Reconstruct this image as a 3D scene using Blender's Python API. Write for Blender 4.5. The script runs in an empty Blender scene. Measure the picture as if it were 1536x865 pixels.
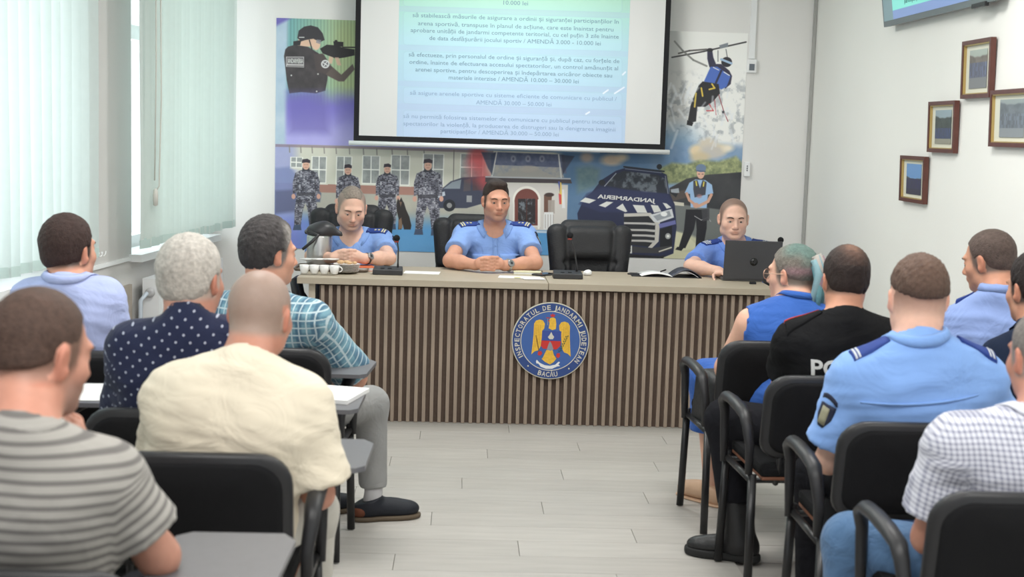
import bpy, bmesh, math, random
import numpy as np
from mathutils import Vector, Matrix, noise as mnoise
S = bpy.context.scene
C = S.collection
random.seed(7); np.random.seed(7)
# ---------------------------------------------------------------- camera
FPX, CAMH, HORIZ, ROLL = 2050.0, 1.6, 195.0, 0.030
YAW = math.atan((768 - 690) / FPX)
PITCH = math.atan((432.5 - HORIZ) / FPX)
RM = Matrix.Rotation(-YAW, 3, 'Z') @ Matrix.Rotation(math.pi/2 - PITCH, 3, 'X') @ Matrix.Rotation(ROLL, 3, 'Z')
RN = np.array(RM)
cam_d = bpy.data.cameras.new('camera'); cam = bpy.data.objects.new('camera', cam_d); C.objects.link(cam)
cam.matrix_world = Matrix.Translation((0, 0, CAMH)) @ RM.to_4x4()
cam_d.sensor_width = 36.0; cam_d.lens = FPX / 1536 * 36.0
cam_d.clip_start = 0.05; cam_d.clip_end = 200
cam_d.dof.use_dof = True; cam_d.dof.focus_distance = 7.9; cam_d.dof.aperture_fstop = 4.2
S.camera = cam
# ---------------------------------------------------------------- world, lights, exposure
W = bpy.data.worlds.new('daylight'); S.world = W; W.use_nodes = True
bg = W.node_tree.nodes['Background']; bg.inputs[0].default_value = (0.93, 0.97, 1.0, 1); bg.inputs[1].default_value = 1.15
S.view_settings.view_transform = 'Standard'; S.view_settings.look = 'None'
S.view_settings.gamma = 1; S.view_settings.use_curve_mapping = False
S.view_settings.exposure = 0.24
try:
    S.cycles.use_denoising = True
    S.cycles.max_bounces = 8
    S.cycles.diffuse_bounces = 4
    S.cycles.transmission_bounces = 6
except Exception: pass
def area_light(name, loc, rot, sx, sy, power, col=(1, 1, 1)):
    l = bpy.data.lights.new(name, 'AREA'); l.shape = 'RECTANGLE'; l.size = sx; l.size_y = sy; l.energy = power; l.color = col
    o = bpy.data.objects.new(name, l); C.objects.link(o); o.location = loc; o.rotation_euler = rot
    return o
# ceiling lamp panels of the room (their light; the panels themselves are built with the ceiling)
for i, (lx, ly) in enumerate([(-0.6, 2.2), (1.2, 2.2), (-0.6, 5.0), (1.2, 5.0), (0.3, 7.6)]):
    area_light('ceiling_lamp_light', (lx, ly, 2.93), (0, 0, 0), 0.58, 0.58, 26, (1.0, 0.985, 0.955))
# daylight entering through the two windows of the left wall
for (wy, wlen, pw) in ((4.9, 3.4, 20), (8.2, 1.3, 18)):
    area_light('window_daylight', (-1.63-.105*(9-wy)-.42, wy, 1.85), (0, -math.pi/2-.0, -.105), 1.7, wlen, pw, (.90, .97, 1.0))
# ---------------------------------------------------------------- pixel -> world point on a plane
def ray(px, py):
    d = RM @ Vector(((px - 768) / FPX, -(py - 432.5) / FPX, -1)); return d
def at(px, py, Y):
    d = ray(px, py); t = Y / d.y
    return Vector((d.x * t, Y, CAMH + d.z * t))
def atz(px, py, z):
    d = ray(px, py); t = (z - CAMH) / d.z
    return Vector((d.x * t, d.y * t, z))
def atx(px, py, X):
    d = ray(px, py); t = X / d.x
    return Vector((X, d.y * t, CAMH + d.z * t))
def proj(x, y, z):   # numpy world -> photo pixels (for prints on flat surfaces)
    v = np.stack([x, y, z - CAMH], -1) @ RN
    return 768 + FPX * v[..., 0] / -v[..., 2], 432.5 - FPX * v[..., 1] / -v[..., 2]
# ---------------------------------------------------------------- materials
def sset(n, names, val):
    for k in names:
        if k in n.inputs: n.inputs[k].default_value = val; return
def mat(name, col, rough=0.6, spec=0.3, metal=0.0, var=0.0, vscale=8.0, bump=0.0, bscale=60.0, stretch=(1, 1, 1), trans=0.0, emit=None, estr=1.0, sheen=0.0, attr=None, detail=3.0, coat=0.0):
    m = bpy.data.materials.new(name); m.use_nodes = True; nt = m.node_tree; N = nt.nodes; L = nt.links
    b = N['Principled BSDF']; b.inputs['Base Color'].default_value = (*col, 1); b.inputs['Roughness'].default_value = rough
    b.inputs['Metallic'].default_value = metal; sset(b, ['Specular IOR Level', 'Specular'], spec)
    if sheen: sset(b, ['Sheen Weight', 'Sheen'], sheen)
    if coat: sset(b, ['Coat Weight'], coat)
    tc = N.new('ShaderNodeTexCoord'); mp = N.new('ShaderNodeMapping'); L.new(tc.outputs['Object'], mp.inputs[0]); mp.inputs['Scale'].default_value = stretch
    src = None
    if attr:
        a = N.new('ShaderNodeAttribute'); a.attribute_name = attr; src = a.outputs['Color']
    if var:
        nz = N.new('ShaderNodeTexNoise'); nz.inputs['Scale'].default_value = vscale; nz.inputs['Detail'].default_value = detail; L.new(mp.outputs[0], nz.inputs['Vector'])
        mr = N.new('ShaderNodeMapRange'); mr.inputs['From Min'].default_value = 0.25; mr.inputs['From Max'].default_value = 0.75
        mr.inputs['To Min'].default_value = 1 - var; mr.inputs['To Max'].default_value = 1 + var; L.new(nz.outputs[0], mr.inputs[0])
        mx = N.new('ShaderNodeVectorMath'); mx.operation = 'SCALE'
        if src: L.new(src, mx.inputs[0])
        else: mx.inputs[0].default_value = col
        L.new(mr.outputs[0], mx.inputs['Scale']); src = mx.outputs[0]
    if src: L.new(src, b.inputs['Base Color'])
    if bump:
        nb = N.new('ShaderNodeTexNoise'); nb.inputs['Scale'].default_value = bscale; nb.inputs['Detail'].default_value = 4; L.new(mp.outputs[0], nb.inputs['Vector'])
        bp = N.new('ShaderNodeBump'); bp.inputs['Strength'].default_value = bump; bp.inputs['Distance'].default_value = 0.01
        L.new(nb.outputs[0], bp.inputs['Height']); L.new(bp.outputs[0], b.inputs['Normal'])
    if emit:
        sset(b, ['Emission Color'], (*emit, 1)); b.inputs['Emission Strength'].default_value = estr
    if trans:
        tb = N.new('ShaderNodeBsdfTranslucent'); tb.inputs[0].default_value = (*col, 1); ms = N.new('ShaderNodeMixShader'); ms.inputs[0].default_value = trans
        out = N['Material Output']; L.new(b.outputs[0], ms.inputs[1]); L.new(tb.outputs[0], ms.inputs[2]); L.new(ms.outputs[0], out.inputs[0])
    return m
def srgb(r, g, b):
    f = lambda c: (c/255/12.92 if c/255 <= 0.04045 else ((c/255 + 0.055)/1.055)**2.4)
    return (f(r), f(g), f(b))
# ---------------------------------------------------------------- mesh builder
class MB:
    def __init__(s): s.v = []; s.f = []; s.sm = []
    def add(s, vs, fs, smooth=False):
        o = len(s.v); s.v += [tuple(v) for v in vs]; s.f += [tuple(i + o for i in f) for f in fs]; s.sm += [smooth]*len(fs); return s
    def box(s, c, d, rot=None, bev=0.0):
        x, y, z = d[0]/2, d[1]/2, d[2]/2
        if bev:
            bm = bmesh.new(); bmesh.ops.create_cube(bm, size=1)
            for v in bm.verts: v.co = Vector((v.co.x*d[0], v.co.y*d[1], v.co.z*d[2]))
            bmesh.ops.bevel(bm, geom=list(bm.edges), offset=bev, segments=2, affect='EDGES', profile=0.6)
            vs = [v.co.copy() for v in bm.verts]; fs = [[v.index for v in f.verts] for f in bm.faces]; bm.free()
        else:
            vs = [Vector((i*x, j*y, k*z)) for i in (-1, 1) for j in (-1, 1) for k in (-1, 1)]
            fs = [(0, 1, 3, 2), (4, 6, 7, 5), (0, 4, 5, 1), (2, 3, 7, 6), (0, 2, 6, 4), (1, 5, 7, 3)]
        if rot is not None: vs = [rot @ v for v in vs]
        c = Vector(c); return s.add([v + c for v in vs], fs)
    def quad(s, *p): return s.add(p, [tuple(range(len(p)))])
    def tube(s, pts, r, n=10, ry=None, closed=False, cap=True):
        pts = [Vector(p) for p in pts]; m = len(pts); rr = r if isinstance(r, (list, tuple)) else [r]*m
        ring = []; up = None; vs = []
        for i, p in enumerate(pts):
            if closed: t = pts[(i+1) % m] - pts[i-1]
            else: t = pts[min(i+1, m-1)] - pts[max(i-1, 0)]
            t.normalize()
            if up is None: up = Vector((0, 0, 1)) if abs(t.z) < 0.9 else Vector((0, 1, 0))
            a = t.cross(up)
            if a.length < 1e-4: a = t.orthogonal()
            a.normalize(); b = a.cross(t).normalized(); up = b
            for k in range(n):
                w = 2*math.pi*k/n
                vs.append(p + a*math.cos(w)*rr[i] + b*math.sin(w)*(rr[i] if ry is None else rr[i]*ry))
        fs = []
        for i in range(m if closed else m-1):
            j = (i+1) % m
            for k in range(n): fs.append((i*n+k, i*n+(k+1) % n, j*n+(k+1) % n, j*n+k))
        s.add(vs, fs, True)
        if cap and not closed:
            o = len(s.v) - len(vs)
            s.f.append(tuple(o+k for k in range(n))[::-1]); s.sm.append(False)
            s.f.append(tuple(o+(m-1)*n+k for k in range(n))); s.sm.append(False)
        return s
    def lathe(s, prof, c=(0, 0, 0), n=24, rot=None):
        vs = []; c = Vector(c)
        for (r, z) in prof:
            for k in range(n):
                w = 2*math.pi*k/n; v = Vector((r*math.cos(w), r*math.sin(w), z))
                vs.append((rot @ v if rot is not None else v) + c)
        fs = [(i*n+k, i*n+(k+1) % n, (i+1)*n+(k+1) % n, (i+1)*n+k) for i in range(len(prof)-1) for k in range(n)]
        s.add(vs, fs, True)
        o = len(s.v) - len(vs)
        if prof[0][0] > 1e-4: s.f.append(tuple(o+k for k in range(n))[::-1]); s.sm.append(False)
        if prof[-1][0] > 1e-4: s.f.append(tuple(o+(len(prof)-1)*n+k for k in range(n))); s.sm.append(False)
        return s
    def sphere(s, c, r, n=14, m=9):
        rr = r if isinstance(r, (tuple, list)) else (r, r, r); c = Vector(c)
        vs = [c + Vector((0, 0, rr[2]))]
        for i in range(1, m):
            a = math.pi*i/m
            for k in range(n):
                w = 2*math.pi*k/n; vs.append(c + Vector((rr[0]*math.sin(a)*math.cos(w), rr[1]*math.sin(a)*math.sin(w), rr[2]*math.cos(a))))
        vs.append(c - Vector((0, 0, rr[2])))
        fs = [(0, 1+k, 1+(k+1) % n) for k in range(n)]
        for i in range(m-2):
            for k in range(n): fs.append((1+i*n+k, 1+(i+1)*n+k, 1+(i+1)*n+(k+1) % n, 1+i*n+(k+1) % n))
        l = len(vs)-1; fs += [(l, 1+(m-2)*n+(k+1) % n, 1+(m-2)*n+k) for k in range(n)]
        return s.add(vs, fs, True)
    def slabloop(s, loop, thick, nrm):    # closed outline extruded along a normal
        n = len(loop); nrm = Vector(nrm)*thick; loop = [Vector(p) for p in loop]
        vs = loop + [p + nrm for p in loop]
        return s.add(vs, [tuple(range(n))[::-1], tuple(range(n, 2*n))] + [(i, (i+1) % n, n+(i+1) % n, n+i) for i in range(n)])
    def build(s, name, m=None, parent=None, loc=None, fix=True):
        me = bpy.data.meshes.new(name); org = Vector(loc) if loc is not None else Vector((0, 0, 0))
        if loc is not None: vs = [tuple(Vector(v) - org) for v in s.v]
        else: vs = s.v
        me.from_pydata(vs, [], s.f); me.polygons.foreach_set('use_smooth', s.sm)
        if fix:
            bm = bmesh.new(); bm.from_mesh(me); bmesh.ops.recalc_face_normals(bm, faces=bm.faces); bm.to_mesh(me); bm.free()
        if m: me.materials.append(m)
        o = bpy.data.objects.new(name, me); C.objects.link(o)
        if loc is not None: o.location = org
        if parent: par(o, parent)
        return o
def par(o, parent):
    # children are built in world coordinates; keep them there
    w = Vector(o.location); o.parent = parent; p = parent
    while p: w = w - p.location; p = p.parent
    o.location = w
def tag(o, label=None, cat=None, group=None, kind=None):
    if label: o['label'] = label
    if cat: o['category'] = cat
    if group: o['group'] = group
    if kind: o['kind'] = kind
    return o
def thing(name, label, cat, loc=(0, 0, 0), group=None):
    o = bpy.data.objects.new(name, None); C.objects.link(o); o.location = loc; o.empty_display_size = 0.1
    return tag(o, label, cat, group)
def struct(name, mb, m, parent=None):
    o = mb.build(name, m, parent)
    if not parent: o['kind'] = 'structure'
    return o
def copy_tree(o, parent=None):
    c = o.copy(); C.objects.link(c); c.parent = parent
    for ch in list(o.children): copy_tree(ch, c)
    return c
def rrect(w, h, r, n=5, rt=None):   # rounded rectangle outline centred at 0 (x, z)
    out = []
    for (cx, cz, a0, rr) in ((w/2, h/2, 0, rt if rt is not None else r), (-w/2, h/2, 90, rt if rt is not None else r), (-w/2, -h/2, 180, r), (w/2, -h/2, 270, r)):
        sx = 1 if cx > 0 else -1; sz = 1 if cz > 0 else -1
        for i in range(n+1):
            a = math.radians(a0 + 90*i/n); out.append((cx - sx*rr + rr*math.cos(a), cz - sz*rr + rr*math.sin(a)))
    return out
# ---------------------------------------------------------------- room shell
XL9, XR, YB, ZC = -1.63, 2.28, 9.0, 2.98
def xl(y): return XL9 - 0.105*(YB - y)
LWD = Vector((0.105, 1, 0)).normalized()      # left wall runs slightly outwards towards the viewer
LWN = Vector((LWD.y, -LWD.x, 0))              # into the room
def lw(y, z, off=0.0):
    p = Vector((xl(y), y, z)); return p + LWN*off
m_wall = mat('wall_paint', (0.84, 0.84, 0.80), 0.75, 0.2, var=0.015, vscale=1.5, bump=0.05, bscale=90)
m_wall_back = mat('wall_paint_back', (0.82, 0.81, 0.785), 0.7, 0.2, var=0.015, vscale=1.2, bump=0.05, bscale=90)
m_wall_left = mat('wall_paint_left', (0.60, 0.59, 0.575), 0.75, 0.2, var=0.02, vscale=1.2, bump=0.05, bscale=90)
m_ceil = mat('ceiling_paint', (0.85, 0.85, 0.83), 0.8, 0.1)
m_joint = mat('floor_joint', (0.37, 0.35, 0.325), 0.7, 0.2)
Y0 = -1.0
struct('floor', MB().box((0.2, 4.1, -0.06), (5.6, 10.6, 0.10)), m_joint)
fl = bpy.data.objects['floor']
def plank_mat(i, c):
    m = mat('plank_laminate', c, 0.42, 0.35, var=0.10, vscale=3.0, stretch=(1.0, 9.0, 1.0), bump=0.06, bscale=30, detail=6)
    return m
pm = [plank_mat(i, c) for i, c in enumerate([(0.430, 0.410, 0.380), (0.412, 0.393, 0.364), (0.446, 0.426, 0.395), (0.421, 0.403, 0.375)])]
PW, PL = 0.192, 1.285
pmesh = []
for m in pm:
    mb = MB().box((0, 0, -0.004), (PL-0.002, PW-0.002, 0.010), bev=0.0012); o = mb.build('plank', m); pmesh.append(o.data); bpy.data.objects.remove(o)
row = 0; y = 3.0
while y < 9.0:
    off = (row*0.47) % PL
    x = -2.35 + off - PL
    while x < XR + 0.3:
        xc = x + PL/2
        if xl(y) - PL/2 < xc < XR + PL/2 - 0.05 and (abs(xc) < 1.45 or y > 5.0):
            o = bpy.data.objects.new('plank', pmesh[random.randrange(4)]); C.objects.link(o); o.parent = fl; o.location = (xc, y, 0)
        x += PL
    y += PW; row += 1
fb = MB().box((0.2, 0.95, -0.004), (5.4, 3.98, 0.008)); o = fb.build('near_floor_boards', pm[0], fl)
struct('ceiling', MB().box((0.2, 4.1, ZC + 0.05), (5.6, 10.6, 0.10)), m_ceil)
struct('wall_back', MB().box((0.3, YB + 0.06, 1.49), (4.6, 0.12, 3.0)), m_wall_back)
struct('wall_right', MB().box((XR + 0.06, 4.1, 1.49), (0.12, 10.2, 3.0)), m_wall)
# narrow strip in the back right corner, darker grey than the walls
struct('trim_1', MB().box((XR - 0.012, YB - 0.012, 1.49), (0.02, 0.02, 2.98)), mat('corner_strip', (0.42, 0.42, 0.40), 0.8))
# left wall with window openings, thickness 0.22
YW1 = (3.0, 6.62)      # near window opening along y
YW2 = (7.47, 8.92)     # far window opening
SILL = 0.86
def wall_seg(mb, y0, y1, z0, z1, t=0.25, off=0.0):
    a, b = lw(y0, 0, off), lw(y1, 0, off); n = -LWN*t
    lp = [Vector((a.x, a.y, z0)), Vector((b.x, b.y, z0)), Vector((b.x, b.y, z1)), Vector((a.x, a.y, z1))]
    mb.slabloop(lp, t, -LWN); return mb
wl = MB()
wall_seg(wl, -1.0, YW1[0], 0, 3); wall_seg(wl, YW1[0], YW1[1], 0, SILL); wall_seg(wl, YW1[0], YW1[1], 2.75, 3)
wall_seg(wl, YW1[1], YW2[0], 0, 3); wall_seg(wl, YW2[0], YW2[1], 0, SILL); wall_seg(wl, YW2[0], YW2[1], 2.75, 3); wall_seg(wl, YW2[1], 9.12, 0, 3)
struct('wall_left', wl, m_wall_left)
m_pvc = mat('white_window_plastic', (0.86, 0.87, 0.87), 0.35, 0.4)
m_glass = bpy.data.materials.new('window_glass'); m_glass.use_nodes = True
gN = m_glass.node_tree; gN.nodes.clear()
go = gN.nodes.new('ShaderNodeOutputMaterial'); gt = gN.nodes.new('ShaderNodeBsdfTransparent'); gg = gN.nodes.new('ShaderNodeBsdfGlossy'); gm = gN.nodes.new('ShaderNodeMixShader')
gm.inputs[0].default_value = 0.06; gg.inputs['Roughness'].default_value = 0.02; gt.inputs[0].default_value = (0.95, 0.97, 0.97, 1)
gN.links.new(gt.outputs[0], gm.inputs[1]); gN.links.new(gg.outputs[0], gm.inputs[2]); gN.links.new(gm.outputs[0], go.inputs[0])
for i, (y0, y1) in enumerate((YW1, YW2)):
    w = MB(); d = -0.16
    def bar(ya, yb, za, zb):
        wall_seg(w, ya, yb, za, zb, 0.07, d)
    bar(y0, y0+0.07, SILL, 2.75); bar(y1-0.07, y1, SILL, 2.75); bar(y0, y1, SILL, SILL+0.07); bar(y0, y1, 2.68, 2.75)
    n = 3 if i == 0 else 2
    for k in range(1, n):
        yy = y0 + (y1-y0)*k/n; bar(yy-0.05, yy+0.05, SILL, 2.75)
    bar(y0, y1, 2.05, 2.13)
    fr = struct('window_%d' % (i+1), w, m_pvc)
    for k in range(n):
        ya, yb = y0 + (y1-y0)*k/n + 0.05, y0 + (y1-y0)*(k+1)/n - 0.05
        for (za, zb) in ((SILL+0.07, 2.05), (2.13, 2.68)):
            g = MB(); wall_seg(g, ya, yb, za, zb, 0.012, d-0.03); g.build('pane', m_glass, fr)
    s = MB(); wall_seg(s, y0-0.04, y1+0.04, SILL-0.030, SILL+0.010, 0.20, 0.07); s.build('window_sill', m_pvc, fr)
# sill rail that runs on along the pier, as in the photo
rl = MB(); wall_seg(rl, YW1[1]-0.02, YW2[0]+0.02, 0.838, 0.858, 0.012, 0.012); struct('trim_2', rl, m_pvc)
# brown-grey protective board on the pier
bd = MB(); wall_seg(bd, 5.2, 7.43, 0.42, 0.71, 0.016, 0.017); struct('trim_3', bd, mat('protective_board', (0.36, 0.315, 0.27), 0.6, 0.3, var=0.04, vscale=20))
# outside: a pale facade strip seen through the gap is only sky light
# ---------------------------------------------------------------- ceiling lamps (panels)
m_lampf = mat('lamp_frame', (0.8, 0.8, 0.8), 0.4); m_diff = mat('lamp_diffuser', (0.95, 0.95, 0.92), 0.5, emit=(1, 0.98, 0.95), estr=4.0)
for (lx, ly) in [(-0.6, 2.2), (1.2, 2.2), (-0.6, 5.0), (1.2, 5.0), (0.3, 7.6)]:
    t = thing('ceiling_lamp', 'square white ceiling lamp panel '+{(-0.6, 2.2): 'over the rear left chairs', (1.2, 2.2): 'over the rear right chairs', (-0.6, 5.0): 'over the front left chairs', (1.2, 5.0): 'over the front right chairs', (0.3, 7.6): 'over the long desk'}[(lx, ly)], 'lamp', (lx, ly, 2.98), 'square ceiling lamp panels')
    f = MB()
    for (ox, oy, sx, sy) in ((-.3, 0, .02, .62), (.3, 0, .02, .62), (0, -.3, .58, .02), (0, .3, .58, .02)): f.box((lx+ox, ly+oy, 2.965), (sx, sy, 0.028))
    f.build('lamp_frame', m_lampf, t); MB().box((lx, ly, 2.966), (.58, .58, .02)).build('diffuser', m_diff, t)
# ---------------------------------------------------------------- vertical blinds
m_slat = mat('blind_fabric', (0.76, 0.83, 0.81), 0.85, 0.1, trans=0.6, var=0.03, vscale=30)
m_slat2 = mat('blind_fabric_far', (0.76, 0.83, 0.80), 0.85, 0.1, trans=0.5, var=0.03, vscale=30)
m_hem = mat('blind_hem_weight', (0.60, 0.72, 0.69), 0.8, 0.1, trans=0.3)
m_rail = mat('blind_rail', (0.85, 0.86, 0.86), 0.4, 0.4)
m_chain = mat('blind_chain', (0.62, 0.60, 0.55), 0.5, 0.4)
def blind(label, y0, y1, zb, pitch, off, ang, m, flat_from=None):
    a = lw(y0, 2.8, off); t = thing('vertical_blind', label, 'blind', (a.x, a.y, 2.80))
    r = MB(); wall_seg(r, y0-0.03, y1+0.03, 2.79, 2.84, 0.045, off+0.022); r.build('head_rail', m_rail, t)
    y = y0 + pitch/2; k = 0
    while y < y1:
        c = lw(y, 0, off + random.uniform(-.004, .004))
        an = math.radians(ang + random.uniform(-4, 4)); 
        if flat_from and y < flat_from: an = math.radians(8)
        d = (LWD*math.cos(an) + LWN*math.sin(an)); w = 0.0635; n = Vector((-d.y, d.x, 0))
        sl = MB(); vs = []; nz = 8; nx = 4; top = 2.79; bot = zb + random.uniform(-.004, .004)
        ph = random.uniform(0, 6)
        for iz in range(nz+1):
            z = top + (bot-top)*iz/nz
            for ix in range(nx+1):
                u = ix/nx - 0.5; bow = 0.016*(1-4*u*u) + 0.004*math.sin(iz*0.8+ph)*(iz/nz)
                vs.append(c + d*(u*w*2) + n*bow + Vector((0, 0, z)))
        nn = nx+1
        sl.add(vs, [(iz*nn+ix, iz*nn+ix+1, (iz+1)*nn+ix+1, (iz+1)*nn+ix) for iz in range(nz) for ix in range(nx)], True)
        s = sl.build('slat', m, t)
        h = MB(); p0 = c - d*w; p1 = c + d*w
        h.quad(p0+n*.002+Vector((0, 0, bot)), p1+n*.002+Vector((0, 0, bot)), p1+n*.002+Vector((0, 0, bot+.045)), p0+n*.002+Vector((0, 0, bot+.045)))
        h.build('hem_weight', m_hem, s)
        y += pitch; k += 1
    return t
b1 = blind('long pale green vertical blind covering the near window at the far left', 3.3, 6.66, 0.93, 0.108, 0.10, 25, m_slat)
b2 = blind('narrower pale green vertical blind on the far window beside the cream wall corner', 7.20, 8.86, 0.93, 0.066, 0.16, 28, m_slat2, 7.46)
# control cords
cc = MB()
pt = at(230, 0, 7.62); xx = lw(7.30, 0, 0.19)
cc.tube([xx + Vector((0, 0, 2.78)), xx + Vector((0.004, 0, 1.9)), xx + Vector((-0.004, 0, 1.28))], 0.0035, 6)
cc.tube([xx + Vector((0.02, 0.02, 2.78)), xx + Vector((0.026, 0.02, 1.7)), xx + Vector((0.015, 0.02, 1.25)), xx + Vector((-0.002, 0.01, 1.22))], 0.0035, 6)
cd = cc.build('pull_cord', m_chain, b2)
MB().lathe([(0.001, 0.04), (0.011, 0.03), (0.014, 0.0), (0.012, -0.05), (0.001, -0.055)], xx + Vector((0, 0, 1.20)), 10).build('cord_weight', m_chain, cd)
lc = MB(); base = lw(6.64, 0, 0.10)
for k in range(4):
    c0 = base + LWD*(0.02+0.045*k); lc.tube([c0 + Vector((0, 0, 0.945)) + LWD*(0.03*math.cos(a)) + Vector((0, 0, 0.022*math.sin(a))) for a in [math.pi + j*math.pi/5 for j in range(6)]], 0.0025, 5)
lc.build('link_chain', m_rail, b1)
# grey-white radiator below the far window
m_rad = mat('radiator_enamel', (0.80, 0.81, 0.82), 0.35, 0.4)
rd = thing('radiator', 'white panel radiator under the far window beside the pier', 'radiator', tuple(lw(8.0, 0.12, 0.1)))
rb = MB(); wall_seg(rb, 7.50, 8.75, 0.12, 0.735, 0.09, 0.14); rb.build('radiator_panel', m_rad, rd)
rc = MB(); wall_seg(rc, 7.56, 8.69, 0.18, 0.69, 0.004, 0.144); rc.build('front_panel', m_rad, rd)
q = lw(7.5, 0.66, 0.095)
MB().lathe([(0.022, 0), (0.026, 0.006), (0.024, 0.03), (0.012, 0.034)], q - LWD*0.0, 16, Matrix.Rotation(math.pi/2, 3, 'X')).build('valve_knob', mat('valve_grey', (0.45, 0.45, 0.46), 0.4, 0.5), rd)
pp = MB(); p0 = lw(7.44, 0, 0.06)
pp.tube([p0 + Vector((0, 0, 0.06)), p0 + Vector((0, 0, 0.62)), p0 + Vector((0.03, 0.03, 0.66))], 0.012, 10); pp.build('supply_pipe', mat('pipe_blue_grey', (0.50, 0.56, 0.63), 0.4, 0.5), rd)
# electrical trunking with a switch on the back wall
a = at(1129, 0, YB); b = at(1125, 88, YB); tr = MB().box((a.x+0.01, YB-0.009, (b.z+2.98)/2), (0.036, 0.018, 2.98-b.z)); struct('trim_4', tr, m_pvc)
sw = at(1127, 99, YB-0.01); t = thing('wall_thermostat', 'small white wall control with a grey screen at the foot of the white trunking', 'switch', (sw.x, YB, sw.z))
MB().box((sw.x, YB-0.014, sw.z), (0.062, 0.028, 0.088), bev=0.005).build('housing', m_pvc, t)
MB().box((sw.x, YB-0.029, sw.z-0.008), (0.034, 0.004, 0.042)).build('display', mat('grey_display', (0.16, 0.18, 0.21), 0.3), t)
s2 = at(1120, 253.5, YB-0.01); t = thing('wall_remote_holder', 'slim white remote control in its wall holder beside the mural edge', 'remote control', (s2.x, YB, s2.z))
MB().box((s2.x, YB-0.012, s2.z), (0.040, 0.024, 0.095), bev=0.004).build('housing', m_pvc, t)
for k, zz in enumerate((0.02, 0.006, -0.008)): MB().box((s2.x, YB-0.025, s2.z+zz), (0.008, 0.003, 0.009)).build('button', mat('grey_button', (0.2, 0.2, 0.22), 0.5), t)
# ---------------------------------------------------------------- long desk with slatted front
DZ, DF, DB, DX0, DXM, DX1 = 0.785, 7.31, 8.02, -0.875, 0.475, 1.71
m_oak = mat('beige_laminate', (0.43, 0.37, 0.285), 0.45, 0.35, var=0.06, vscale=4, stretch=(1, 8, 8), bump=0.03, bscale=60)
m_oakd = mat('beige_laminate_side', (0.50, 0.43, 0.335), 0.5, 0.3, var=0.06, vscale=4, stretch=(8, 8, 1))
m_slw = mat('walnut_slat', (0.31, 0.243, 0.19), 0.55, 0.25, var=0.14, vscale=10, stretch=(3, 3, 0.6), bump=0.05, bscale=80)
m_slb = mat('slat_backing', (0.12, 0.086, 0.068), 0.8, 0.15, var=0.1, vscale=50)
dk = thing('presenters_desk', 'long beige desk with vertical brown slatted front and round emblem', 'desk', ((DX0+DX1)/2, 7.65, 0))
for (a, b) in ((DX0, DXM-0.0015), (DXM+0.0015, DX1)):
    MB().box(((a+b)/2, (DF+DB)/2, DZ-0.0175), (b-a, DB-DF, 0.035), bev=0.002).build('desktop', m_oak, dk)
for x in (DX0+0.075, DX1-0.03):
    MB().box((x, (DF+DB)/2+0.02, (DZ-0.035)/2), (0.036, DB-DF-0.06, DZ-0.036), bev=0.002).build('side_panel', m_oakd, dk)
fp = MB().box(((DX0+DX1)/2+0.03, DF+0.062, (DZ-0.035)/2), (DX1-DX0-0.17, 0.02, DZ-0.037)); fpo = fp.build('front_panel', m_slb, dk)
mb = MB().box((0, 0, 0), (0.0185, 0.024, DZ-0.047)); o = mb.build('slat', m_slw); sm = o.data; bpy.data.objects.remove(o)
x = DX0+0.135; k = 0
while x < DX1-0.07:
    o = bpy.data.objects.new('slat', sm); C.objects.link(o); o.parent = fpo
    o.location = Vector((x, DF+0.040 + random.uniform(-.0006, .0006), (DZ-0.035)/2-0.003)); x += 0.0428; k += 1
# ---------------------------------------------------------------- organic bodies: smooth-blended solids meshed by surface nets
f32 = np.float32
def V3(p): return np.array(p, float)
def nrm(v): v = V3(v); return v/max(np.linalg.norm(v), 1e-9)
def cone(a, b, r1, r2, k=0.03, sx=None):   # round cone
    a, b = V3(a), V3(b)
    lo = np.minimum(a, b) - max(r1, r2); hi = np.maximum(a, b) + max(r1, r2)
    def f(x, y, z):
        ba = b - a; L2 = max((ba*ba).sum(), 1e-9)
        px, py, pz = x-a[0], y-a[1], z-a[2]
        t = np.clip((px*ba[0]+py*ba[1]+pz*ba[2])/L2, 0, 1)
        return np.sqrt((px-t*ba[0])**2+(py-t*ba[1])**2+(pz-t*ba[2])**2) - (r1+(r2-r1)*t)
    return dict(f=f, lo=lo, hi=hi, k=k, op='u')
def capped(a, b, r1, r2, k=0.03, flat=1.0, fax=(0, 0, 1), end=True):   # cone cut flat at b; optionally flattened along fax
    p = cone(a, b, r1, r2, k); a, b = V3(a), V3(b); n = nrm(b-a); g = p['f']
    def f(x, y, z):
        d = g(x, y, z)
        return np.maximum(d, (x-b[0])*n[0]+(y-b[1])*n[1]+(z-b[2])*n[2])
    p['f'] = f; return p
def ell(c, r, R=None, k=0.03, op='u'):
    c, r = V3(c), V3(r); m = r.max(); R = np.eye(3) if R is None else np.array(R)
    def f(x, y, z):
        X, Y, Z = x-c[0], y-c[1], z-c[2]
        u = X*R[0, 0]+Y*R[1, 0]+Z*R[2, 0]; v = X*R[0, 1]+Y*R[1, 1]+Z*R[2, 1]; w = X*R[0, 2]+Y*R[1, 2]+Z*R[2, 2]
        k0 = np.sqrt((u/r[0])**2+(v/r[1])**2+(w/r[2])**2); k1 = np.sqrt((u/r[0]**2)**2+(v/r[1]**2)**2+(w/r[2]**2)**2)
        return k0*(k0-1)/np.maximum(k1, 1e-6)
    return dict(f=f, lo=c-m, hi=c+m, k=k, op=op)
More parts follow.
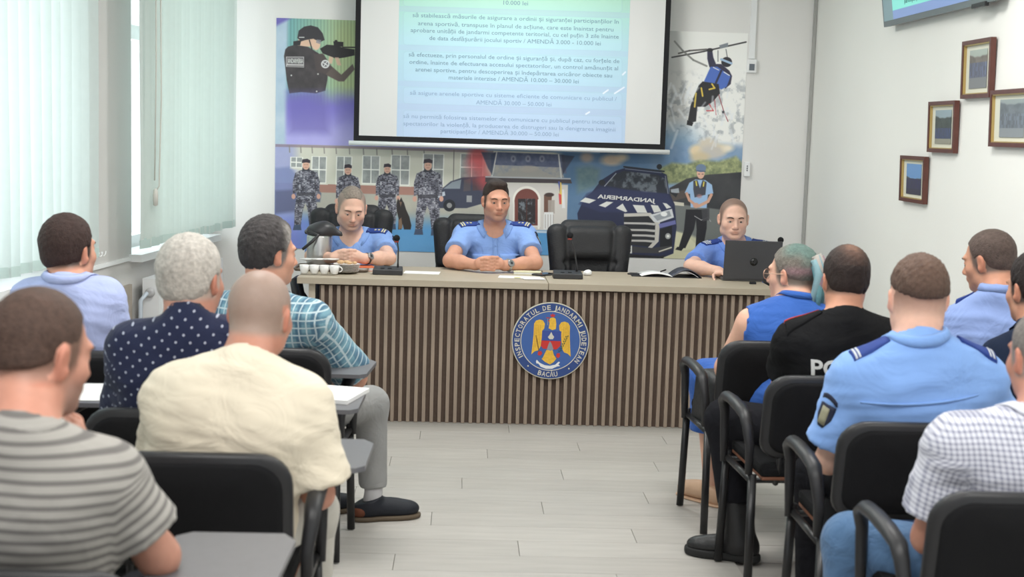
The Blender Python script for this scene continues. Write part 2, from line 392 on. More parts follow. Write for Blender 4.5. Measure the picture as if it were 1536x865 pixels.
def rbox(c, h, r, R=None, k=0.02, op='u'):
    c, h = V3(c), V3(h); R = np.eye(3) if R is None else np.array(R); m = np.linalg.norm(h)
    def f(x, y, z):
        X, Y, Z = x-c[0], y-c[1], z-c[2]
        q = [np.abs(X*R[0, i]+Y*R[1, i]+Z*R[2, i])-h[i]+r for i in range(3)]
        return np.sqrt(sum(np.maximum(a, 0)**2 for a in q)) + np.minimum(np.maximum(q[0], np.maximum(q[1], q[2])), 0) - r
    return dict(f=f, lo=c-m, hi=c+m, k=k, op=op)
def plane_cut(c, n, k=0.006):     # keep the side the normal points away from
    c, n = V3(c), nrm(n)
    return dict(f=lambda x, y, z: (x-c[0])*n[0]+(y-c[1])*n[1]+(z-c[2])*n[2], lo=None, hi=None, k=k, op='i')
def field(prims, ax):
    D = np.full([len(a) for a in ax], 0.2, f32)
    for p in prims:
        k = p['k']
        if p['lo'] is None: sl = [slice(0, len(a)) for a in ax]
        else:
            pad = k + 0.03
            sl = [slice(max(0, int(np.searchsorted(ax[i], p['lo'][i]-pad))-1), min(len(ax[i]), int(np.searchsorted(ax[i], p['hi'][i]+pad))+1)) for i in range(3)]
        if any(s.stop-s.start < 1 for s in sl): continue
        x = ax[0][sl[0]][:, None, None]; y = ax[1][sl[1]][None, :, None]; z = ax[2][sl[2]][None, None, :]
        d = p['f'](x, y, z).astype(f32); B = D[sl[0], sl[1], sl[2]]
        if p['op'] == 'u': h = np.maximum(k-np.abs(B-d), 0)/max(k, 1e-6); B[...] = np.minimum(B, d) - h*h*k*0.25
        else:
            if p['op'] == 's': d = -d
            h = np.maximum(k-np.abs(B-d), 0)/max(k, 1e-6); B[...] = np.maximum(B, d) + h*h*k*0.25
    return D
def axes(prims, h, fine=()):     # rectilinear grid; fine = [(lo3, hi3, hf)]
    us = [p for p in prims if p['op'] == 'u']
    lo = np.min([p['lo'] for p in us], 0)-0.03; hi = np.max([p['hi'] for p in us], 0)+0.03; out = []
    for i in range(3):
        pts = []; x = lo[i]
        while x < hi[i]:
            st = h
            for (a, b, hf) in fine:
                if a[i]-st <= x <= b[i]: st = min(st, hf)
            pts.append(x); x += st
        pts.append(x); out.append(np.array(pts))
    return out
def nets(D, ax):
    s = D < 0; nx, ny, nz = D.shape
    s[0] = s[-1] = False; s[:, 0] = s[:, -1] = False; s[:, :, 0] = s[:, :, -1] = False
    D = np.where(s, np.minimum(D, -1e-6), np.maximum(D, 1e-6))
    cnt = np.zeros((nx-1, ny-1, nz-1), np.int8)
    for i in (0, 1):
        for j in (0, 1):
            for k in (0, 1): cnt += s[i:nx-1+i, j:ny-1+j, k:nz-1+k]
    I, J, K = np.nonzero((cnt > 0) & (cnt < 8)); n = len(I)
    idx = np.full(cnt.shape, -1, np.int64); idx[I, J, K] = np.arange(n)
    acc = np.zeros((n, 3)); w = np.zeros(n)
    co = [(0, 0, 0), (1, 0, 0), (0, 1, 0), (1, 1, 0), (0, 0, 1), (1, 0, 1), (0, 1, 1), (1, 1, 1)]
    ed = [(0, 1), (2, 3), (4, 5), (6, 7), (0, 2), (1, 3), (4, 6), (5, 7), (0, 4), (1, 5), (2, 6), (3, 7)]
    for a, b in ed:
        A, B = co[a], co[b]
        da = D[I+A[0], J+A[1], K+A[2]]; db = D[I+B[0], J+B[1], K+B[2]]; m = (da < 0) != (db < 0)
        t = np.where(m, da/np.where(m, da-db, 1), 0)
        pa = np.stack([ax[0][I+A[0]], ax[1][J+A[1]], ax[2][K+A[2]]], 1); pb = np.stack([ax[0][I+B[0]], ax[1][J+B[1]], ax[2][K+B[2]]], 1)
        acc += np.where(m[:, None], pa+(pb-pa)*t[:, None], 0); w += m
    v = acc/w[:, None]; F = []
    for a in range(3):
        o1, o2 = [(1, 2), (2, 0), (0, 1)][a]
        sl0 = [slice(None)]*3; sl1 = [slice(None)]*3; sl0[a] = slice(0, -1); sl1[a] = slice(1, None)
        A, B = s[tuple(sl0)], s[tuple(sl1)]
        for flip in (0, 1):
            M = (A & ~B) if not flip else (~A & B)
            P = np.stack(np.nonzero(M), 1)
            if not len(P): continue
            ok = (P[:, o1] > 0) & (P[:, o2] > 0) & (P[:, o1] < D.shape[o1]-1) & (P[:, o2] < D.shape[o2]-1); P = P[ok]
            def g(d1, d2):
                Q = P.copy(); Q[:, o1] -= d1; Q[:, o2] -= d2; return idx[Q[:, 0], Q[:, 1], Q[:, 2]]
            q = np.stack([g(1, 1), g(0, 1), g(0, 0), g(1, 0)], 1)
            F.append(q if not flip else q[:, ::-1])
    return v, (np.concatenate(F) if F else np.zeros((0, 4), int))
def relax(v, F, it=1, lam=0.5):
    E = np.concatenate([F[:, [0, 1]], F[:, [1, 2]], F[:, [2, 3]], F[:, [3, 0]]]); n = len(v)
    deg = np.bincount(E[:, 0], minlength=n)+np.bincount(E[:, 1], minlength=n)
    for _ in range(it):
        s = np.stack([np.bincount(E[:, 0], v[E[:, 1], i], n)+np.bincount(E[:, 1], v[E[:, 0], i], n) for i in range(3)], 1)
        v = v + lam*(s/np.maximum(deg, 1)[:, None]-v)
    return v
def sdf_obj(name, prims, m, parent, h=0.01, fine=(), cols=None, uv=None, smooth=1, disp=None, colname='tint'):
    ax = axes(prims, h, fine); D = field(prims, ax); v, F = nets(D, ax)
    if smooth: v = relax(v, F, smooth)
    if disp is not None: v = disp(v, F)
    me = bpy.data.meshes.new(name); org = V3((0, 0, 0)); p = parent
    while p: org = org + V3(p.location); p = p.parent
    me.vertices.add(len(v)); me.vertices.foreach_set('co', v.ravel().astype(f32))
    me.loops.add(F.size); me.loops.foreach_set('vertex_index', F.ravel().astype(np.int32))
    me.polygons.add(len(F)); me.polygons.foreach_set('loop_start', np.arange(0, F.size, 4, dtype=np.int32))
    me.polygons.foreach_set('use_smooth', np.ones(len(F), bool)); me.update(calc_edges=True)
    if cols is not None:
        a = me.color_attributes.new(name=colname, type='FLOAT_COLOR', domain='POINT'); c = cols(v); c = np.concatenate([c, np.ones((len(c), 1))], 1)
        a.data.foreach_set('color', c.ravel().astype(f32))
    if uv is not None:
        a = me.attributes.new(name='cloth', type='FLOAT_VECTOR', domain='POINT'); a.data.foreach_set('vector', uv(v).ravel().astype(f32))
    me.materials.append(m); o = bpy.data.objects.new(name, me); C.objects.link(o)
    if parent: o.parent = parent; o.location = Vector(-org)
    return o
def rotm(yaw, pitch=0, roll=0):   # frame whose y axis faces 'yaw' degrees counter-clockwise from +Y; pitch up positive; roll = tilt to own right
    return np.array(Matrix.Rotation(math.radians(yaw), 3, 'Z') @ Matrix.Rotation(math.radians(pitch), 3, 'X') @ Matrix.Rotation(math.radians(roll), 3, 'Y'))
def sstep(a, b, x): t = np.clip((x-a)/(b-a), 0, 1); return t*t*(3-2*t)
def vnoise(v, s, seed=0):   # cheap smooth pseudo-noise
    r = np.random.RandomState(seed); out = 0
    for i in range(6):
        d = r.normal(size=3); d /= np.linalg.norm(d); out = out + np.sin((v@d)*s*(0.7+0.5*r.rand()) + r.rand()*6.28)
    return out/6
# ---------------------------------------------------------------- skin, hair and cloth materials
def skin_mat():
    m = mat('skin', (0.7, 0.45, 0.35), 0.52, 0.35, var=0.05, vscale=45, bump=0.04, bscale=220, attr='tint')
    b = m.node_tree.nodes['Principled BSDF']; sset(b, ['Subsurface Weight'], 0.08); sset(b, ['Subsurface Radius'], (0.02, 0.008, 0.004)); sset(b, ['Subsurface Scale'], 0.4)
    return m
m_skin = skin_mat()
def hair_mat(name, col, var=0.25, sc=90, rough=0.6):
    return mat(name, col, rough, 0.25, var=var, vscale=sc, bump=0.5, bscale=260, detail=5, attr='tint')
m_hair = hair_mat('hair', (0.05, 0.04, 0.03))
m_eye = mat('eye_white', (0.46, 0.42, 0.40), 0.3, 0.4); m_iris = mat('iris', (0.05, 0.035, 0.025), 0.15, 0.6)
m_brow = mat('eyebrow_hair', (0.06, 0.045, 0.035), 0.8, 0.1)
def cloth_mat(name, col, rough=0.85, pattern=None, bump=0.35, bscale=14, wrinkle=(1, 1, 1)):
    m = mat(name, col, rough, 0.2 if sum(col) > .1 else .08, var=0.06, vscale=6, sheen=0.1 if sum(col) > .1 else 0); nt = m.node_tree; N = nt.nodes; L = nt.links; b = N['Principled BSDF']
    tc = N.new('ShaderNodeTexCoord'); mp = N.new('ShaderNodeMapping'); mp.inputs['Scale'].default_value = wrinkle; L.new(tc.outputs['Object'], mp.inputs[0])
    n1 = N.new('ShaderNodeTexNoise'); n1.inputs['Scale'].default_value = bscale; n1.inputs['Detail'].default_value = 3; n1.inputs['Distortion'].default_value = 1.2; L.new(mp.outputs[0], n1.inputs['Vector'])
    n2 = N.new('ShaderNodeTexNoise'); n2.inputs['Scale'].default_value = 500; L.new(tc.outputs['Object'], n2.inputs['Vector'])
    ad = N.new('ShaderNodeMath'); ad.operation = 'MULTIPLY_ADD'; ad.inputs[1].default_value = 0.04; L.new(n2.outputs[0], ad.inputs[0]); L.new(n1.outputs[0], ad.inputs[2])
    bp = N.new('ShaderNodeBump'); bp.inputs['Strength'].default_value = bump; bp.inputs['Distance'].default_value = 0.03; L.new(ad.outputs[0], bp.inputs['Height']); L.new(bp.outputs[0], b.inputs['Normal'])
    if pattern:
        at_ = N.new('ShaderNodeAttribute'); at_.attribute_name = 'cloth'; sp = N.new('ShaderNodeSeparateXYZ'); L.new(at_.outputs['Vector'], sp.inputs[0])
        col_out = pattern(nt, sp.outputs[0], sp.outputs[1]); L.new(col_out, b.inputs['Base Color'])
    return m
def nmath(nt, op, a, b=None, c=None):
    n = nt.nodes.new('ShaderNodeMath'); n.operation = op
    for i, q in enumerate((a, b, c)):
        if q is None: continue
        if isinstance(q, (int, float)): n.inputs[i].default_value = q
        else: nt.links.new(q, n.inputs[i])
    return n.outputs[0]
def nmix(nt, f, a, b):
    n = nt.nodes.new('ShaderNodeMix'); n.data_type = 'RGBA'
    if isinstance(f, (int, float)): n.inputs[0].default_value = f
    else: nt.links.new(f, n.inputs[0])
    for i, q in ((6, a), (7, b)):
        if isinstance(q, tuple): n.inputs[i].default_value = (*q, 1)
        else: nt.links.new(q, n.inputs[i])
    return n.outputs[2]
def lines(nt, x, period, lo, hi, phase=0.0):      # 1 where the coordinate lies in [lo, hi] of its period, soft edges
    fr = nmath(nt, 'FRACT', nmath(nt, 'ADD', nmath(nt, 'MULTIPLY', x, 1.0/period), phase + 50))
    c = (lo+hi)/2; hw = (hi-lo)/2; d = nmath(nt, 'ABSOLUTE', nmath(nt, 'SUBTRACT', fr, c))
    mr = nt.nodes.new('ShaderNodeMapRange'); nt.links.new(d, mr.inputs[0]); mr.inputs[1].default_value = hw*0.7; mr.inputs[2].default_value = hw*1.3; mr.inputs[3].default_value = 1; mr.inputs[4].default_value = 0
    return mr.outputs[0]
# ---------------------------------------------------------------- people
SKIN = dict(a=srgb(214, 168, 146), b=srgb(205, 152, 128), c=srgb(198, 146, 120), d=srgb(222, 180, 160), e=srgb(190, 138, 118))
def head_prims(H, R, s=1.0, face=True, jaw=1.0, fat=1.0):
    q = lambda x, y, z: H + R @ (np.array([x, y, z])*s)
    e = lambda c, r, k=0.02, op='u': ell(q(*c), np.array(r)*s, R, k*s, op)
    P = [e((0, -.012, .035), (.0765*fat, .095, .088), .02), e((0, .022, -.025), (.064*fat, .070, .082), .03),
         e((0, .030, -.062), (.050*jaw*fat, .050, .046), .03), e((0, .070, -.091), (.026*jaw, .020, .018), .03),
         e((.043*fat, .052, -.022), (.024, .026, .024), .02), e((-.043*fat, .052, -.022), (.024, .026, .024), .02),
         e((.045*jaw*fat, .005, -.066), (.018, .026, .024), .03), e((-.045*jaw*fat, .005, -.066), (.018, .026, .024), .03)]
    for sx in (-1, 1):    # ears
        P += [ell(q(sx*.079*fat, -.006, -.002), np.array((.0075, .017, .031))*s, R @ rotm(sx*22, 0, sx*6), .008*s),
              ell(q(sx*.078*fat, .002, -.022), np.array((.007, .010, .012))*s, R, .008*s),
              ell(q(sx*.0865*fat, .0, .002), np.array((.0045, .009, .019))*s, R @ rotm(sx*22), .004*s, 's')]
    if face:
        P += [e((0, .080, .028), (.050, .016, .012), .018)]
        for sx in (-1, 1): P += [e((sx*.031, .098, .006), (.019, .014, .0135), .012, 's')]
        for sx in (-1, 1): P += [e((sx*.031, .0775, .006), (.0155, .0125, .0105), .004), e((sx*.031, .089, .0030), (.0120, .007, .0022), .003, 's')]
        P += [cone(q(0, .086, .016), q(0, .106, -.026), .0075*s, .0115*s, .014*s), e((0, .108, -.030), (.0105, .0105, .0095), .008)]
        for sx in (-1, 1): P += [e((sx*.0125, .096, -.034), (.0075, .010, .0075), .006)]
        P += [e((0, .082, -.055), (.030, .016, .014), .012), e((0, .093, -.0545), (.021, .0085, .0050), .004), e((0, .092, -.0640), (.019, .0085, .0055), .004),
              e((0, .101, -.0592), (.024, .006, .0013), .002, 's'), e((0, .092, -.078), (.016, .006, .005), .010, 's')]
    return P
def hand_prims(w, d, n, side, curl=0.5, s=1.0):
    # w wrist, d direction along the palm, n palm normal (the side the fingers curl to), side +1 / -1: thumb side = side * (d x n)
    w, d, n = V3(w), nrm(d), nrm(n); n = nrm(n - d*(n@d)); t = np.cross(d, n)*side; P = []
    R = np.stack([t, d, n], 1)
    P.append(ell(w+d*.045*s, np.array((.040, .050, .016))*s, R, .015))
    P.append(cone(w-d*.02*s, w+d*.02*s, .024*s, .026*s, .02))
    P.append(ell(w+d*.03*s+t*.022*s+n*.008*s, np.array((.018, .030, .016))*s, R, .012))
    for i, (o, L) in enumerate(((.030, .070), (.010, .080), (-.010, .074), (-.029, .058))):
        p = w+d*.085*s+t*o*s; a = 0.2+curl*0.6
        for k in range(3):
            dd = d*math.cos(a)+n*math.sin(a); l = L*s*(.45, .32, .25)[k]; p2 = p+dd*l
            P.append(cone(p, p2, (.0090-.0007*k)*s, (.0085-.0009*k)*s, .003)); p = p2; a += curl*1.25
    p = w+d*.03*s+t*.034*s+n*.006*s
    for k, (ca, l) in enumerate(((.9, .038), (.5, .030), (.25, .026))):
        dd = nrm(t*ca+d*(1.1-ca*.6)+n*(.25+curl*.4*k)); p2 = p+dd*l*s; P.append(cone(p, p2, (.012-.001*k)*s, (.011-.001*k)*s, .004)); p = p2
    return P
def clasp_prims(c, x, n, u, s=1.0):    # two hands folded together: x towards the person's one side, n towards the viewer, u up
    c, x, n, u = V3(c), nrm(x), nrm(n), nrm(u); P = []
    R = np.stack([x, n, u], 1)
    for sg in (-1, 1):
        P.append(ell(c+x*sg*.040*s+n*-.005, np.array((.045, .022, .036))*s, R @ rotm(sg*14), .012))
        P.append(ell(c+x*sg*.018*s+n*-.012+u*.030*s, np.array((.026, .013, .011))*s, R @ rotm(sg*10, 0, 0), .006))
        for i in range(4):
            z = .031-i*.0195-(0.009 if sg > 0 else 0)
            a = c+x*sg*.045*s+n*.012*s+u*z*s; b = c+x*sg*.012*s+n*.031*s+u*(z+.002)*s; e_ = c-x*sg*.028*s+n*.026*s+u*(z-.004)*s
            P += [cone(a, b, .0100*s, .0092*s, .003), cone(b, e_, .0092*s, .0078*s, .003)]
    return P
def sd(prims, p):   # signed distance of points (n,3)
    p = np.atleast_2d(p); d = np.full(len(p), 9.0)
    for q in prims:
        v = q['f'](p[:, 0], p[:, 1], p[:, 2]); k = max(q['k'], 1e-6)
        if q['op'] == 'u': h = np.maximum(k-np.abs(d-v), 0)/k; d = np.minimum(d, v)-h*h*k*.25
        else:
            if q['op'] == 's': v = -v
            d = np.maximum(d, v)
    return d
def march(prims, o, dr, n=60):    # walk points o along dr until they touch the surface
    o = np.array(o, float); dr = nrm(dr)
    for _ in range(n):
        d = sd(prims, o); o = o + dr*np.clip(d, -.02, .03)[:, None]*0.8
    return o
def conform(name, prims, m, parent, pts, dr, nu, nv, lift=.003, thick=.004):
    # a thin patch laid on the surface: pts is an (nu*nv,3) grid pushed along dr
    o = march(prims, pts, dr); d = nrm(dr); top = o - d*lift; bot = o + d*thick; mb = MB(); N = nu*nv
    fs = []; idx = lambda i, j: i*nv+j
    for i in range(nu-1):
        for j in range(nv-1):
            fs.append((idx(i, j), idx(i+1, j), idx(i+1, j+1), idx(i, j+1)))
    rim = [idx(i, 0) for i in range(nu)] + [idx(nu-1, j) for j in range(1, nv)] + [idx(i, nv-1) for i in range(nu-2, -1, -1)] + [idx(0, j) for j in range(nv-2, 0, -1)]
    mb.add([tuple(v) for v in top]+[tuple(v) for v in bot], fs, True)
    mb.f += [(a, b, b+N, a+N) for a, b in zip(rim, rim[1:]+rim[:1])]; mb.sm += [False]*len(rim)
    return mb.build(name, m, parent)
def grid_pts(c, u, v, w, h, nu, nv):
    c, u, v = V3(c), nrm(u), nrm(v)
    return np.array([c+u*w*(i/(nu-1)-.5)+v*h*(j/(nv-1)-.5) for i in range(nu) for j in range(nv)])
class Person: pass
def person(label, J, yaw=0, hy=None, hp=0, hr=0, hs=1.0, skin='a', g=1.0, face=True, fat=1.0, jaw=1.0, hair=None, shirt=None, pants=None,
           hands='rest', fine=.0055, lowres=.012, stub=0.0, scalp=None, shoes=None, armr=1.0, group=None, legs=True, blush=1.0, scalpfn=None, hidearm=(), neckr=.060, brow=None, bowl=(.0,)):
    A = Person(); J = {k: V3(v) for k, v in J.items()}; H = J['head']; hy = yaw if hy is None else hy
    R = rotm(hy, hp, hr); A.R = R; A.H = H; A.J = J; A.nr = neckr*hs
    pv, N_ = J['pelvis'], J['neck']; u = nrm(N_-pv); r = J['sr']-J['sl']; r = nrm(r-u*(r@u)); f = np.cross(u, r); T = np.stack([r, f, u], 1); A.T = T; A.u, A.r, A.f = u, r, f
    L = np.linalg.norm(N_-pv)
    root = thing('person', label, 'person', (float(pv[0]), float(pv[1]), 0.0), group); A.root = root
    tp = lambda x, y, z: pv + r*x + f*y + u*z*L
    sl, sr = J['sl'], J['sr']; mid = (sl+sr)/2
    def torso(i):   # i = cloth thickness
        return [ell(tp(0, 0, .0), (.165*g+i, .125*g+i, .12+i), T, .06), ell(tp(0, .02*g, .28), (.150*g+i, .118*g+i, .17+i), T, .08),
                ell(tp(0, .005, .60), (.162*g+i, .108*g+i, .155+i), T, .08), cone(sl*.86+mid*.14-u*.025, sr*.86+mid*.14-u*.025, .056*g**.5+i, .056*g**.5+i, .06),
                ell(tp(0, -.030, .66), (.135*g+i, .075+i, .13+i), T, .07),
                cone(N_-f*.024-u*.022, sl+u*.002, .036+i, .048+i, .055), cone(N_-f*.024-u*.022, sr+u*.002, .036+i, .048+i, .055)]
    P = head_prims(H, R, hs, face, jaw, fat)
    P += [cone(H+R@np.array((0, -.03, -.045))*hs, N_-u*.01, neckr*hs*.98, neckr*hs*1.06, .035), cone(H+R@np.array((0, .0, -.06))*hs, N_+f*.03-u*.03, .046*hs, .05*hs, .03)]
    P += torso(-.004)
    for s_, e_, w_, sd_ in (('sl', 'el', 'wl', -1), ('sr', 'er', 'wr', 1)):
        P += [cone(J[s_]-u*.005, J[e_], .046*armr, .041*armr, .03), cone(J[e_], J[e_]*.6+J[w_]*.4, .041*armr, .041*armr, .02), cone(J[e_]*.6+J[w_]*.4, J[w_], .041*armr, .027*armr, .02)]
    if hands == 'clasp':
        cc = J['clasp']; P += clasp_prims(cc, r, f, np.array([0, 0, 1.0]))
        for w_ in ('wl', 'wr'): P.append(cone(J[w_], cc*.6+J[w_]*.4, .027, .027, .02))
    else:
        for w_, e_, sd_ in (('wl', 'el', 1), ('wr', 'er', -1)):
            hd = J.get('h'+w_[1], J[w_]-J[e_]); hn = J.get('n'+w_[1], np.array([0, 0, -1.0])); P += hand_prims(J[w_], hd, hn, sd_, float(J['c'+w_[1]][0]) if 'c'+w_[1] in J else .45)
    if legs:
        for sg, k_, a_ in ((-1, 'kl', 'al'), (1, 'kr', 'ar')):
            hip = pv+r*.095*g*sg-u*.02
            P += [cone(hip, J[k_], .078, .055, .04), cone(J[k_], J[k_]*.6+J[a_]*.4, .052, .052, .03), cone(J[k_]*.6+J[a_]*.4, J[a_], .05, .034, .03)]
            ft = nrm(J.get('f'+k_[1], np.append((J[k_]-hip)[:2], 0))); P += [cone(J[a_]-V3((0, 0, .02)), J[a_]+ft*.07-V3((0, 0, .045)), .028, .018, .02)]
    fz = [(H+(-.13, -.14, -.15), H+(.13, .14, .15), fine)]
    if hands == 'clasp': fz.append((J['clasp']+(-.12, -.07, -.06), J['clasp']+(.12, .07, .07), .0042))
    sk = np.array(SKIN[skin]); red = sk*np.array([1.02, .72, .66]); hc = np.array(scalp if scalp is not None else sk)
    def cols(v):
        q = ((v-H)@R)/hs; x, y, z = q[:, 0], q[:, 1], q[:, 2]; c = np.tile(sk, (len(v), 1))
        hm = (np.linalg.norm(q, axis=1) < .19)
        def blend(m, col, a=1.0):
            nonlocal c; m = np.clip(m*a, 0, 1)*hm; c = c*(1-m[:, None])+np.array(col)*m[:, None]
        if blush: 
            blend(np.exp(-(((np.abs(x)-.042)/.02)**2+((z+.025)/.018)**2))*(y > .03), red, .35*blush)
            blend(np.exp(-((x/.014)**2+((z+.03)/.016)**2))*(y > .08), red, .4*blush)
            blend(sstep(.072*fat, .084*fat, np.abs(x))*(z < .05)*(z > -.05), red, .55*blush)
            blend(sstep(-.02, -.08, z)*(y < 0), red, .18*blush)
        if stub: blend(sstep(-.02, -.06, z)*sstep(.0, .03, y)*sstep(-.13, -.10, z), np.array((.16, .14, .13)), .45*stub)
        if face: blend(np.exp(-((x/.021)**4+((z+.0595)/.0085)**4))*(y > .07), sk*np.array([.80, .55, .52]), .6)
        if scalp is not None:
            line = .062+.0*x; m = sstep(.012, -.012, y-.048-.25*np.clip(z-.06, -.03, .06)+.35*np.clip(-z+.02, 0, .2))*sstep(-.055, -.030, z)*(1-((np.abs(x) > .074*fat)*(np.abs(z) < .038)*(np.abs(y) < .03)))
            if scalpfn is not None: m = m*scalpfn(x, y, z)
            blend(m, hc)
            ms = (np.abs(x) > .05)*(y < .035)*(y > .0)*(z > -.03)*(z < .05); blend(ms*sstep(-.03, .0, z)*(np.abs(x) < .077*fat), hc, .6)
        return c
    A.body = sdf_obj('body', P, m_skin, root, lowres, fz, cols, smooth=1 if fine < .004 else 2); A.P = P
    hl = lambda x, y, z: H + R @ (np.array([x, y, z])*hs); A.hl = hl
    if face:
        for sx in (-1, 1):
            eb = MB(); c = hl(sx*.031, .0775, .0032); ez = ell(c, (.0118*hs,)*3); eb.sphere(c, .0112*hs, 12, 8); eo = eb.build('eye', m_eye, root)
            gd = R @ np.array((0, 1, -.10 if hp > -10 else -.5)); p = c+nrm(gd)*.0074*hs; MB().sphere(p, .0060*hs, 10, 6).build('iris', m_iris, eo)
            bw = MB(); bp = [hl(sx*t, .0975-.35*abs(t-.02)**1.2*2-.02*abs(t), .0245+zz) for t, zz in ((.014, -.001), (.022, .002), (.032, .0035), (.042, .002), (.048, -.002))]
            pts = [march(P, [b], -(R@np.array((0, -1.0, 0)))*-1)[0] for b in bp]
            bw.tube([Vector(b) for b in pts], [.0022*hs, .0032*hs, .0031*hs, .0026*hs, .0012*hs], 8); bw.build('eyebrow', brow or m_brow, root)
    # hair
    if hair:
        hp_ = hair['prims'](hl, R, hs); hcol = np.array(hair['col'])
        def hcols(v):
            q = ((v-H)@R)/hs; n1 = vnoise(q, 160, 3)*.5+vnoise(q, 420, 5)*.5; c = hcol*(1+.18*n1[:, None])
            if 'tint' in hair: c = hair['tint'](q, c)
            return np.clip(c, .001, 1)
        def hdisp(v, F):
            q = ((v-H)@R)/hs; c = v.mean(0); n = (v-c)/np.linalg.norm(v-c, axis=1)[:, None]; am = hair.get('rough', .0012)
            w = vnoise(q*np.array([1, .5, .35]), 260, 9)+.7*vnoise(q*np.array([1, .6, .6]), 520, 11)+.5*vnoise(q*np.array([1, 1, .5]), 900, 13); return v+n*(w*am)[:, None]
        A.hair = sdf_obj('hair', hp_, m_hair, root, hair.get('h', .004), (), hcols, disp=hdisp)
    # shirt
    if shirt:
        i = shirt.get('i', .012); Q = torso(i); sw = shirt.get('sleeve', .55); k_ = shirt.get('loose', 1.0); Q2 = []
        for s_, e_ in (('sl', 'el'), ('sr', 'er')):
            if s_ in hidearm: continue
            if sw <= 0: continue
            b = J[s_]+(J[e_]-J[s_])*min(sw, 1.0)
            Q.append(capped(J[s_], b, (.049*armr+i*.8)*k_**.3, (.050*armr+i*.8)*k_, .04))
            if sw > 1: Q.append(cone(J[e_], J[e_]+(J['w'+s_[1]]-J[e_])*(sw-1), .05*armr+i, .042*armr+i, .02))
        if shirt.get('neckband'): Q.append(cone(N_-u*.03, N_+u*.008-f*.004, neckr*hs+.010, neckr*hs+.012, .02))
        Q += shirt.get('extra', lambda A: [])(A)
        nd = nrm(H-N_+f*.02); nf_ = shirt.get('neckf', .3)
        Q.append(dict(cone(N_+nd*.030+f*.012, N_+nd*.20, neckr*hs+.008, neckr*hs+.03, .006), op='s'))
        if shirt.get('collar') == 'open': Q.append(dict(cone(N_+f*.06+u*.01, N_+f*.150-u*.085, .044, .012, .008), op='s'))
        if shirt.get('armhole'):
            for s_, e_, sg in (('sl', 'el', -1), ('sr', 'er', 1)): Q.append(dict(cone(J[s_]+r*sg*.028-u*.01, J[e_]+r*sg*.01, .066, .062, .01), op='s'))
        Q.append(ell(N_+f*(.045+.02*nf_)-u*(.02*nf_-.012), (.052+.01*nf_, .075, .045+.03*nf_), T @ rotm(0, -25), .006, 's'))
        A.Q = Q
        def uvf(v):
            q = (v-mid); U = q@r; W_ = q@u; out = np.stack([U, W_, q@f], 1)
            for s_, e_, sg in (('sl', 'el', -1), ('sr', 'er', 1)):
                ax_ = nrm(J[e_]-J[s_]); d = v-J[s_]; t = d@ax_; pr = np.linalg.norm(d-np.outer(t, ax_), axis=1)
                w = sstep(.0, .035, t)*sstep(.10, .085, pr)*((q@r)*sg > .10)
                if shirt.get('flow', True):
                    b2 = nrm(np.cross(ax_, f)); out[:, 1] = out[:, 1]*(1-w)+w*(-t+.02); out[:, 0] = out[:, 0]*(1-w)+w*(d@b2+sg*.2)
            return out
        wr = shirt.get('wr', .003)
        def cdisp(v, F):
            E1 = v[F[:, 2]]-v[F[:, 0]]; E2 = v[F[:, 3]]-v[F[:, 1]]; fn = np.cross(E1, E2); n = np.zeros_like(v)
            for k in range(4): 
                for c_ in range(3): n[:, c_] += np.bincount(F[:, k], fn[:, c_], len(v))
            n /= np.maximum(np.linalg.norm(n, axis=1), 1e-9)[:, None]
            q = (v-mid)@T; q2 = q*np.array([.7, .7, 1.6]); q2[:, 2] += .25*np.abs(q[:, 0])
            w = vnoise(q2, 42, int(abs(H[0])*97) % 50)+.55*vnoise(q2*np.array([1, 1, 1.3]), 90, 5); fd = sstep(-.9, -.2, -q[:, 2]/L*2) if False else 1
            for s_, e_ in (('sl', 'el'), ('sr', 'er')):
                t = np.linalg.norm(v-(J[s_]-u*.06-r*(.02 if s_ == 'sr' else -.02)), axis=1); w = w*(1+1.2*np.exp(-(t/.10)**2))
            return v+n*(w*wr)[:, None]
        A.shirt = sdf_obj('shirt' if not shirt.get('name') else shirt['name'], Q, shirt['mat'], root, shirt.get('h', .010), (), None, uvf, smooth=1, disp=cdisp)
        if shirt.get('collar'): collar(A, shirt['collar'], shirt.get('cmat', shirt['mat']))
        if shirt.get('rib'):
            rb = MB(); pts = []
            rad = neckr*hs+.010
            for k in range(28):
                a = 2*math.pi*k/28; p = N_+r*math.cos(a)*rad+f*(math.sin(a)*rad*1.05)+u*(.012-.045*max(0, math.sin(a))); pts.append(Vector(p))
            rb.tube(pts, .0085, 8, ry=1.5, closed=True); rb.build('neck_band', shirt.get('cmat', shirt['mat']), root)
    if pants:
        Q = [ell(tp(0, 0, -.02), (.172*g, .13*g, .12), T, .06)]
        for sg, k_, a_ in ((-1, 'kl', 'al'), (1, 'kr', 'ar')):
            hip = pv+r*.095*g*sg-u*.02; kr_ = pants.get('r', 1.0); end = J[a_]+(J[k_]-J[a_])*pants.get('cuff', .08)
            Q += [cone(hip, J[k_], .092*g**.5*kr_, .070*kr_, .04), capped(J[k_], end, .068*kr_, .058*kr_, .04)]
        Q.append(plane_cut(pv+u*.06, u)); A.pants = sdf_obj('trousers', Q, pants['mat'], root, .011, smooth=2, disp=None)
    return A
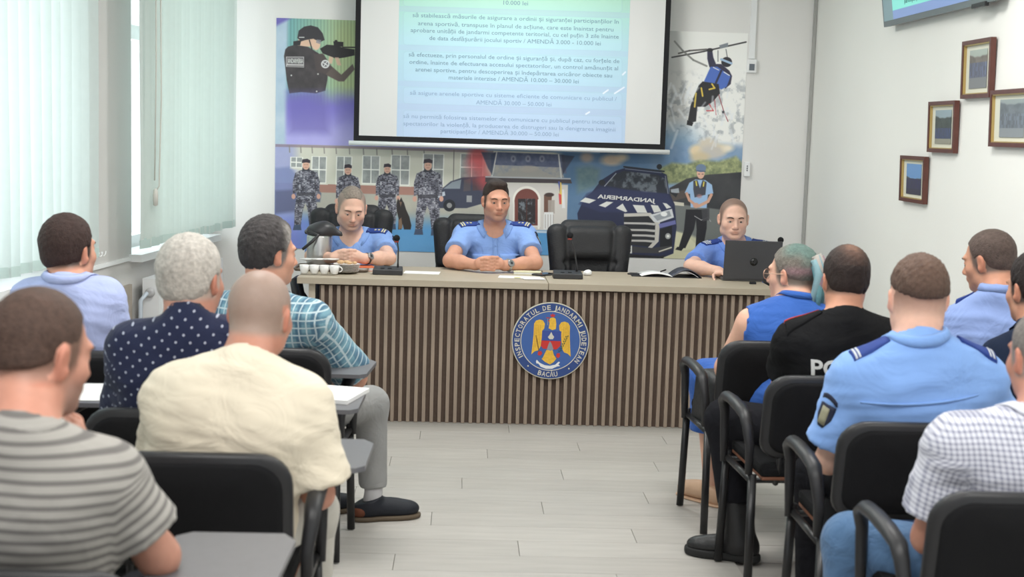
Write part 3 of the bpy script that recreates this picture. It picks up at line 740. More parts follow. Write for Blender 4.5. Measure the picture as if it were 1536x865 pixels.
def collar(A, style, m):
    N_, r, f, u = A.J['neck'], A.r, A.f, A.u; nr = A.nr; mb = MB(); n = 26; op = .62 if style == 'open' else .12; rows = []
    for k in range(n+1):
        a = math.pi/2+op/2*math.pi*.5+(2*math.pi-op*math.pi*.5)*k/n; e = min(k, n-k)/n   # e = 0 at the front ends
        c, s = math.cos(a), math.sin(a); ft = max(0, s); tip = max(0, 1-e*9)
        hi = N_+u*(.036-.034*ft)+r*c*(nr+.006)+f*(s*(nr+.010)-.006); md = N_+u*(.032-.038*ft)+r*c*(nr+.014)+f*(s*(nr+.020)-.008); lo = N_+u*(-.002-.045*ft-.040*tip)+r*c*(nr+(.024 if style == 'open' else .017)+.02*tip)+f*(s*(nr+(.034 if style == 'open' else .022)+.012*tip)-.010)
        ins = N_+u*(-.01-.05*ft)+r*c*(nr+.004)+f*(s*(nr+.006)-.006)
        rows.append((ins, hi, md, lo, nrm((r*c+f*s)*.3+u*(1-.75*ft)+(r*c+f*s)*ft*.7)))
    dirs = np.array([R_[4] for R_ in rows for _ in range(2)]); pp_ = np.array([p for R_ in rows for p in R_[2:4]])
    for _ in range(10):
        dd = sd(A.Q, pp_); pp_ = pp_+dirs*np.clip(.0045-dd, 0, .02)[:, None]*.8
    rows = [(R_[0], R_[1]+(pp_[2*i]-R_[2])*.8, pp_[2*i], pp_[2*i+1]) for i, R_ in enumerate(rows)]
    vs = [tuple(p) for R_ in rows for p in R_]; fs = [(i*4+j, i*4+j+1, i*4+j+5, i*4+j+4) for i in range(n) for j in range(3)]
    mb.add(vs, fs, True); o = mb.build('collar', m, A.root, fix=False)
    sm = o.modifiers.new('thickness', 'SOLIDIFY'); sm.thickness = .003; sm.offset = 0
    return o
# hair styles (functions giving solids in head space)
def h_short(t=.007, front=.070, ft=.100, nape=-.055, top=.0, quiff=0.0, ears=True, side=.0, bald=None, sh=0.0):
    def fn(hl, R, s):
        P = [ell(hl(0, -.014, .040+sh), np.array((.0765+t+side, .095+t, .086+t+top))*s, R, .02*s)]
        if quiff: P.append(ell(hl(0, .035, .105), np.array((.055, .045, .022+quiff))*s, R, .02*s))
        P.append(ell(hl(0, -.045, -.01), np.array((.066+t*.4, .058+t*.6, .055))*s, R, .02*s))
        P.append(plane_cut(hl(0, front, ft), R @ np.array((0, 1, -.55)), .004*s))
        P.append(plane_cut(hl(0, .028, .02), R @ np.array((0, 1.0, -.9)), .004*s))
        P.append(plane_cut(hl(0, 0, nape), R @ np.array((0, .25, -1)), .016*s))
        for sx in (-1, 1): P.append(ell(hl(sx*.056, front+.012, ft-.042), np.array((.026, .034, .036))*s, R, .008*s, 's'))
        if ears:
            for sx in (-1, 1): P.append(ell(hl(sx*.082, .006, -.012), np.array((.030, .026, .038))*s, R, .006*s, 's'))
        if bald: P.append(ell(hl(*bald[0]), np.array(bald[1])*s, R, .025*s, 's'))
        return P
    return fn
m_lblue = cloth_mat('light_blue_shirt_cloth', (0.24, 0.40, 0.78), 0.8, bump=.35, bscale=9)
m_lblue2 = cloth_mat('officer_shirt_cloth', (0.23, 0.37, 0.72), 0.8, bump=.35, bscale=9)
m_dblue = mat('epaulette_blue', (0.03, 0.06, 0.25), .7, .2, var=.1, vscale=60); m_gold = mat('pale_gold_braid', (0.62, 0.58, 0.38), .5, .4); m_silver = mat('silver_braid', (0.55, 0.58, 0.62), .5, .4)
m_black = cloth_mat('black_trouser_cloth', (0.012, 0.012, 0.015), .85); m_badge = mat('badge_black', (0.02, 0.025, 0.05), .7); m_badge2 = mat('badge_grey_gold', (0.30, 0.29, 0.20), .6)
UP = np.array([0, 0, 1.0])
def mark_stars(A, c, a, out, m): pass
def epaulette(A, side, stripes=2, m1=None, mstr=None, stars=2, length=.125, fwd=.022, tilt=.55):
    s_ = A.J['sr' if side > 0 else 'sl']; N_ = A.J['neck']; dr = nrm(-UP-A.f*tilt); up_ = -dr; tip = s_+A.r*side*.030+up_*.12+A.f*(fwd-.01); ins = N_+A.r*side*.085+up_*.12+A.f*fwd
    a = nrm(tip-ins); ins = tip-a*(length); b = nrm(np.cross(a, up_)); nu, nv = 9, 5
    pts = np.array([ins+a*length*(i/(nu-1))+b*.052*(1-.12*i/(nu-1)*0)*(j/(nv-1)-.5) for i in range(nu) for j in range(nv)])
    e = conform('epaulette', A.Q, m1 or m_dblue, A.root, pts, dr, nu, nv, .006, .006); e['label'] = 'dark blue shoulder strap with pale stripes'
    for k in range(stripes):
        c0 = ins+a*(length-.012-.014*k); p = np.array([c0+a*.008*(i-.5)+b*.050*(j/4-.5) for i in range(2) for j in range(5)])
        conform('braid_stripe', A.Q, mstr or m_gold, e, p, dr, 2, 5, .0075, .004)
    for k in range(stars):
        c0 = ins+a*(length-.05-.022*k); p = np.array([c0+a*.012*(i/2-.5)+b*.012*(j/2-.5) for i in range(3) for j in range(3)])
        conform('rank_star', A.Q, mstr or m_gold, e, p, dr, 3, 3, .008, .003)
def sleeve_badge(A, side, t=.32, dirv=None, w=.058, h=.075):
    s_, e_ = A.J['sr' if side > 0 else 'sl'], A.J['er' if side > 0 else 'el']; ax_ = nrm(e_-s_); c = s_+(e_-s_)*t; out = nrm(A.r*side+A.f*(dirv or .3)); out = nrm(out-ax_*(out@ax_)); b = np.cross(ax_, out)
    nu, nv = 7, 8; pts = []
    for j in range(nv):
        v = j/(nv-1); ww = w*(1 if v < .6 else 1-(v-.6)*1.6)
        for i in range(nu): pts.append(c+out*.12+ax_*h*(v-.5)+b*ww*(i/(nu-1)-.5))
    e = conform('sleeve_badge', A.Q, m_badge, A.root, np.array(pts), -out, nv, nu, .004, .004)
    pts = [c+out*.12+ax_*(h*.75)*(j/3-.5)+b*w*.5*(i/3-.5) for j in range(4) for i in range(4)]; conform('badge_emblem', A.Q, m_badge2, e, np.array(pts), -out, 4, 4, .006, .003)
    pts = [c+out*.12-ax_*(h*.68)+ax_*.016*(j-.5)+b*w*1.1*(i/5-.5)-ax_*.012*(1-(i/2.5-1)**2) for j in range(2) for i in range(6)]; conform('badge_arc', A.Q, m_badge, e, np.array(pts), -out, 2, 6, .004, .003)
def pocket(A, side, m):
    c = A.J['pelvis']*.40+A.J['neck']*.60+A.r*side*.085+A.f*.25; e = conform('pocket', A.Q, m, A.root, grid_pts(c-A.u*.055, A.r, A.u, .11, .12, 6, 6), -A.f, 6, 6, .0025, .004)
    conform('pocket_flap', A.Q, m, e, grid_pts(c, A.r, A.u, .118, .05, 6, 4), -A.f, 6, 4, .006, .004)
def placket(A, m):
    N_ = A.J['neck']; c = A.J['pelvis']*.45+N_*.55+A.f*.25-A.u*.03; e = conform('placket', A.Q, m, A.root, grid_pts(c, A.r, A.u, .032, .40, 3, 14), -A.f, 3, 14, .003, .004)
    for k in range(4):
        b = march(A.Q, [c+A.u*(.13-.085*k)], -A.f)[0]; MB().sphere(b+A.f*.003, .0055, 8, 6).build('button', m, e)
def watch(A, w, e, face_dir, metal=None):
    ax_ = nrm(A.J[e]-A.J[w]); c = A.J[w]+ax_*.022; q = MB(); fd = nrm(V3(face_dir)-ax_*(V3(face_dir)@ax_)); sd_ = np.cross(ax_, fd)
    q.tube([Vector(c+(fd*math.cos(t)+sd_*math.sin(t))*.0315) for t in [2*math.pi*k/20 for k in range(20)]], .0085, 8, ry=.35, closed=True)
    # the strap lies flat: ry shrinks the radial axis
    wt = q.build('wristwatch', metal or mat('watch_strap', (.05, .05, .055), .5), A.root); cc = c+fd*.036
    rot = Matrix(np.stack([ax_, sd_, fd], 1).tolist())
    MB().lathe([(.021, -.006), (.0215, .003), (.018, .005)], Vector(cc), 20, rot).build('watch_case', mat('watch_case', (.35, .35, .36), .3, .5, .8), wt)
    MB().lathe([(.0165, .0045), (.0001, .0055)], Vector(cc), 20, rot).build('watch_face', mat('watch_face', (.03, .035, .04), .2), wt)
def J3(d): return {k: (at(*v) if len(v) == 3 else v[0]) for k, v in d.items()}
def legs_for(px, py, Y, yaw, spread=.13, kz=.50, fwd=.44, az=.09, shin=.0):
    p = at(px, py, Y); p.z = .55; a = math.radians(yaw); f = Vector((-math.sin(a), math.cos(a), 0)); r = Vector((f.y, -f.x, 0)); d = {'pelvis': p}
    for s, n in ((-1, 'l'), (1, 'r')):
        d['k'+n] = p+f*fwd+r*spread*s; d['k'+n].z = kz; d['a'+n] = p+f*(fwd-.02+shin)+r*spread*s; d['a'+n].z = az
    return d
# ---- officers behind the desk -------------------------------------------------
YO = 8.22
# centre officer
J = J3(dict(head=(744, 302, YO-.06), neck=(742, 338, YO+.03), sr=(697, 352, YO), sl=(787, 352, YO), er=(675, 398, 7.93), el=(803, 398, 7.93), wr=(713, 402, 7.80), wl=(757, 401, 7.80)))
J.update(legs_for(742, 500, YO+.02, 180)); J['clasp'] = V3(at(734, 398, 7.77)); J['clasp'][2] = DZ+.058
for k in ('er', 'el'): J[k].z = DZ+.050
for k in ('wr', 'wl'): J[k].z = DZ+.042
h_dark = np.array(srgb(58, 48, 44))
A = person('officer in pale blue shirt, hands folded, at the middle of the desk', J, 180, 192, -4, 0, 1.0, 'b', 1.0, hands='clasp', fine=.0032, stub=.5, scalp=srgb(92, 74, 66),
    hair=dict(col=h_dark, prims=h_short(.005, .078, .098, top=.006, quiff=.004, side=-.004, nape=-.02), h=.0035), shirt=dict(mat=m_lblue2, i=.014, sleeve=.62, loose=1.12, collar='open', neckf=.9, wr=.0035), pants=dict(mat=m_black))
for s in (-1, 1): epaulette(A, s); pocket(A, s, m_lblue2)
placket(A, m_lblue2); sleeve_badge(A, -1, .34, .55); watch(A, 'wl', 'el', (0, -1, .35), mat('steel_strap', (.5, .5, .5), .35, .5, .8))
# left officer
J = J3(dict(head=(527, 313, YO-.07), neck=(527, 350, YO+.04), sr=(481, 362, YO+.02), sl=(573, 362, YO+.02), er=(468, 394, 7.98), el=(583, 392, 7.98), wr=(500, 400, 7.80), wl=(546, 399, 7.80)))
J.update(legs_for(527, 500, YO+.04, 180)); J['clasp'] = V3(at(521, 386, 7.80)); J['clasp'][2] = DZ+.075
for k in ('er', 'el'): J[k].z = DZ+.050
for k in ('wr', 'wl'): J[k].z = DZ+.060
A = person('officer with greying hair looking down, hands folded behind the steel jug', J, 180, 192, -20, -2, 1.03, 'd', 1.1, hands='clasp', fine=.0032, stub=.5, fat=1.06, jaw=1.15, scalp=srgb(150, 132, 122),
    hair=dict(col=np.array(srgb(138, 127, 117)), prims=h_short(.0022, .066, .100, top=.002, side=-.004, nape=-.02), h=.0035), shirt=dict(mat=m_lblue2, i=.014, sleeve=.62, loose=1.12, collar='open', neckf=.9, wr=.0035), pants=dict(mat=m_black), brow=mat('greying_eyebrow', (.13, .10, .08), .8))
for s in (-1, 1): epaulette(A, s); pocket(A, s, m_lblue2)
placket(A, m_lblue2); sleeve_badge(A, -1, .30, .55); watch(A, 'wl', 'el', (0, -1, .35))
# right officer at the laptop
J = J3(dict(head=(1100, 329, YO-.07), neck=(1101, 362, YO+.03), sr=(1060, 380, YO), sl=(1146, 380, YO), er=(1036, 404, 7.95), el=(1166, 404, 7.95), wr=(1076, 409, 7.82), wl=(1126, 409, 7.82)))
J.update(legs_for(1101, 500, YO+.02, 180))
for k in ('er', 'el'): J[k].z = DZ+.052
for k in ('wr', 'wl'): J[k].z = DZ+.040
J['hr'] = V3((.5, -1, -.05)); J['hl'] = V3((-.5, -1, -.05)); 
A = person('young shaven-headed officer in blue shirt sitting behind the open laptop', J, 180, 178, -7, 0, 1.02, 'd', 1.0, fine=.0032, fat=1.07, jaw=1.12, scalp=srgb(136, 112, 100), blush=.7,
    hair=None, shirt=dict(mat=cloth_mat('mid_blue_shirt_cloth', (0.15, 0.27, 0.68), .8, bscale=9), i=.014, sleeve=.72, loose=1.15, collar='open', neckf=.9, wr=.0035), pants=dict(mat=m_black))
for s in (-1, 1): epaulette(A, s, 3, None, m_silver, 1)
# ---------------------------------------------------------------- seats
m_pl = mat('black_plastic', (0.018, 0.018, 0.020), .42, .4, bump=.08, bscale=400); m_pad = mat('black_seat_fabric', (0.012, 0.012, 0.013), .95, .1, bump=.2, bscale=300)
m_tube = mat('black_lacquered_tube', (0.012, 0.012, 0.013), .35, .5); m_ply = mat('brown_seat_board', (0.20, 0.085, 0.05), .5, .3); m_tab = mat('dark_grey_tablet', (0.13, 0.13, 0.14), .40, .5, var=.04, vscale=30)
def audience_chair(px, py, Y, yaw, label, tablet=None, group='black armchairs of the audience', tabpos=None, floor=None):
    p = at(px, py, Y); t = thing('conference_chair', label, 'chair', (p.x, p.y, 0), group); a = math.radians(yaw); Rz = Matrix.Rotation(a, 3, 'Z')
    o = Vector((p.x, p.y, 0)); w = lambda x, y, z: o + Rz @ Vector((x, y, z))
    # origin under the backrest; +y forward
    prof = rrect(.47, .30, .06, 6, .085); mb = MB(); ny = 7; tilt = -.16
    def shell(inset, y0, th, name, m, par_, bow=.035, lip=0):
        mb = MB(); rings = []
        outl = [(x*(1-inset/.235), z*(1-inset/.15)) for x, z in prof]
        def P(x, z, d): return w(x, y0 + d + bow*(1-(x/.235)**2)*-1 + bow + tilt*(z), .650+z)
        n = len(outl); lev = [(1.0, 0), (.985, -.010), (.93, -.016), (0.5, -.018)]
        vs = []; 
        for (sc, d) in lev: vs += [P(x*sc, z*sc, d) for x, z in outl]
        vs.append(P(0, 0, -.018)); nb = len(vs)
        for (sc, d) in [(1.0, th), (.97, th+.006), (.5, th+.008)]: vs += [P(x*sc, z*sc, d) for x, z in outl]
        vs.append(P(0, 0, th+.008)); fs = []
        for l in range(3): fs += [(l*n+k, (l+1)*n+k, (l+1)*n+(k+1) % n, l*n+(k+1) % n) for k in range(n)]
        fs += [(3*n+k, 4*n, 3*n+(k+1) % n) for k in range(n)]
        for l in range(2): fs += [(nb+l*n+k, nb+l*n+(k+1) % n, nb+(l+1)*n+(k+1) % n, nb+(l+1)*n+k) for k in range(n)]
        fs += [(nb+2*n+k, nb+2*n+(k+1) % n, nb+3*n) for k in range(n)]
        fs += [(k, (k+1) % n, nb+(k+1) % n, nb+k) for k in range(n)]
        mb.add(vs, fs, True); return mb.build(name, m, par_)
    bs = shell(0, 0, .012, 'backrest_shell', m_pl, t); shell(.022, -.0165, .002, 'back_panel', m_pad, bs, lip=1); bp = shell(.012, .022, .018, 'backrest_cushion', m_pad, t)
    bb = shell(.004, .013, .008, 'backrest_board', m_ply, t); bb['label'] = 'thin brown board edge between shell and cushion'
    MB().box(w(0, .25, .455), (.46, .43, .045), Rz, bev=.018).build('seat', m_pad, t)
    MB().box(w(0, .25, .428), (.45, .42, .012), Rz, bev=.004).build('seat_board', m_ply, t)
    for s in (-1, 1):
        MB().tube([w(s*.165, .22, .418), w(s*.165, .075, .405), w(s*.165, .045, .45), w(s*.165, .034, .56)], .011, 8).build('back_bracket', m_tube, t)
        for nm, y1, y2 in (('leg', .415, .445), ('leg', .055, .020)):
            MB().tube([w(s*.255, y1, .44), w(s*.262, y2, .006)], .0155, 10, ry=.62).build(nm, m_tube, t)
        A_ = MB(); sx = s*.268
        pts = [(.405, .40), (.418, .50), (.425, .585), (.412, .632), (.37, .655), (.28, .658), (.18, .652), (.10, .640), (.068, .61), (.058, .54), (.056, .44)]
        A_.tube([w(sx + s*.01*(z > .6), y, z) for y, z in pts], [.014, .016, .018, .022, .024, .024, .024, .023, .020, .017, .014], 10, ry=.75); A_.build('armrest', m_pl, t)
        f = MB(); f.tube([w(s*.255, .415, .415), w(s*.255, .055, .415)], .012, 8); f.build('side_bar', m_tube, t)
    for y in (.40, .08): f = MB(); f.tube([w(-.255, y, .412), w(.255, y, .412)], .010, 8); f.build('cross_bar', m_tube, t)
    if tablet:
        cx, cy = tablet; tz = .690
        lp = [(-.13, -.17), (.10, -.17), (.125, -.14), (.13, .12), (.10, .17), (-.10, .17), (-.13, .14), (-.145, -.02)]
        T_ = MB().slabloop([w(cx+x, cy+y, tz) for x, y in lp], .014, (0, 0, 1)); T_.build('writing_tablet', m_tab, t)
        B = MB().tube([w(.268, .30, .62), w(.272, .31, .66), w(cx, cy, tz-.002)], .011, 8); B.build('tablet_bracket', m_tube, t)
    return t
# right block, left block (backrest position)
audience_chair(1163, 600, 5.33, 4, 'black armchair of the woman in the blue dress, front row by the desk')
audience_chair(1248, 640, 4.56, 3, 'black armchair with brown board edge under the man in black lettered shirt')
audience_chair(1378, 700, 3.82, 0, 'black armchair under the broad officer in pale blue shirt with shoulder straps')
audience_chair(1545, 820, 3.06, 0, 'black armchair in the bottom corner under the man in checked shirt')
audience_chair(1500, 560, 4.85, 6, 'black armchair of the officer sitting against the wall with framed photos')
audience_chair(1580, 600, 4.20, 3, 'black armchair at the wall under the man in a dark navy shirt')
audience_chair(397, 600, 4.88, -3, 'black armchair with folding tablet under the man in plaid shirt', (.235, .20))
audience_chair(100, 560, 4.72, 0, 'black armchair by the window under the man in plain pale shirt')
audience_chair(250, 640, 3.78, 0, 'black armchair with tablet under the white-haired man in dotted polo', (.37, .66))
audience_chair(292, 740, 3.28, 0, 'black armchair with empty backrest corner under the man in cream shirt', (.27, .42))
audience_chair(5, 860, 2.38, 0, 'black armchair with wide grey tablet under the man in striped shirt', (.325, .39))
# executive chairs behind the desk
m_lea = mat('black_leather', (0.022, 0.022, 0.024), .55, .35, var=.1, vscale=20, bump=.25, bscale=130)
def executive_chair(px, Y, top, label, yaw=180):
    p = at(px, 340, Y); t = thing('office_chair', label, 'chair', (p.x, Y, 0), 'black leather office chairs behind the desk'); a = math.radians(yaw-180); Rm = np.array(Matrix.Rotation(a, 3, 'Z')); o = V3((p.x, Y, 0))
    w = lambda x, y, z: o + Rm @ np.array((x, y, z)); T = Rm @ rotm(0, -8)
    # faces -y
    c = top-.36
    P = [rbox(w(0, .0, c+.02), (.175, .055, .33), .05, T, .03), rbox(w(0, -.03, c+.21), (.150, .055, .10), .05, T, .02)]
    for s in (-1, 1):
        P += [rbox(w(s*.185, -.03, c+.16), (.062, .065, .165), .055, T @ rotm(0, 0, s*6), .012), rbox(w(s*.190, -.02, c-.13), (.055, .065, .20), .05, T @ rotm(0, 0, -s*3), .012)]
    P += [cone(w(-.15, -.035, c+.105), w(.15, -.035, c+.105), .016, .016, .01)]
    P.append(dict(cone(w(-.15, -.088, c+.10), w(.15, -.088, c+.10), .012, .012, .02), op='s'))
    for s in (-1, 1): P.append(dict(cone(w(s*.138, -.090, c+.30), w(s*.132, -.090, c-.25), .010, .010, .015), op='s'))
    sdf_obj('backrest', P, m_lea, t, .0085, smooth=1)
    P = [rbox(w(0, -.27, .47), (.25, .25, .06), .055, Rm, .02)]; sdf_obj('seat', P, m_lea, t, .013, smooth=1)
    ww = lambda x, y, z: Vector(w(x, y, z))
    for s in (-1, 1):
        MB().tube([ww(s*.24, -.05, .47), ww(s*.30, -.08, .56), ww(s*.31, -.15, .66), ww(s*.31, -.38, .665), ww(s*.29, -.44, .60), ww(s*.25, -.40, .46)], .022, 10).build('armrest', m_pl, t)
    MB().tube([ww(0, -.25, .42), ww(0, -.25, .10)], .03, 12).build('gas_lift', mat('chair_steel', (.4, .4, .42), .3, .5, .8), t)
    for k in range(5):
        an = 2*math.pi*k/5+.3; e = (math.cos(an)*.30, math.sin(an)*.30-.25); b = MB().tube([ww(0, -.25, .11), ww(e[0], e[1], .075)], [.026, .018], 8).build('foot_spoke', m_pl, t)
        q = ww(e[0], e[1], .03); MB().lathe([(.001, -.022), (.028, -.022), (.028, .022), (.001, .022)], q, 14, Matrix.Rotation(math.pi/2, 3, 'X')).build('caster', m_pl, b)
    return t
executive_chair(528, 8.50, 1.125, 'black leather office chair behind the officer looking down')
executive_chair(712, 8.50, 1.085, 'black leather office chair behind the middle officer, shifted to his side', 175)
executive_chair(884, 8.22, 1.085, 'empty black leather office chair with pillow-like headrest beside the middle officer', 182)
executive_chair(1101, 8.50, .86, 'low black office chair hidden behind the officer at the laptop')
# ---------------------------------------------------------------- audience
def arms(J, l=None, r=None):
    for s, v in (('l', l), ('r', r)):
        if v: J['e'+s] = V3(at(*v[0])); J['w'+s] = V3(at(*v[1]))
def dz(p, z): p = V3(p); p[2] = z; return p
# man in plain pale shirt at the window
m_ps = cloth_mat('pale_lavender_shirt', (0.42, 0.48, 0.75), .8, bscale=8, bump=.4)
J = J3(dict(head=(104, 378, 4.97), neck=(100, 420, 4.90), sl=(48, 450, 4.93), sr=(156, 448, 4.93), el=(22, 545, 5.0), er=(188, 540, 5.02), wl=(50, 575, 5.22), wr=(150, 575, 5.24)))
J.update(legs_for(102, 600, 4.96, 0))
A = person('dark-haired man in plain pale lavender shirt seated beside the near blind', J, 0, -28, 4, 0, 1.0, 'b', 1.0, fine=.005, scalp=srgb(70, 54, 48),
    hair=dict(col=np.array(srgb(62, 46, 42)), prims=h_short(.010, top=.010, nape=-.052), rough=.002), shirt=dict(mat=m_ps, i=.018, sleeve=1.5, loose=1.1, collar='closed', wr=.005), pants=dict(mat=m_black))
# white-haired man in dotted navy polo
def dots(nt, u, v):
    c = None
    for ph in (0.0, 0.5):
        fu = nmath(nt, 'SUBTRACT', nmath(nt, 'FRACT', nmath(nt, 'ADD', nmath(nt, 'MULTIPLY', u, 1/.040), 50+ph)), .5); fv = nmath(nt, 'SUBTRACT', nmath(nt, 'FRACT', nmath(nt, 'ADD', nmath(nt, 'MULTIPLY', v, 1/.040), 50+ph)), .5)
        d = nmath(nt, 'SQRT', nmath(nt, 'ADD', nmath(nt, 'MULTIPLY', fu, fu), nmath(nt, 'MULTIPLY', fv, fv))); m = nmath(nt, 'LESS_THAN', d, .085); c = m if c is None else nmath(nt, 'MAXIMUM', c, m)
    return nmix(nt, c, (0.017, 0.022, 0.058), (0.42, 0.45, 0.55))
m_dot = cloth_mat('navy_dotted_polo', (0.02, 0.025, 0.06), .85, dots, .35, 8)
J = J3(dict(head=(287, 422, 4.02), neck=(280, 486, 3.96), sl=(200, 520, 3.98), sr=(350, 512, 3.98), el=(185, 640, 4.08), er=(385, 640, 4.08), wl=(215, 672, 4.32), wr=(340, 660, 4.32)))
J.update(legs_for(275, 700, 4.02, 0))
whc = np.array(srgb(196, 190, 182))
A = person('white-haired man in navy polo shirt with small white dots', J, 0, -24, 0, 0, 1.03, 'e', 1.12, fine=.005, fat=1.04, scalp=srgb(190, 170, 158),
    hair=dict(col=whc, prims=h_short(.008, top=.008, nape=-.050, side=.003), rough=.0022, tint=lambda q, c: c*(1-.22*np.exp(-((q[:, 0]-.0)/.05)**2-((q[:, 2]-.02)/.05)**2)[:, None])),
    shirt=dict(mat=m_dot, i=.018, sleeve=.80, loose=1.18, neckband=True, wr=.004), pants=dict(mat=m_black))
# man in plaid shirt
def plaid(nt, u, v):
    base = (0.13, 0.25, 0.33); c = nmix(nt, lines(nt, u, .055, .0, .45), (0.17, 0.32, 0.39), (0.08, 0.17, 0.25)); c = nmix(nt, nmath(nt, 'MULTIPLY', lines(nt, v, .055, .0, .45), .5), c, (0.07, 0.16, 0.24))
    w = nmath(nt, 'MAXIMUM', lines(nt, u, .0275, .42, .60), lines(nt, v, .0275, .42, .60)); return nmix(nt, nmath(nt, 'MULTIPLY', w, .75), c, (0.58, 0.68, 0.70))
m_plaid = cloth_mat('teal_plaid_cloth', (.2, .3, .4), .85, plaid, .35, 9)
J = J3(dict(head=(404, 382, 5.10), neck=(393, 444, 5.06), sl=(338, 468, 5.12), sr=(466, 480, 4.98), el=(330, 560, 5.2), er=(534, 566, 5.18), wl=(400, 580, 5.45), wr=(470, 588, 5.42)))
J.update(legs_for(400, 600, 4.95, -28)); J['pelvis'] = dz(at(402, 600, 5.10), .55)
J['kr'] = V3(at(556, 606, 5.50)); J['kl'] = dz(at(450, 600, 5.55), .50); J['ar'] = V3(at(560, 745, 5.46)); J['al'] = dz(at(470, 745, 5.5), .09); J['fr'] = V3((.92, .40, 0)); J['fl'] = V3((.8, .6, 0))
gc = np.array(srgb(66, 62, 62))
m_greyt = cloth_mat('grey_trouser_cloth', (0.27, 0.27, 0.265), .85, bscale=8, bump=.4)
A = person('dark-haired man in blue-green plaid shirt and grey trousers by the aisle', J, -20, -55, -3, 0, 1.0, 'b', 1.08, fine=.005, scalp=srgb(120, 112, 108),
    hair=dict(col=gc, prims=h_short(.013, top=.014, nape=-.050, side=.002), rough=.0035, tint=lambda q, c: c+(np.array(srgb(150, 145, 140))-c)*(sstep(.035, .065, np.abs(q[:, 0]))*sstep(.0, .05, q[:, 1]))[:, None]),
    shirt=dict(mat=m_plaid, i=.020, sleeve=.90, loose=1.25, collar='closed', wr=.004), pants=dict(mat=m_greyt, r=1.0, cuff=.10))
m_shoe = mat('dark_shoe_leather', (0.012, 0.014, 0.020), .6, .3, bump=.1, bscale=200); m_sole = mat('shoe_sole', (0.10, 0.075, 0.05), .7); m_heel = mat('brown_heel_leather', (0.14, 0.045, 0.022), .6); m_sock = mat('white_sock', (0.55, 0.54, 0.55), .9)
def shoe(A, a, d, name='shoe', m=None, L=.285, sole=None, tall=0, soleh=.022, z0=0.0, lean=(0, 0, 0)):
    a = V3(a); a = np.array((a[0], a[1], 0)); d = nrm(d); R = np.stack([np.array((d[1], -d[0], 0)), d, UP], 1); q = lambda x, y, z: a+R@np.array((x, y, z))
    P = [ell(q(0, -.035, .050), (.038, .052, .056), R, .02), ell(q(0, .055, .050), (.043, .075, .042), R, .03), ell(q(0, .130, .040), (.046, .065, .036), R, .03), cone(q(0, -.01, .07), q(0, -.01, .105+tall)+V3(lean), .042+.018*(tall > 0), .043+.026*(tall > 0), .03),
         plane_cut(q(0, 0, soleh-.004), -UP), plane_cut(q(0, 0, .098+tall), R[:, 1]*-.35+UP)]
    s = sdf_obj(name, P, m or m_shoe, A.root, .006, smooth=1)
    P = [ell(q(0, -.035, soleh*.5), (.043, .058, .1), R, .02), ell(q(0, .07, soleh*.5), (.045, .10, .1), R, .03), ell(q(0, .13, soleh*.5), (.050, .073, .1), R, .03), plane_cut(q(0, 0, .001), -UP), plane_cut(q(0, 0, soleh), UP)]
    o = sdf_obj('sole', P, sole or m_sole, s, .006, smooth=1); return s, q, R
J_ = A.J
s, q, R = shoe(A, J_['ar']-V3((.0, 0, 0)), (.95, .30, 0)); s['label'] = 'dark canvas shoe with brown heel'
P = [ell(q(0, -.050, .045), (.040, .040, .035), R, .01), plane_cut(q(0, 0, .020), -UP), plane_cut(q(0, -.035, .05), R[:, 1]), plane_cut(q(0, 0, .062), UP)]; sdf_obj('heel_patch', P, m_heel, s, .005)
lc = MB()
for k in range(4): lc.tube([Vector(q(-.026, .035+.018*k, .083-.005*k)), Vector(q(0, .038+.018*k, .094-.006*k)), Vector(q(.026, .035+.018*k, .083-.005*k))], .0028, 6)
lc.build('lace', m_shoe, s)
MB().tube([Vector(J_['ar']+V3((0, 0, .09))), Vector(J_['ar']+V3((0, 0, .02))), Vector(q(0, -.01, .055))], [.041, .037, .037], 14).build('sock', m_sock, A.root)
shoe(A, J_['al'], (.8, .6, 0))
MB().tube([Vector(J_['al']+V3((0, 0, .09))), Vector(J_['al']+V3((0, 0, -.03)))], [.041, .037], 14).build('sock', m_sock, A.root)
# man in cream shirt
m_cream = cloth_mat('cream_shirt_cloth', (0.74, 0.665, 0.53), .8, bscale=6, bump=.45, wrinkle=(1, 1, 1.6))
m_beige = cloth_mat('light_beige_trouser', (0.50, 0.48, 0.43), .85, bscale=8)
J = J3(dict(head=(390, 474, 3.62), neck=(368, 544, 3.50), sl=(264, 596, 3.52), sr=(450, 606, 3.54), el=(244, 740, 3.75), er=(478, 740, 3.54), wl=(320, 770, 3.9), wr=(440, 700, 3.80)))
J.update(legs_for(330, 820, 3.42, -8)); J['pelvis'] = dz(at(318, 800, 3.50), .56)
bz = np.array(srgb(150, 132, 122))
A = person('man with shaved balding head in plain cream shirt leaning forward and to the aisle', J, -8, -18, -6, 3, 1.0, 'e', 1.15, fine=.005, fat=1.03, scalp=srgb(158, 136, 124), scalpfn=lambda x, y, z: 1-.75*np.exp(-((x/.045)**2+((y-.02)/.05)**2))*(z > .08),
    hair=None, shirt=dict(mat=m_cream, i=.024, sleeve=.88, loose=1.4, wr=.006, neckband=False, rib=True), pants=dict(mat=m_beige))
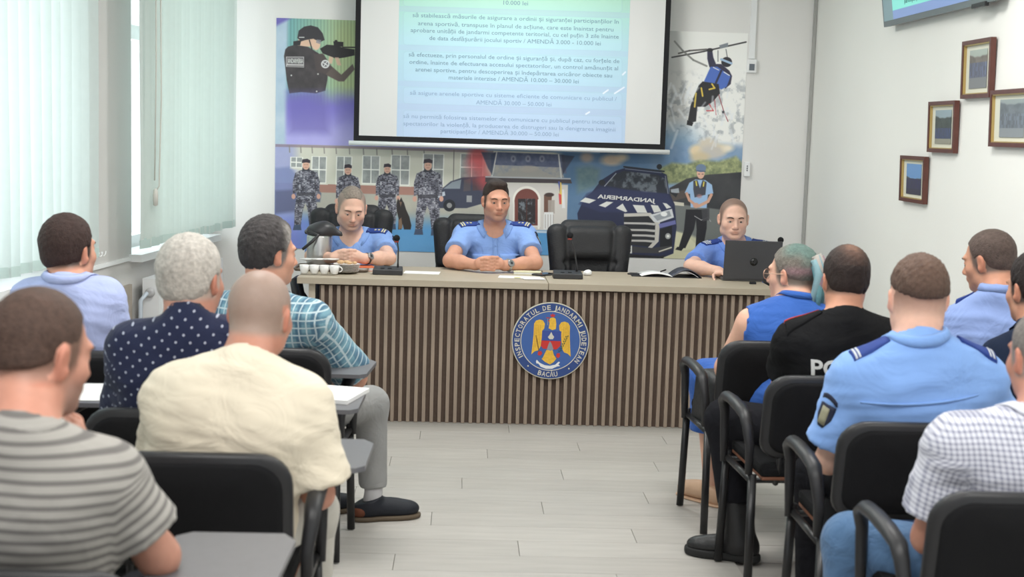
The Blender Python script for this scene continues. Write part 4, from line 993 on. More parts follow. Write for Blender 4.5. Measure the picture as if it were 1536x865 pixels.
# man in striped shirt, nearest on the left
def stripes(nt, u, v):
    return nmix(nt, nmath(nt, 'MULTIPLY', lines(nt, v, .0215, .22, .62), .85), (0.34, 0.325, 0.30), (0.12, 0.112, 0.108))
m_str = cloth_mat('grey_striped_knit', (.3, .3, .3), .9, stripes, .3, 6)
J = J3(dict(head=(60, 534, 2.70), neck=(34, 638, 2.58), sl=(-140, 716, 2.62), sr=(158, 718, 2.62), el=(-190, 900, 2.8), er=(238, 834, 2.68), wl=(-80, 900, 2.95), wr=(128, 690, 2.86)))
J.update(legs_for(10, 1000, 2.62, -5)); J['hr'] = V3(at(108, 600, 2.80))-J['wr']; J['nr'] = V3((-1, -.2, .1)); J['cr'] = V3((.9, .9, .9))
J['er'][2] = max(J['er'][2], .70)
A = person('man with cropped brown hair in grey striped shirt, hand at his mouth', J, -8, -38, -10, 0, 1.03, 'e', 1.08, fine=.0048, stub=1.0, scalp=srgb(112, 86, 74), scalpfn=lambda x, y, z: .25+.75*sstep(-.07, .01, z),
    hair=dict(col=np.array(srgb(80, 62, 54)), prims=h_short(.004, top=.004, nape=-.010, side=-.003), rough=.0008), shirt=dict(mat=m_str, i=.018, sleeve=.68, loose=1.25, wr=.003, h=.009, rib=True), pants=dict(mat=m_black))
# woman in blue dress
m_dress = cloth_mat('royal_blue_dress_cloth', (0.035, 0.115, 0.42), .75, bscale=8, bump=.45)
J = J3(dict(head=(1188, 412, 5.52), neck=(1196, 452, 5.46), sl=(1127, 484, 5.46), sr=(1226, 472, 5.46), el=(1092, 552, 5.56), er=(1240, 560, 5.6), wl=(1110, 560, 5.82), wr=(1170, 570, 5.85)))
J.update(legs_for(1175, 600, 5.40, 16)); J['kl'] = V3(at(1062, 566, 5.85)); J['kr'] = dz(J['kl']+V3((.20, .05, 0)), .53); J['al'] = dz(at(1066, 725, 5.72), .08); J['ar'] = dz(J['al']+V3((.12, .1, 0)), .08)
J['al'] = dz(atz(1066, 735, .06), .09); J['kl'][2] = .55
def whair(hl, R, s):
    P = [ell(hl(0, -.016, .038), np.array((.083, .103, .094))*s, R, .02), plane_cut(hl(0, .066, .085), R@np.array((0, 1, -.62)), .006), plane_cut(hl(0, .030, .0), R@np.array((0, 1, -.55)), .006), plane_cut(hl(0, 0, -.058), R@np.array((0, .3, -1)), .006)]
    for sx in (-1, 1): P.append(ell(hl(sx*.084, .010, -.014), np.array((.028, .026, .034))*s, R, .006, 's'))
    return P
wgrey = np.array(srgb(118, 112, 104))
def wtint(q, c):
    t = np.clip(sstep(.06, .11, q[:, 2])*sstep(.05, -.03, q[:, 1])+sstep(-.06, -.10, q[:, 1])*.6, 0, 1); c = c+(np.array(srgb(92, 124, 118))-c)*t[:, None]*.75
    p = np.exp(-((q[:, 2]-.02)/.018)**2)*sstep(.03, -.05, q[:, 1]); return c+(np.array(srgb(168, 132, 138))-c)*p[:, None]*.7
A = person('woman with pastel-dyed ponytail, glasses and sleeveless royal blue dress', J, 16, 48, -2, 0, .98, 'a', 1.12, fine=.0042, armr=1.32, scalp=srgb(120, 108, 98),
    hair=dict(col=wgrey, prims=whair, rough=.0022, tint=wtint), shirt=dict(mat=m_dress, i=.010, sleeve=0, armhole=True, collar='closed', name='dress_top', wr=.004), pants=None)
hl, R = A.hl, A.R
cols_ = [srgb(86, 128, 132), srgb(104, 150, 158), srgb(196, 150, 158), srgb(182, 176, 172), srgb(128, 160, 168), srgb(150, 122, 130), srgb(170, 164, 158)]
pm_ = [hair_mat('dyed_strand', c, .2) for c in cols_]
for m, c in zip(pm_, cols_):
    m.node_tree.nodes['Principled BSDF'].inputs['Base Color'].default_value = (*c, 1)
    for l in list(m.node_tree.links):
        if l.to_socket.name == 'Base Color': m.node_tree.links.remove(l)
root_ = hl(0, -.098, .050)
tie = MB().tube([Vector(root_+R@np.array((.020*math.cos(a), -.004, .020*math.sin(a)))) for a in [k*math.pi/6 for k in range(12)]], .006, 8, closed=True).build('hair_tie', m_black, A.root)
pt = None
for k in range(34):
    a = k*2.4; rr = .008+.024*math.sqrt((k % 17)/17); ox, oz = rr*math.cos(a), rr*math.sin(a); fall = .17+.05*random.random(); mb = MB()
    pts = [root_+R@np.array((ox*.7, .01, oz*.7)), root_+R@np.array((ox, -.020, oz+.004)), root_+R@np.array((ox*1.5, -.040-.01*random.random(), -.045+oz*.6)), root_+R@np.array((ox*2.1, -.040+oz*.6, -.6*fall)), root_+R@np.array((ox*2.3+.01*random.uniform(-1, 1), -.030+oz*.9, -fall))]
    mb.tube([Vector(p) for p in pts], [.009, .015, .017, .014, .003], 8); mb.build('ponytail_strand', pm_[(k*3) % 7 if k % 2 else int((oz+.03)/.06*6.9) % 7], A.root)
g_ = MB()
for sx in (-1, 1):
    c = hl(sx*.032, .102, .0); g_.tube([Vector(c+R@np.array((.025*math.cos(t), 0, .021*math.sin(t)))) for t in [k*math.pi/9 for k in range(18)]], .0016, 6, closed=True)
    g_.tube([Vector(hl(sx*.057, .100, .004)), Vector(hl(sx*.078, .06, .006)), Vector(hl(sx*.084, -.005, .008)), Vector(hl(sx*.082, -.015, -.01))], .0018, 6)
g_.tube([Vector(hl(-.008, .104, .004)), Vector(hl(0, .109, .007)), Vector(hl(.008, .104, .004))], .0018, 6)
go_ = g_.build('eyeglasses', mat('gold_frame', (.55, .35, .25), .3, .6, .6), A.root)
for sx in (-1, 1): MB().tube([Vector(hl(sx*.032, .1015, 0)), Vector(hl(sx*.032, .1025, 0))], .023, 16).build('lens', m_glass, go_)
Q = [ell(A.J['pelvis'], (.19, .15, .14), A.T, .06)]
for k_ in ('kl', 'kr'): Q += [cone(A.J['pelvis'], A.J[k_], .11, .082, .06), cone(A.J[k_], A.J[k_]+(A.J['a'+k_[1]]-A.J[k_])*.45, .078, .085, .05)]
mk = (A.J['kl']+A.J['kr'])/2; Q += [cone(mk, mk-UP*.18, .10, .11, .05), plane_cut(mk-UP*.22, -UP)]
bro = lambda v, F: v+(np.stack([vnoise(v*np.array([1, 1, .25]), 60, 2)]*3, 1)*.006)
sdf_obj('dress_skirt', Q, m_dress, A.root, .010, smooth=2, disp=bro)
m_nude = mat('beige_shoe', (0.55, 0.36, 0.24), .5, .4)
for k_ in ('al', 'ar'): shoe(A, A.J[k_], (-.55, .8, 0), 'shoe', m_nude, sole=m_nude, soleh=.012)
# handbag on her lap: black bag hanging over the armrest
c = at(1071, 600, 5.62); bgt = thing('handbag', 'black handbag squeezed between the front chair armrest and blue skirt', 'bag', (c.x, c.y, c.z-.13))
sdf_obj('bag_body', [rbox(V3(c), (.065, .10, .115), .04, rotm(12, 0, 8), .03), rbox(V3(c)+V3((.01, .03, .07)), (.05, .07, .05), .03, rotm(30), .03)], mat('black_bag_leather', (.02, .02, .022), .5, .4, bump=.5, bscale=30), bgt, .008, disp=lambda v, F: v+(np.stack([vnoise(v, 55, 2)]*3, 1)*.004))
# man in black lettered shirt
m_blk = cloth_mat('black_tshirt_cloth', (0.012, 0.012, 0.013), .85, bscale=8, bump=.4); m_white = mat('white_print', (.75, .75, .72), .7)
J = J3(dict(head=(1268, 421, 4.82), neck=(1264, 472, 4.74), sl=(1190, 512, 4.78), sr=(1334, 512, 4.78), el=(1170, 590, 4.90), er=(1360, 610, 4.95), wl=(1195, 615, 5.15), wr=(1290, 625, 5.2)))
J.update(legs_for(1262, 660, 4.80, 12)); J['kl'] = V3(at(1090, 630, 5.10)); J['al'] = dz(at(1106, 800, 5.02), .12); J['fl'] = V3((-.75, .5, 0))
J['kr'] = dz(at(1230, 640, 5.2), .5); J['ar'] = dz(at(1235, 700, 5.2), .1)
dk_ = np.array(srgb(50, 40, 37))
A = person('dark-haired man with thinning crown in black shirt with white lettering on the back', J, 4, 2, -4, 0, .97, 'c', 1.05, fine=.005, scalp=srgb(96, 74, 64),
    scalpfn=lambda x, y, z: 1-.9*np.exp(-((x/.045)**2+((y+.055)/.05)**2))*(z > .06),
    hair=dict(col=dk_, prims=h_short(.007, top=.003, nape=-.062, ), rough=.0022, tint=lambda q, c: c+(np.array(srgb(150, 112, 94))-c)*((.62+.2*vnoise(q, 300, 2))*np.exp(-((q[:, 0]-.005)/.034)**2-((q[:, 1]+.055)/.042)**2)*(q[:, 2] > .06))[:, None]),
    shirt=dict(mat=m_blk, i=.016, sleeve=.62, loose=1.2, rib=True, wr=.004), pants=dict(mat=m_black, r=1.15, cuff=.24))
def back_text(A, s, size, off, m, name='back_lettering', squeeze=1.0, dirs=-1):
    cu = bpy.data.curves.new('t', 'FONT'); cu.body = s; cu.size = size; cu.align_x = 'CENTER'; cu.align_y = 'CENTER'; cu.offset = size*.025; cu.resolution_u = 3; ob = bpy.data.objects.new('t', cu); C.objects.link(ob)
    dg = bpy.context.evaluated_depsgraph_get(); me = bpy.data.meshes.new_from_object(ob.evaluated_get(dg)); bpy.data.objects.remove(ob)
    bm = bmesh.new(); bm.from_mesh(me); bmesh.ops.triangulate(bm, faces=bm.faces); bmesh.ops.subdivide_edges(bm, edges=[e for e in bm.edges if e.calc_length() > size*.3], cuts=1)
    vs = np.array([v.co[:] for v in bm.verts]); fs = [[v.index for v in f.verts] for f in bm.faces]; bm.free()
    c = A.J['neck']+A.f*dirs*.30+A.u*off; p = c+np.outer(vs[:, 0]*squeeze, A.r)*(-dirs)+np.outer(vs[:, 1], A.u)
    p = march(A.Q, p, -A.f*dirs)+A.f*dirs*.0035; mb = MB(); mb.add([tuple(x) for x in p], fs); return mb.build(name, m, A.root, fix=False)
back_text(A, 'POLIȚIA', .078, -.155, m_white)
for s in (-1,): e = conform('shoulder_strap', A.Q, m_blk, A.root, np.array([A.J['neck']+A.r*s*(.08+.12*i/7)+UP*.12+A.f*.05*(j/3-.5) for i in range(8) for j in range(4)]), -UP, 8, 4, .006, .005); conform('red_piping', A.Q, mat('red_piping', (.5, .06, .05), .7), e, np.array([A.J['neck']+A.r*s*(.08+.12*i/7)+UP*.12+A.f*(.028+.006*(j-.5)) for i in range(8) for j in range(2)]), -UP, 8, 2, .009, .003)
m_boot = mat('black_boot_leather', (.014, .014, .015), .45, .4, bump=.2, bscale=80)
for k_ in ('al', 'ar'):
    s, q, R = shoe(A, A.J[k_], (-.8, .35, 0) if k_ == 'al' else (-.2, 1, 0), 'boot', m_boot, sole=mat('black_boot_sole', (.02, .02, .02), .7), tall=.14, soleh=.034, L=.3, lean=(A.J['k'+k_[1]]-A.J[k_])*np.array((.42, .42, 0)))
    lc = MB()
    for k in range(7): lc.tube([Vector(q(-.024, .022-.003*k+.0, .085+.022*k)), Vector(q(0, .040-.003*k, .092+.022*k)), Vector(q(.024, .022-.003*k, .085+.022*k))], .003, 6)
    lc.build('lace', m_boot, s)
# broad officer in pale blue shirt
m_lb3 = cloth_mat('pale_blue_uniform_cloth', (0.24, 0.42, 0.82), .8, bscale=6, bump=.45)
J = J3(dict(head=(1376, 449, 4.06), neck=(1376, 508, 3.99), sl=(1284, 566, 4.02), sr=(1468, 566, 4.02), el=(1244, 690, 4.10), er=(1508, 690, 4.10), wl=(1290, 690, 4.38), wr=(1450, 690, 4.38)))
J.update(legs_for(1378, 760, 4.05, 6)); J['kl'] = dz(at(1225, 712, 4.36), .50); J['al'] = dz(at(1225, 800, 4.36), .1); J['pelvis'][2] = .57
br = np.array(srgb(96, 76, 66))
A = person('broad officer in pale blue shirt, his back turned, behind the lettered black shirt', J, 0, 0, -2, 0, 1.02, 'd', 1.16, fine=.0048, fat=1.05, scalp=srgb(138, 106, 92), scalpfn=lambda x, y, z: .15+.85*sstep(-.055, .045, z), armr=1.05,
    hair=dict(col=br, prims=h_short(.009, top=.006, nape=.034, side=-.002), rough=.0038, tint=lambda q, c: c*(.78+.5*sstep(.0, .12, q[:, 2]))[:, None]), shirt=dict(mat=m_lb3, i=.022, sleeve=.78, loose=1.3, collar='closed', wr=.006, h=.0095), pants=dict(mat=m_black, r=1.05), neckr=.068)
for s in (-1, 1): epaulette(A, s, 2, None, m_silver, 0, .15, -.012, -.25)
sleeve_badge(A, -1, .42, -.5)
yk = A.J['neck']-A.u*.15-A.f*.30; conform('yoke_seam', A.Q, m_lb3, A.root, grid_pts(yk, A.r, A.u, .40, .006, 16, 2), A.f, 16, 2, .0025, .003)
P = [ell(A.J['pelvis']+V3((-.10, -.16, -.10)), (.17, .02, .035), rotm(0, 0, 12), .01)]
# officer by the wall
m_lb4 = cloth_mat('pale_uniform_cloth', (0.27, 0.37, 0.68), .8, bscale=7, bump=.5)
J = J3(dict(head=(1484, 393, 5.14), neck=(1500, 440, 5.06), sl=(1446, 482, 5.14), sr=(1540, 479, 5.02), el=(1424, 560, 5.25), er=(1530, 562, 5.2), wl=(1460, 570, 5.45), wr=(1520, 570, 5.45)))
J.update(legs_for(1488, 620, 5.04, 15))
J['wr'] = V3(at(1502, 572, 5.42)); J['hr'] = V3((-.6, .8, -.1)); J['hl'] = V3((.3, 1, -.1))
A = person('officer in pale blue shirt looking down, sitting against the wall below framed photos', J, 15, 42, -12, 0, .97, 'c', 1.05, fine=.0046, scalp=srgb(104, 88, 80),
    hair=dict(col=np.array(srgb(90, 76, 70)), prims=h_short(.004, nape=-.05), rough=.0012), shirt=dict(mat=m_lb4, i=.018, sleeve=.8, loose=1.25, collar='closed', wr=.006), pants=dict(mat=m_black))
epaulette(A, -1, 0, None, m_gold, 1, .12, 0, -.1)
# man in dark navy, mostly outside the frame
m_nv = cloth_mat('dark_navy_cloth', (0.016, 0.024, 0.048), .85, bscale=8)
J = J3(dict(head=(1552, 436, 4.46), neck=(1560, 490, 4.38), sl=(1504, 540, 4.42), sr=(1640, 535, 4.42), el=(1478, 640, 4.5), er=(1665, 640, 4.5), wl=(1520, 650, 4.75), wr=(1600, 650, 4.75)))
J.update(legs_for(1570, 700, 4.36, 5))
A = person('man in dark navy shirt at the picture edge between the wall officer and checked man', J, 5, 18, -4, 0, .98, 'c', 1.0, fine=.005, scalp=srgb(70, 56, 50),
    hair=dict(col=np.array(srgb(42, 34, 32)), prims=h_short(.008, top=.01, nape=-.045), rough=.0022), shirt=dict(mat=m_nv, i=.016, sleeve=.7, loose=1.2, collar='closed', wr=.005), pants=dict(mat=m_black))
# man in checked shirt and jeans
def checks(nt, u, v):
    a, b = lines(nt, u, .0125, .20, .62), lines(nt, v, .0125, .20, .62); s = nmath(nt, 'ADD', nmath(nt, 'MULTIPLY', a, .42), nmath(nt, 'MULTIPLY', b, .42)); return nmix(nt, s, (0.68, 0.69, 0.76), (0.19, 0.20, 0.30))
m_chk = cloth_mat('white_navy_checked_cloth', (.6, .6, .7), .85, checks, .4, 6)
m_jean = cloth_mat('blue_jeans', (0.085, 0.165, 0.30), .85, bscale=12, bump=.6)
J = J3(dict(head=(1566, 538, 3.36), neck=(1568, 622, 3.24), sl=(1432, 668, 3.28), sr=(1700, 660, 3.28), el=(1392, 806, 3.34), er=(1750, 820, 3.4), wl=(1455, 800, 3.62), wr=(1640, 830, 3.7)))
J.update(legs_for(1560, 960, 3.30, 14)); J['kl'] = V3(at(1275, 850, 3.60)); J['kl'][2] = .51; J['al'] = dz(J['kl']+V3((0, .02, 0)), .1)
A = person('grey-haired man in white and navy checked shirt and blue jeans, nearest in the right block', J, 6, 12, -4, 0, 1.0, 'e', 1.15, fine=.0048, scalp=srgb(132, 122, 116),
    hair=dict(col=np.array(srgb(126, 120, 116)), prims=h_short(.004, nape=-.045), rough=.001), shirt=dict(mat=m_chk, i=.020, sleeve=.72, loose=1.35, collar='closed', wr=.005, h=.009), pants=dict(mat=m_jean, r=1.08))
# ---------------------------------------------------------------- flat prints (mural, framed photos, slides): painted cell by cell on the real surface
class Canvas:
    def __init__(s, o, U, Vv, w, h, nx, ny):     # o = lower left corner, U right, Vv up (world); nx x ny cells
        s.nx, s.ny = nx, ny; u = (np.arange(nx)+.5)/nx*w; v = (np.arange(ny)+.5)/ny*h
        P = V3(o)[None, None]+V3(U)[None, None]*u[None, :, None]+V3(Vv)[None, None]*v[:, None, None]
        s.X, s.Y = proj(P[..., 0], P[..., 1], P[..., 2]); s.c = np.zeros((ny, nx, 3)); s.cx = s.X.mean(0); s.cy = s.Y.mean(1)
        s.mx = max(np.ptp(s.X, axis=0).max(), 1)+3; s.my = max(np.ptp(s.Y, axis=1).max(), 1)+3
    def win(s, x0, y0, x1, y1):
        i = np.nonzero((s.cx > x0-s.mx) & (s.cx < x1+s.mx))[0]; j = np.nonzero((s.cy > y0-s.my) & (s.cy < y1+s.my))[0]
        if not len(i) or not len(j): return None
        return slice(j[0], j[-1]+1), slice(i[0], i[-1]+1)
    def put(s, w, a, col, al=1.0):
        a = np.clip(a, 0, 1)[..., None]*al; col = np.array(col, float)
        if col.ndim == 1: col = col/255.
        s.c[w] = s.c[w]*(1-a)+col*a
    def poly(s, pts, col, al=1.0, soft=1.0, tex=None):
        p = np.array(pts, float); m = soft+1; w = s.win(p[:, 0].min()-m, p[:, 1].min()-m, p[:, 0].max()+m, p[:, 1].max()+m)
        if w is None: return
        X, Y = s.X[w], s.Y[w]; ins = np.zeros(X.shape, bool); d = np.full(X.shape, 1e9); n = len(p)
        for i in range(n):
            a, b = p[i], p[(i+1) % n]
            if a[1] != b[1]: ins ^= ((a[1] > Y) != (b[1] > Y)) & (X < (b[0]-a[0])*(Y-a[1])/(b[1]-a[1])+a[0])
            ab = b-a; t = np.clip(((X-a[0])*ab[0]+(Y-a[1])*ab[1])/max((ab*ab).sum(), 1e-9), 0, 1); d = np.minimum(d, np.hypot(X-a[0]-t*ab[0], Y-a[1]-t*ab[1]))
        sd_ = np.where(ins, -d, d); s.put(w, .5-sd_/soft, tex(X, Y) if tex else col, al)
    def ell(s, x, y, rx, ry, col, al=1.0, soft=1.0, rot=0, tex=None):
        m = max(rx, ry)+soft+1; w = s.win(x-m, y-m, x+m, y+m)
        if w is None: return
        c, q = math.cos(math.radians(rot)), math.sin(math.radians(rot)); X, Y = s.X[w]-x, s.Y[w]-y; u, v = X*c+Y*q, -X*q+Y*c
        k = np.sqrt((u/rx)**2+(v/ry)**2); s.put(w, .5-(k-1)*min(rx, ry)/soft, tex(s.X[w], s.Y[w]) if tex else col, al)
    def line(s, pts, wd, col, al=1.0, soft=.8):
        for a, b in zip(pts[:-1], pts[1:]):
            m = wd+soft+1; w = s.win(min(a[0], b[0])-m, min(a[1], b[1])-m, max(a[0], b[0])+m, max(a[1], b[1])+m)
            if w is None: continue
            a, b = np.array(a, float), np.array(b, float); ab = b-a; X, Y = s.X[w], s.Y[w]
            t = np.clip(((X-a[0])*ab[0]+(Y-a[1])*ab[1])/max((ab*ab).sum(), 1e-9), 0, 1); d = np.hypot(X-a[0]-t*ab[0], Y-a[1]-t*ab[1]); s.put(w, .5-(d-wd/2)/soft, col, al)
    def rect(s, x0, y0, x1, y1, col, al=1.0, soft=1.0, slope=.03, tex=None):
        dy = (x1-x0)*slope; s.poly([(x0, y0), (x1, y0+dy), (x1-.03*(y1-y0), y1+dy), (x0-.03*(y1-y0), y1)], col, al, soft, tex)
    def image(s, name):
        im = bpy.data.images.new(name, s.nx, s.ny); px = np.ones((s.ny, s.nx, 4), f32); px[..., :3] = np.clip(s.c, 0, 1); im.pixels.foreach_set(px.ravel()); im.update(); im.pack(); return im
def hsh(a, b, k=0): q = np.sin(a*127.1+b*311.7+k*74.7)*43758.5453; return q-np.floor(q)
def vn(X, Y, s, k=0):    # value noise
    x, y = X/s, Y/s; i, j = np.floor(x), np.floor(y); u, v = x-i, y-j; u = u*u*(3-2*u); v = v*v*(3-2*v)
    return (hsh(i, j, k)*(1-u)+hsh(i+1, j, k)*u)*(1-v)+(hsh(i, j+1, k)*(1-u)+hsh(i+1, j+1, k)*u)*v
def fb(X, Y, s, k=0): return vn(X, Y, s, k)*.5+vn(X, Y, s/2, k+1)*.27+vn(X, Y, s/4, k+2)*.15+vn(X, Y, s/8, k+3)*.08
def mixc(a, b, t): a, b = np.array(a, float), np.array(b, float); t = np.clip(t, 0, 1)[..., None]; return (a*(1-t)+b*t)/255.
def print_mat(name, im, rough=.55, emit=0.0, spec=.25):
    m = bpy.data.materials.new(name); m.use_nodes = True; N = m.node_tree.nodes; L = m.node_tree.links; b = N['Principled BSDF']; t = N.new('ShaderNodeTexImage'); t.image = im; t.extension = 'EXTEND'
    L.new(t.outputs[0], b.inputs['Base Color']); b.inputs['Roughness'].default_value = rough; sset(b, ['Specular IOR Level', 'Specular'], spec)
    if emit: sset(b, ['Emission Strength'], emit); L.new(t.outputs[0], b.inputs['Emission Color'])
    return m
def print_quad(name, o, U, Vv, w, h, m, parent, thick=.002):
    o, U, Vv = V3(o), V3(U), V3(Vv); n = np.cross(U, Vv); P = [o, o+U*w, o+U*w+Vv*h, o+Vv*h]
    me = bpy.data.meshes.new(name); vs = [tuple(p+n*thick) for p in P]+[tuple(p) for p in P]
    me.from_pydata(vs, [], [(0, 1, 2, 3), (7, 6, 5, 4), (0, 4, 5, 1), (1, 5, 6, 2), (2, 6, 7, 3), (3, 7, 4, 0)]); uv = me.uv_layers.new(name='uv')
    co = [(0, 0), (1, 0), (1, 1), (0, 1)]
    for p in me.polygons:
        for li in p.loop_indices: uv.data[li].uv = co[me.loops[li].vertex_index % 4]
    me.materials.append(m); ob = bpy.data.objects.new(name, me); C.objects.link(ob)
    if parent: par(ob, parent)
    return ob
def flat_text(name, s, p0, U, Vv, width, m, parent, lift=.0015, height=None, bold=.02, mirror=False, size=1.0, align='LEFT'):
    # lettering laid flat: p0 = left end of the baseline, scaled to the given width / cap height
    cu = bpy.data.curves.new('t', 'FONT'); cu.body = s; cu.size = 1; cu.offset = bold; cu.resolution_u = 2; cu.fill_mode = 'FRONT'; ob = bpy.data.objects.new('t', cu); C.objects.link(ob)
    me0 = bpy.data.meshes.new_from_object(ob.evaluated_get(bpy.context.evaluated_depsgraph_get())); bpy.data.objects.remove(ob)
    v = np.array([q.co[:] for q in me0.vertices]); fs = [tuple(p.vertices) for p in me0.polygons]; x0, x1 = v[:, 0].min(), v[:, 0].max()
    sx = width/(x1-x0); sy = (height/.73 if height else sx); xx = (v[:, 0]-x0)*sx
    if mirror: xx = width-xx; fs = [f[::-1] for f in fs]
    p0, U, Vv = V3(p0), V3(U), V3(Vv); n = np.cross(U, Vv); P = p0+np.outer(xx, U)+np.outer(v[:, 1]*sy, Vv)+n*lift
    return MB().add([tuple(p) for p in P], fs).build(name, m, parent, fix=False)
# ---------------------------------------------------------------- printed mural on the back wall
mx0, mx1, mz0, mz1 = -1.228, 1.835, .785, 2.272
cv = Canvas((mx0, YB-.004, mz0), (1, 0, 0), (0, 0, 1), mx1-mx0, mz1-mz0, 1500, 730)
X, Y = cv.X, cv.Y; full = (slice(None), slice(None))
# upper left panel: corrugated wall fading to violet
t = np.clip((X-425)/90, 0, 1); st = .5+.5*np.sin(X*1.25)
base = mixc((96, 158, 166), (178, 190, 128), t*(.6+.4*fb(X, Y, 60)))*(.86+.14*st[..., None]); vio = mixc((104, 96, 188), (168, 164, 222), sstep(150, 215, Y)*.8+.25*fb(X, Y, 22, 5))
k = sstep(128, 165, Y+18*fb(X, Y, 26, 4)-.05*(X-415)); c0 = base*(1-k[..., None])+vio*k[..., None]
k = sstep(436, 428, X+.02*(Y-30)-8*np.exp(-((Y-40)/20)**2)*0); pale = mixc((176, 192, 206), (148, 172, 192), fb(X, Y, 20, 9)); c0 = c0*(1-k[..., None])+pale*k[..., None]
k = sstep(.9, 1.2, (470-X)/50-(Y-28)/26+.35); c0 = c0*(1-k[..., None])+(np.array((92, 84, 160))/255)*k[..., None]
# upper right panel: winter trees
n1 = fb(X, Y, 9, 21); n2 = fb(X, Y, 30, 31); sn = mixc((228, 228, 224), (150, 155, 160), sstep(.48, .72, n1)*.75*sstep(95, 140, Y)); sn = sn*(1-.0)+0; tk = sstep(1018, 1006, X-.10*(Y-60)-8); sn = sn*(1-.22*tk[..., None])
bl = sstep(175, 225, Y+12*n2)*sstep(1075, 1010, X); sn = sn*(1-bl[..., None])+mixc((84, 128, 166), (140, 168, 194), n2)*bl[..., None]
k = sstep(700, 760, X); c1 = c0*(1-k[..., None])+sn*k[..., None]
# lower panorama
sl = .030*(X-768)
yy = Y-sl
fac = mixc((202, 200, 184), (190, 190, 176), fb(X, Y, 30, 3)); gnd = mixc((176, 172, 156), (150, 150, 142), fb(X, Y, 18, 2)); blu = mixc((60, 128, 186), (96, 160, 214), fb(X, Y, 40, 8)*.6+.3*sstep(330, 385, yy))
low = fac.copy(); k = sstep(284, 285, yy)*(yy < 300); low = low*(1-k[..., None])+np.array((150, 106, 94))/255*k[..., None]; k = sstep(296, 298, yy); low = low*(1-k[..., None])+gnd*k[..., None]
k = sstep(318, 352, yy); low = low*(1-k[..., None])+blu*k[..., None]
k = sstep(455, 432, X); low = low*(1-.75*k[..., None])+mixc((120, 128, 190), (150, 156, 206), fb(X, Y, 30, 12))*.75*k[..., None]
k = sstep(520, 430, X)*sstep(320, 350, yy); low = low*(1-k[..., None])+mixc((96, 108, 190), (122, 134, 204), fb(X, Y, 30, 12))*k[..., None]
k = sstep(828, 850, X)*sstep(1030, 1000, X+.4*(yy-250)); smoke = mixc((50, 88, 128), (96, 120, 146), fb(X, Y, 34, 40)); low = low*(1-k[..., None])+smoke*k[..., None]
k = sstep(985, 1010, X); sky = mixc((84, 118, 158), (150, 172, 196), fb(X, Y, 30, 41)*1.1); low = low*(1-k[..., None])+sky*k[..., None]
kk = sstep(1, -1, yy-(219-.02*(X-415)*0)); k = sstep(225.5, 227.5, yy); k = np.where(X > 900, sstep(200, 215, yy), k); cv.c[...] = c1*(1-k[..., None])+low*k[..., None]
R_ = cv.rect; P_ = cv.poly; E_ = cv.ell; L_ = cv.line
P_([(413, 216), (535, 219), (740, 226), (740, 229.5), (535, 223), (413, 220)], (120, 100, 110), .7)
for x in (434, 451, 468, 486, 504, 524, 545, 565, 588, 611, 636): L_([(x, 219+.03*(x-430)), (x+.5, 228+.03*(x-430))], 1.8, (120, 116, 110), .8)
# facade windows
for (x0, y0, x1, y1) in ((437, 236, 453, 250), (469, 235, 489, 273), (506, 235, 527, 274), (545, 234, 569, 274), (588, 233, 614, 276), (636, 231, 665, 276), (692, 231, 724, 270)):
    R_(x0-1.5, y0-1, x1+1.5, y1+1.5, (226, 226, 218)); R_(x0, y0, x1, y1, None, tex=lambda a, b: mixc((112, 116, 116), (166, 170, 168), fb(a, b, 7, 6)))
    L_([((x0+x1)/2-.2, y0), ((x0+x1)/2-.8, y1)], 1.6, (226, 226, 220)); L_([(x0, (y0+y1)/2), (x1, (y0+y1)/2+.7)], 1.8, (226, 226, 220)); L_([(x0-2, y1+2.5), (x1+2, y1+3.3)], 1.6, (206, 204, 192))
L_([(681, 225), (680, 276)], 1.4, (110, 108, 100)); 
# parked vehicle at the far left, hazy
P_([(412, 252), (434, 250), (446, 262), (452, 282), (450, 318), (412, 322)], (104, 116, 164), .75, 5); P_([(412, 286), (446, 284), (447, 316), (412, 320)], (74, 78, 110), .8, 5)
P_([(466, 282), (474, 279), (482, 290), (480, 303), (468, 303)], (64, 72, 100), .85, 2)
# dark van behind the soldiers
P_([(655, 296), (664, 282), (676, 272), (694, 266), (735, 264), (742, 300), (700, 312), (656, 312)], (44, 48, 66), 1, 1.5); P_([(665, 283), (678, 273), (692, 269), (690, 283)], (120, 130, 140), 1, 1.2); P_([(696, 270), (706, 268), (706, 286), (695, 287)], (66, 60, 66)); P_([(709, 268), (734, 267), (736, 284), (709, 286)], (62, 44, 50)); E_(674, 308, 9, 9, (24, 26, 32)); E_(674, 308, 4, 4, (130, 130, 130)); P_([(656, 290), (667, 287), (668, 293), (657, 297)], (190, 200, 210), .9); R_(700, 293, 708, 303, (180, 180, 176), .7)
# red smoke
for q in ((716, 234, 12, 16, .75), (724, 250, 9, 16, .6), (712, 246, 14, 14, .45), (728, 272, 10, 12, .55), (716, 264, 16, 10, .35)): E_(*q[:4], (206, 74, 78), q[4], 12)
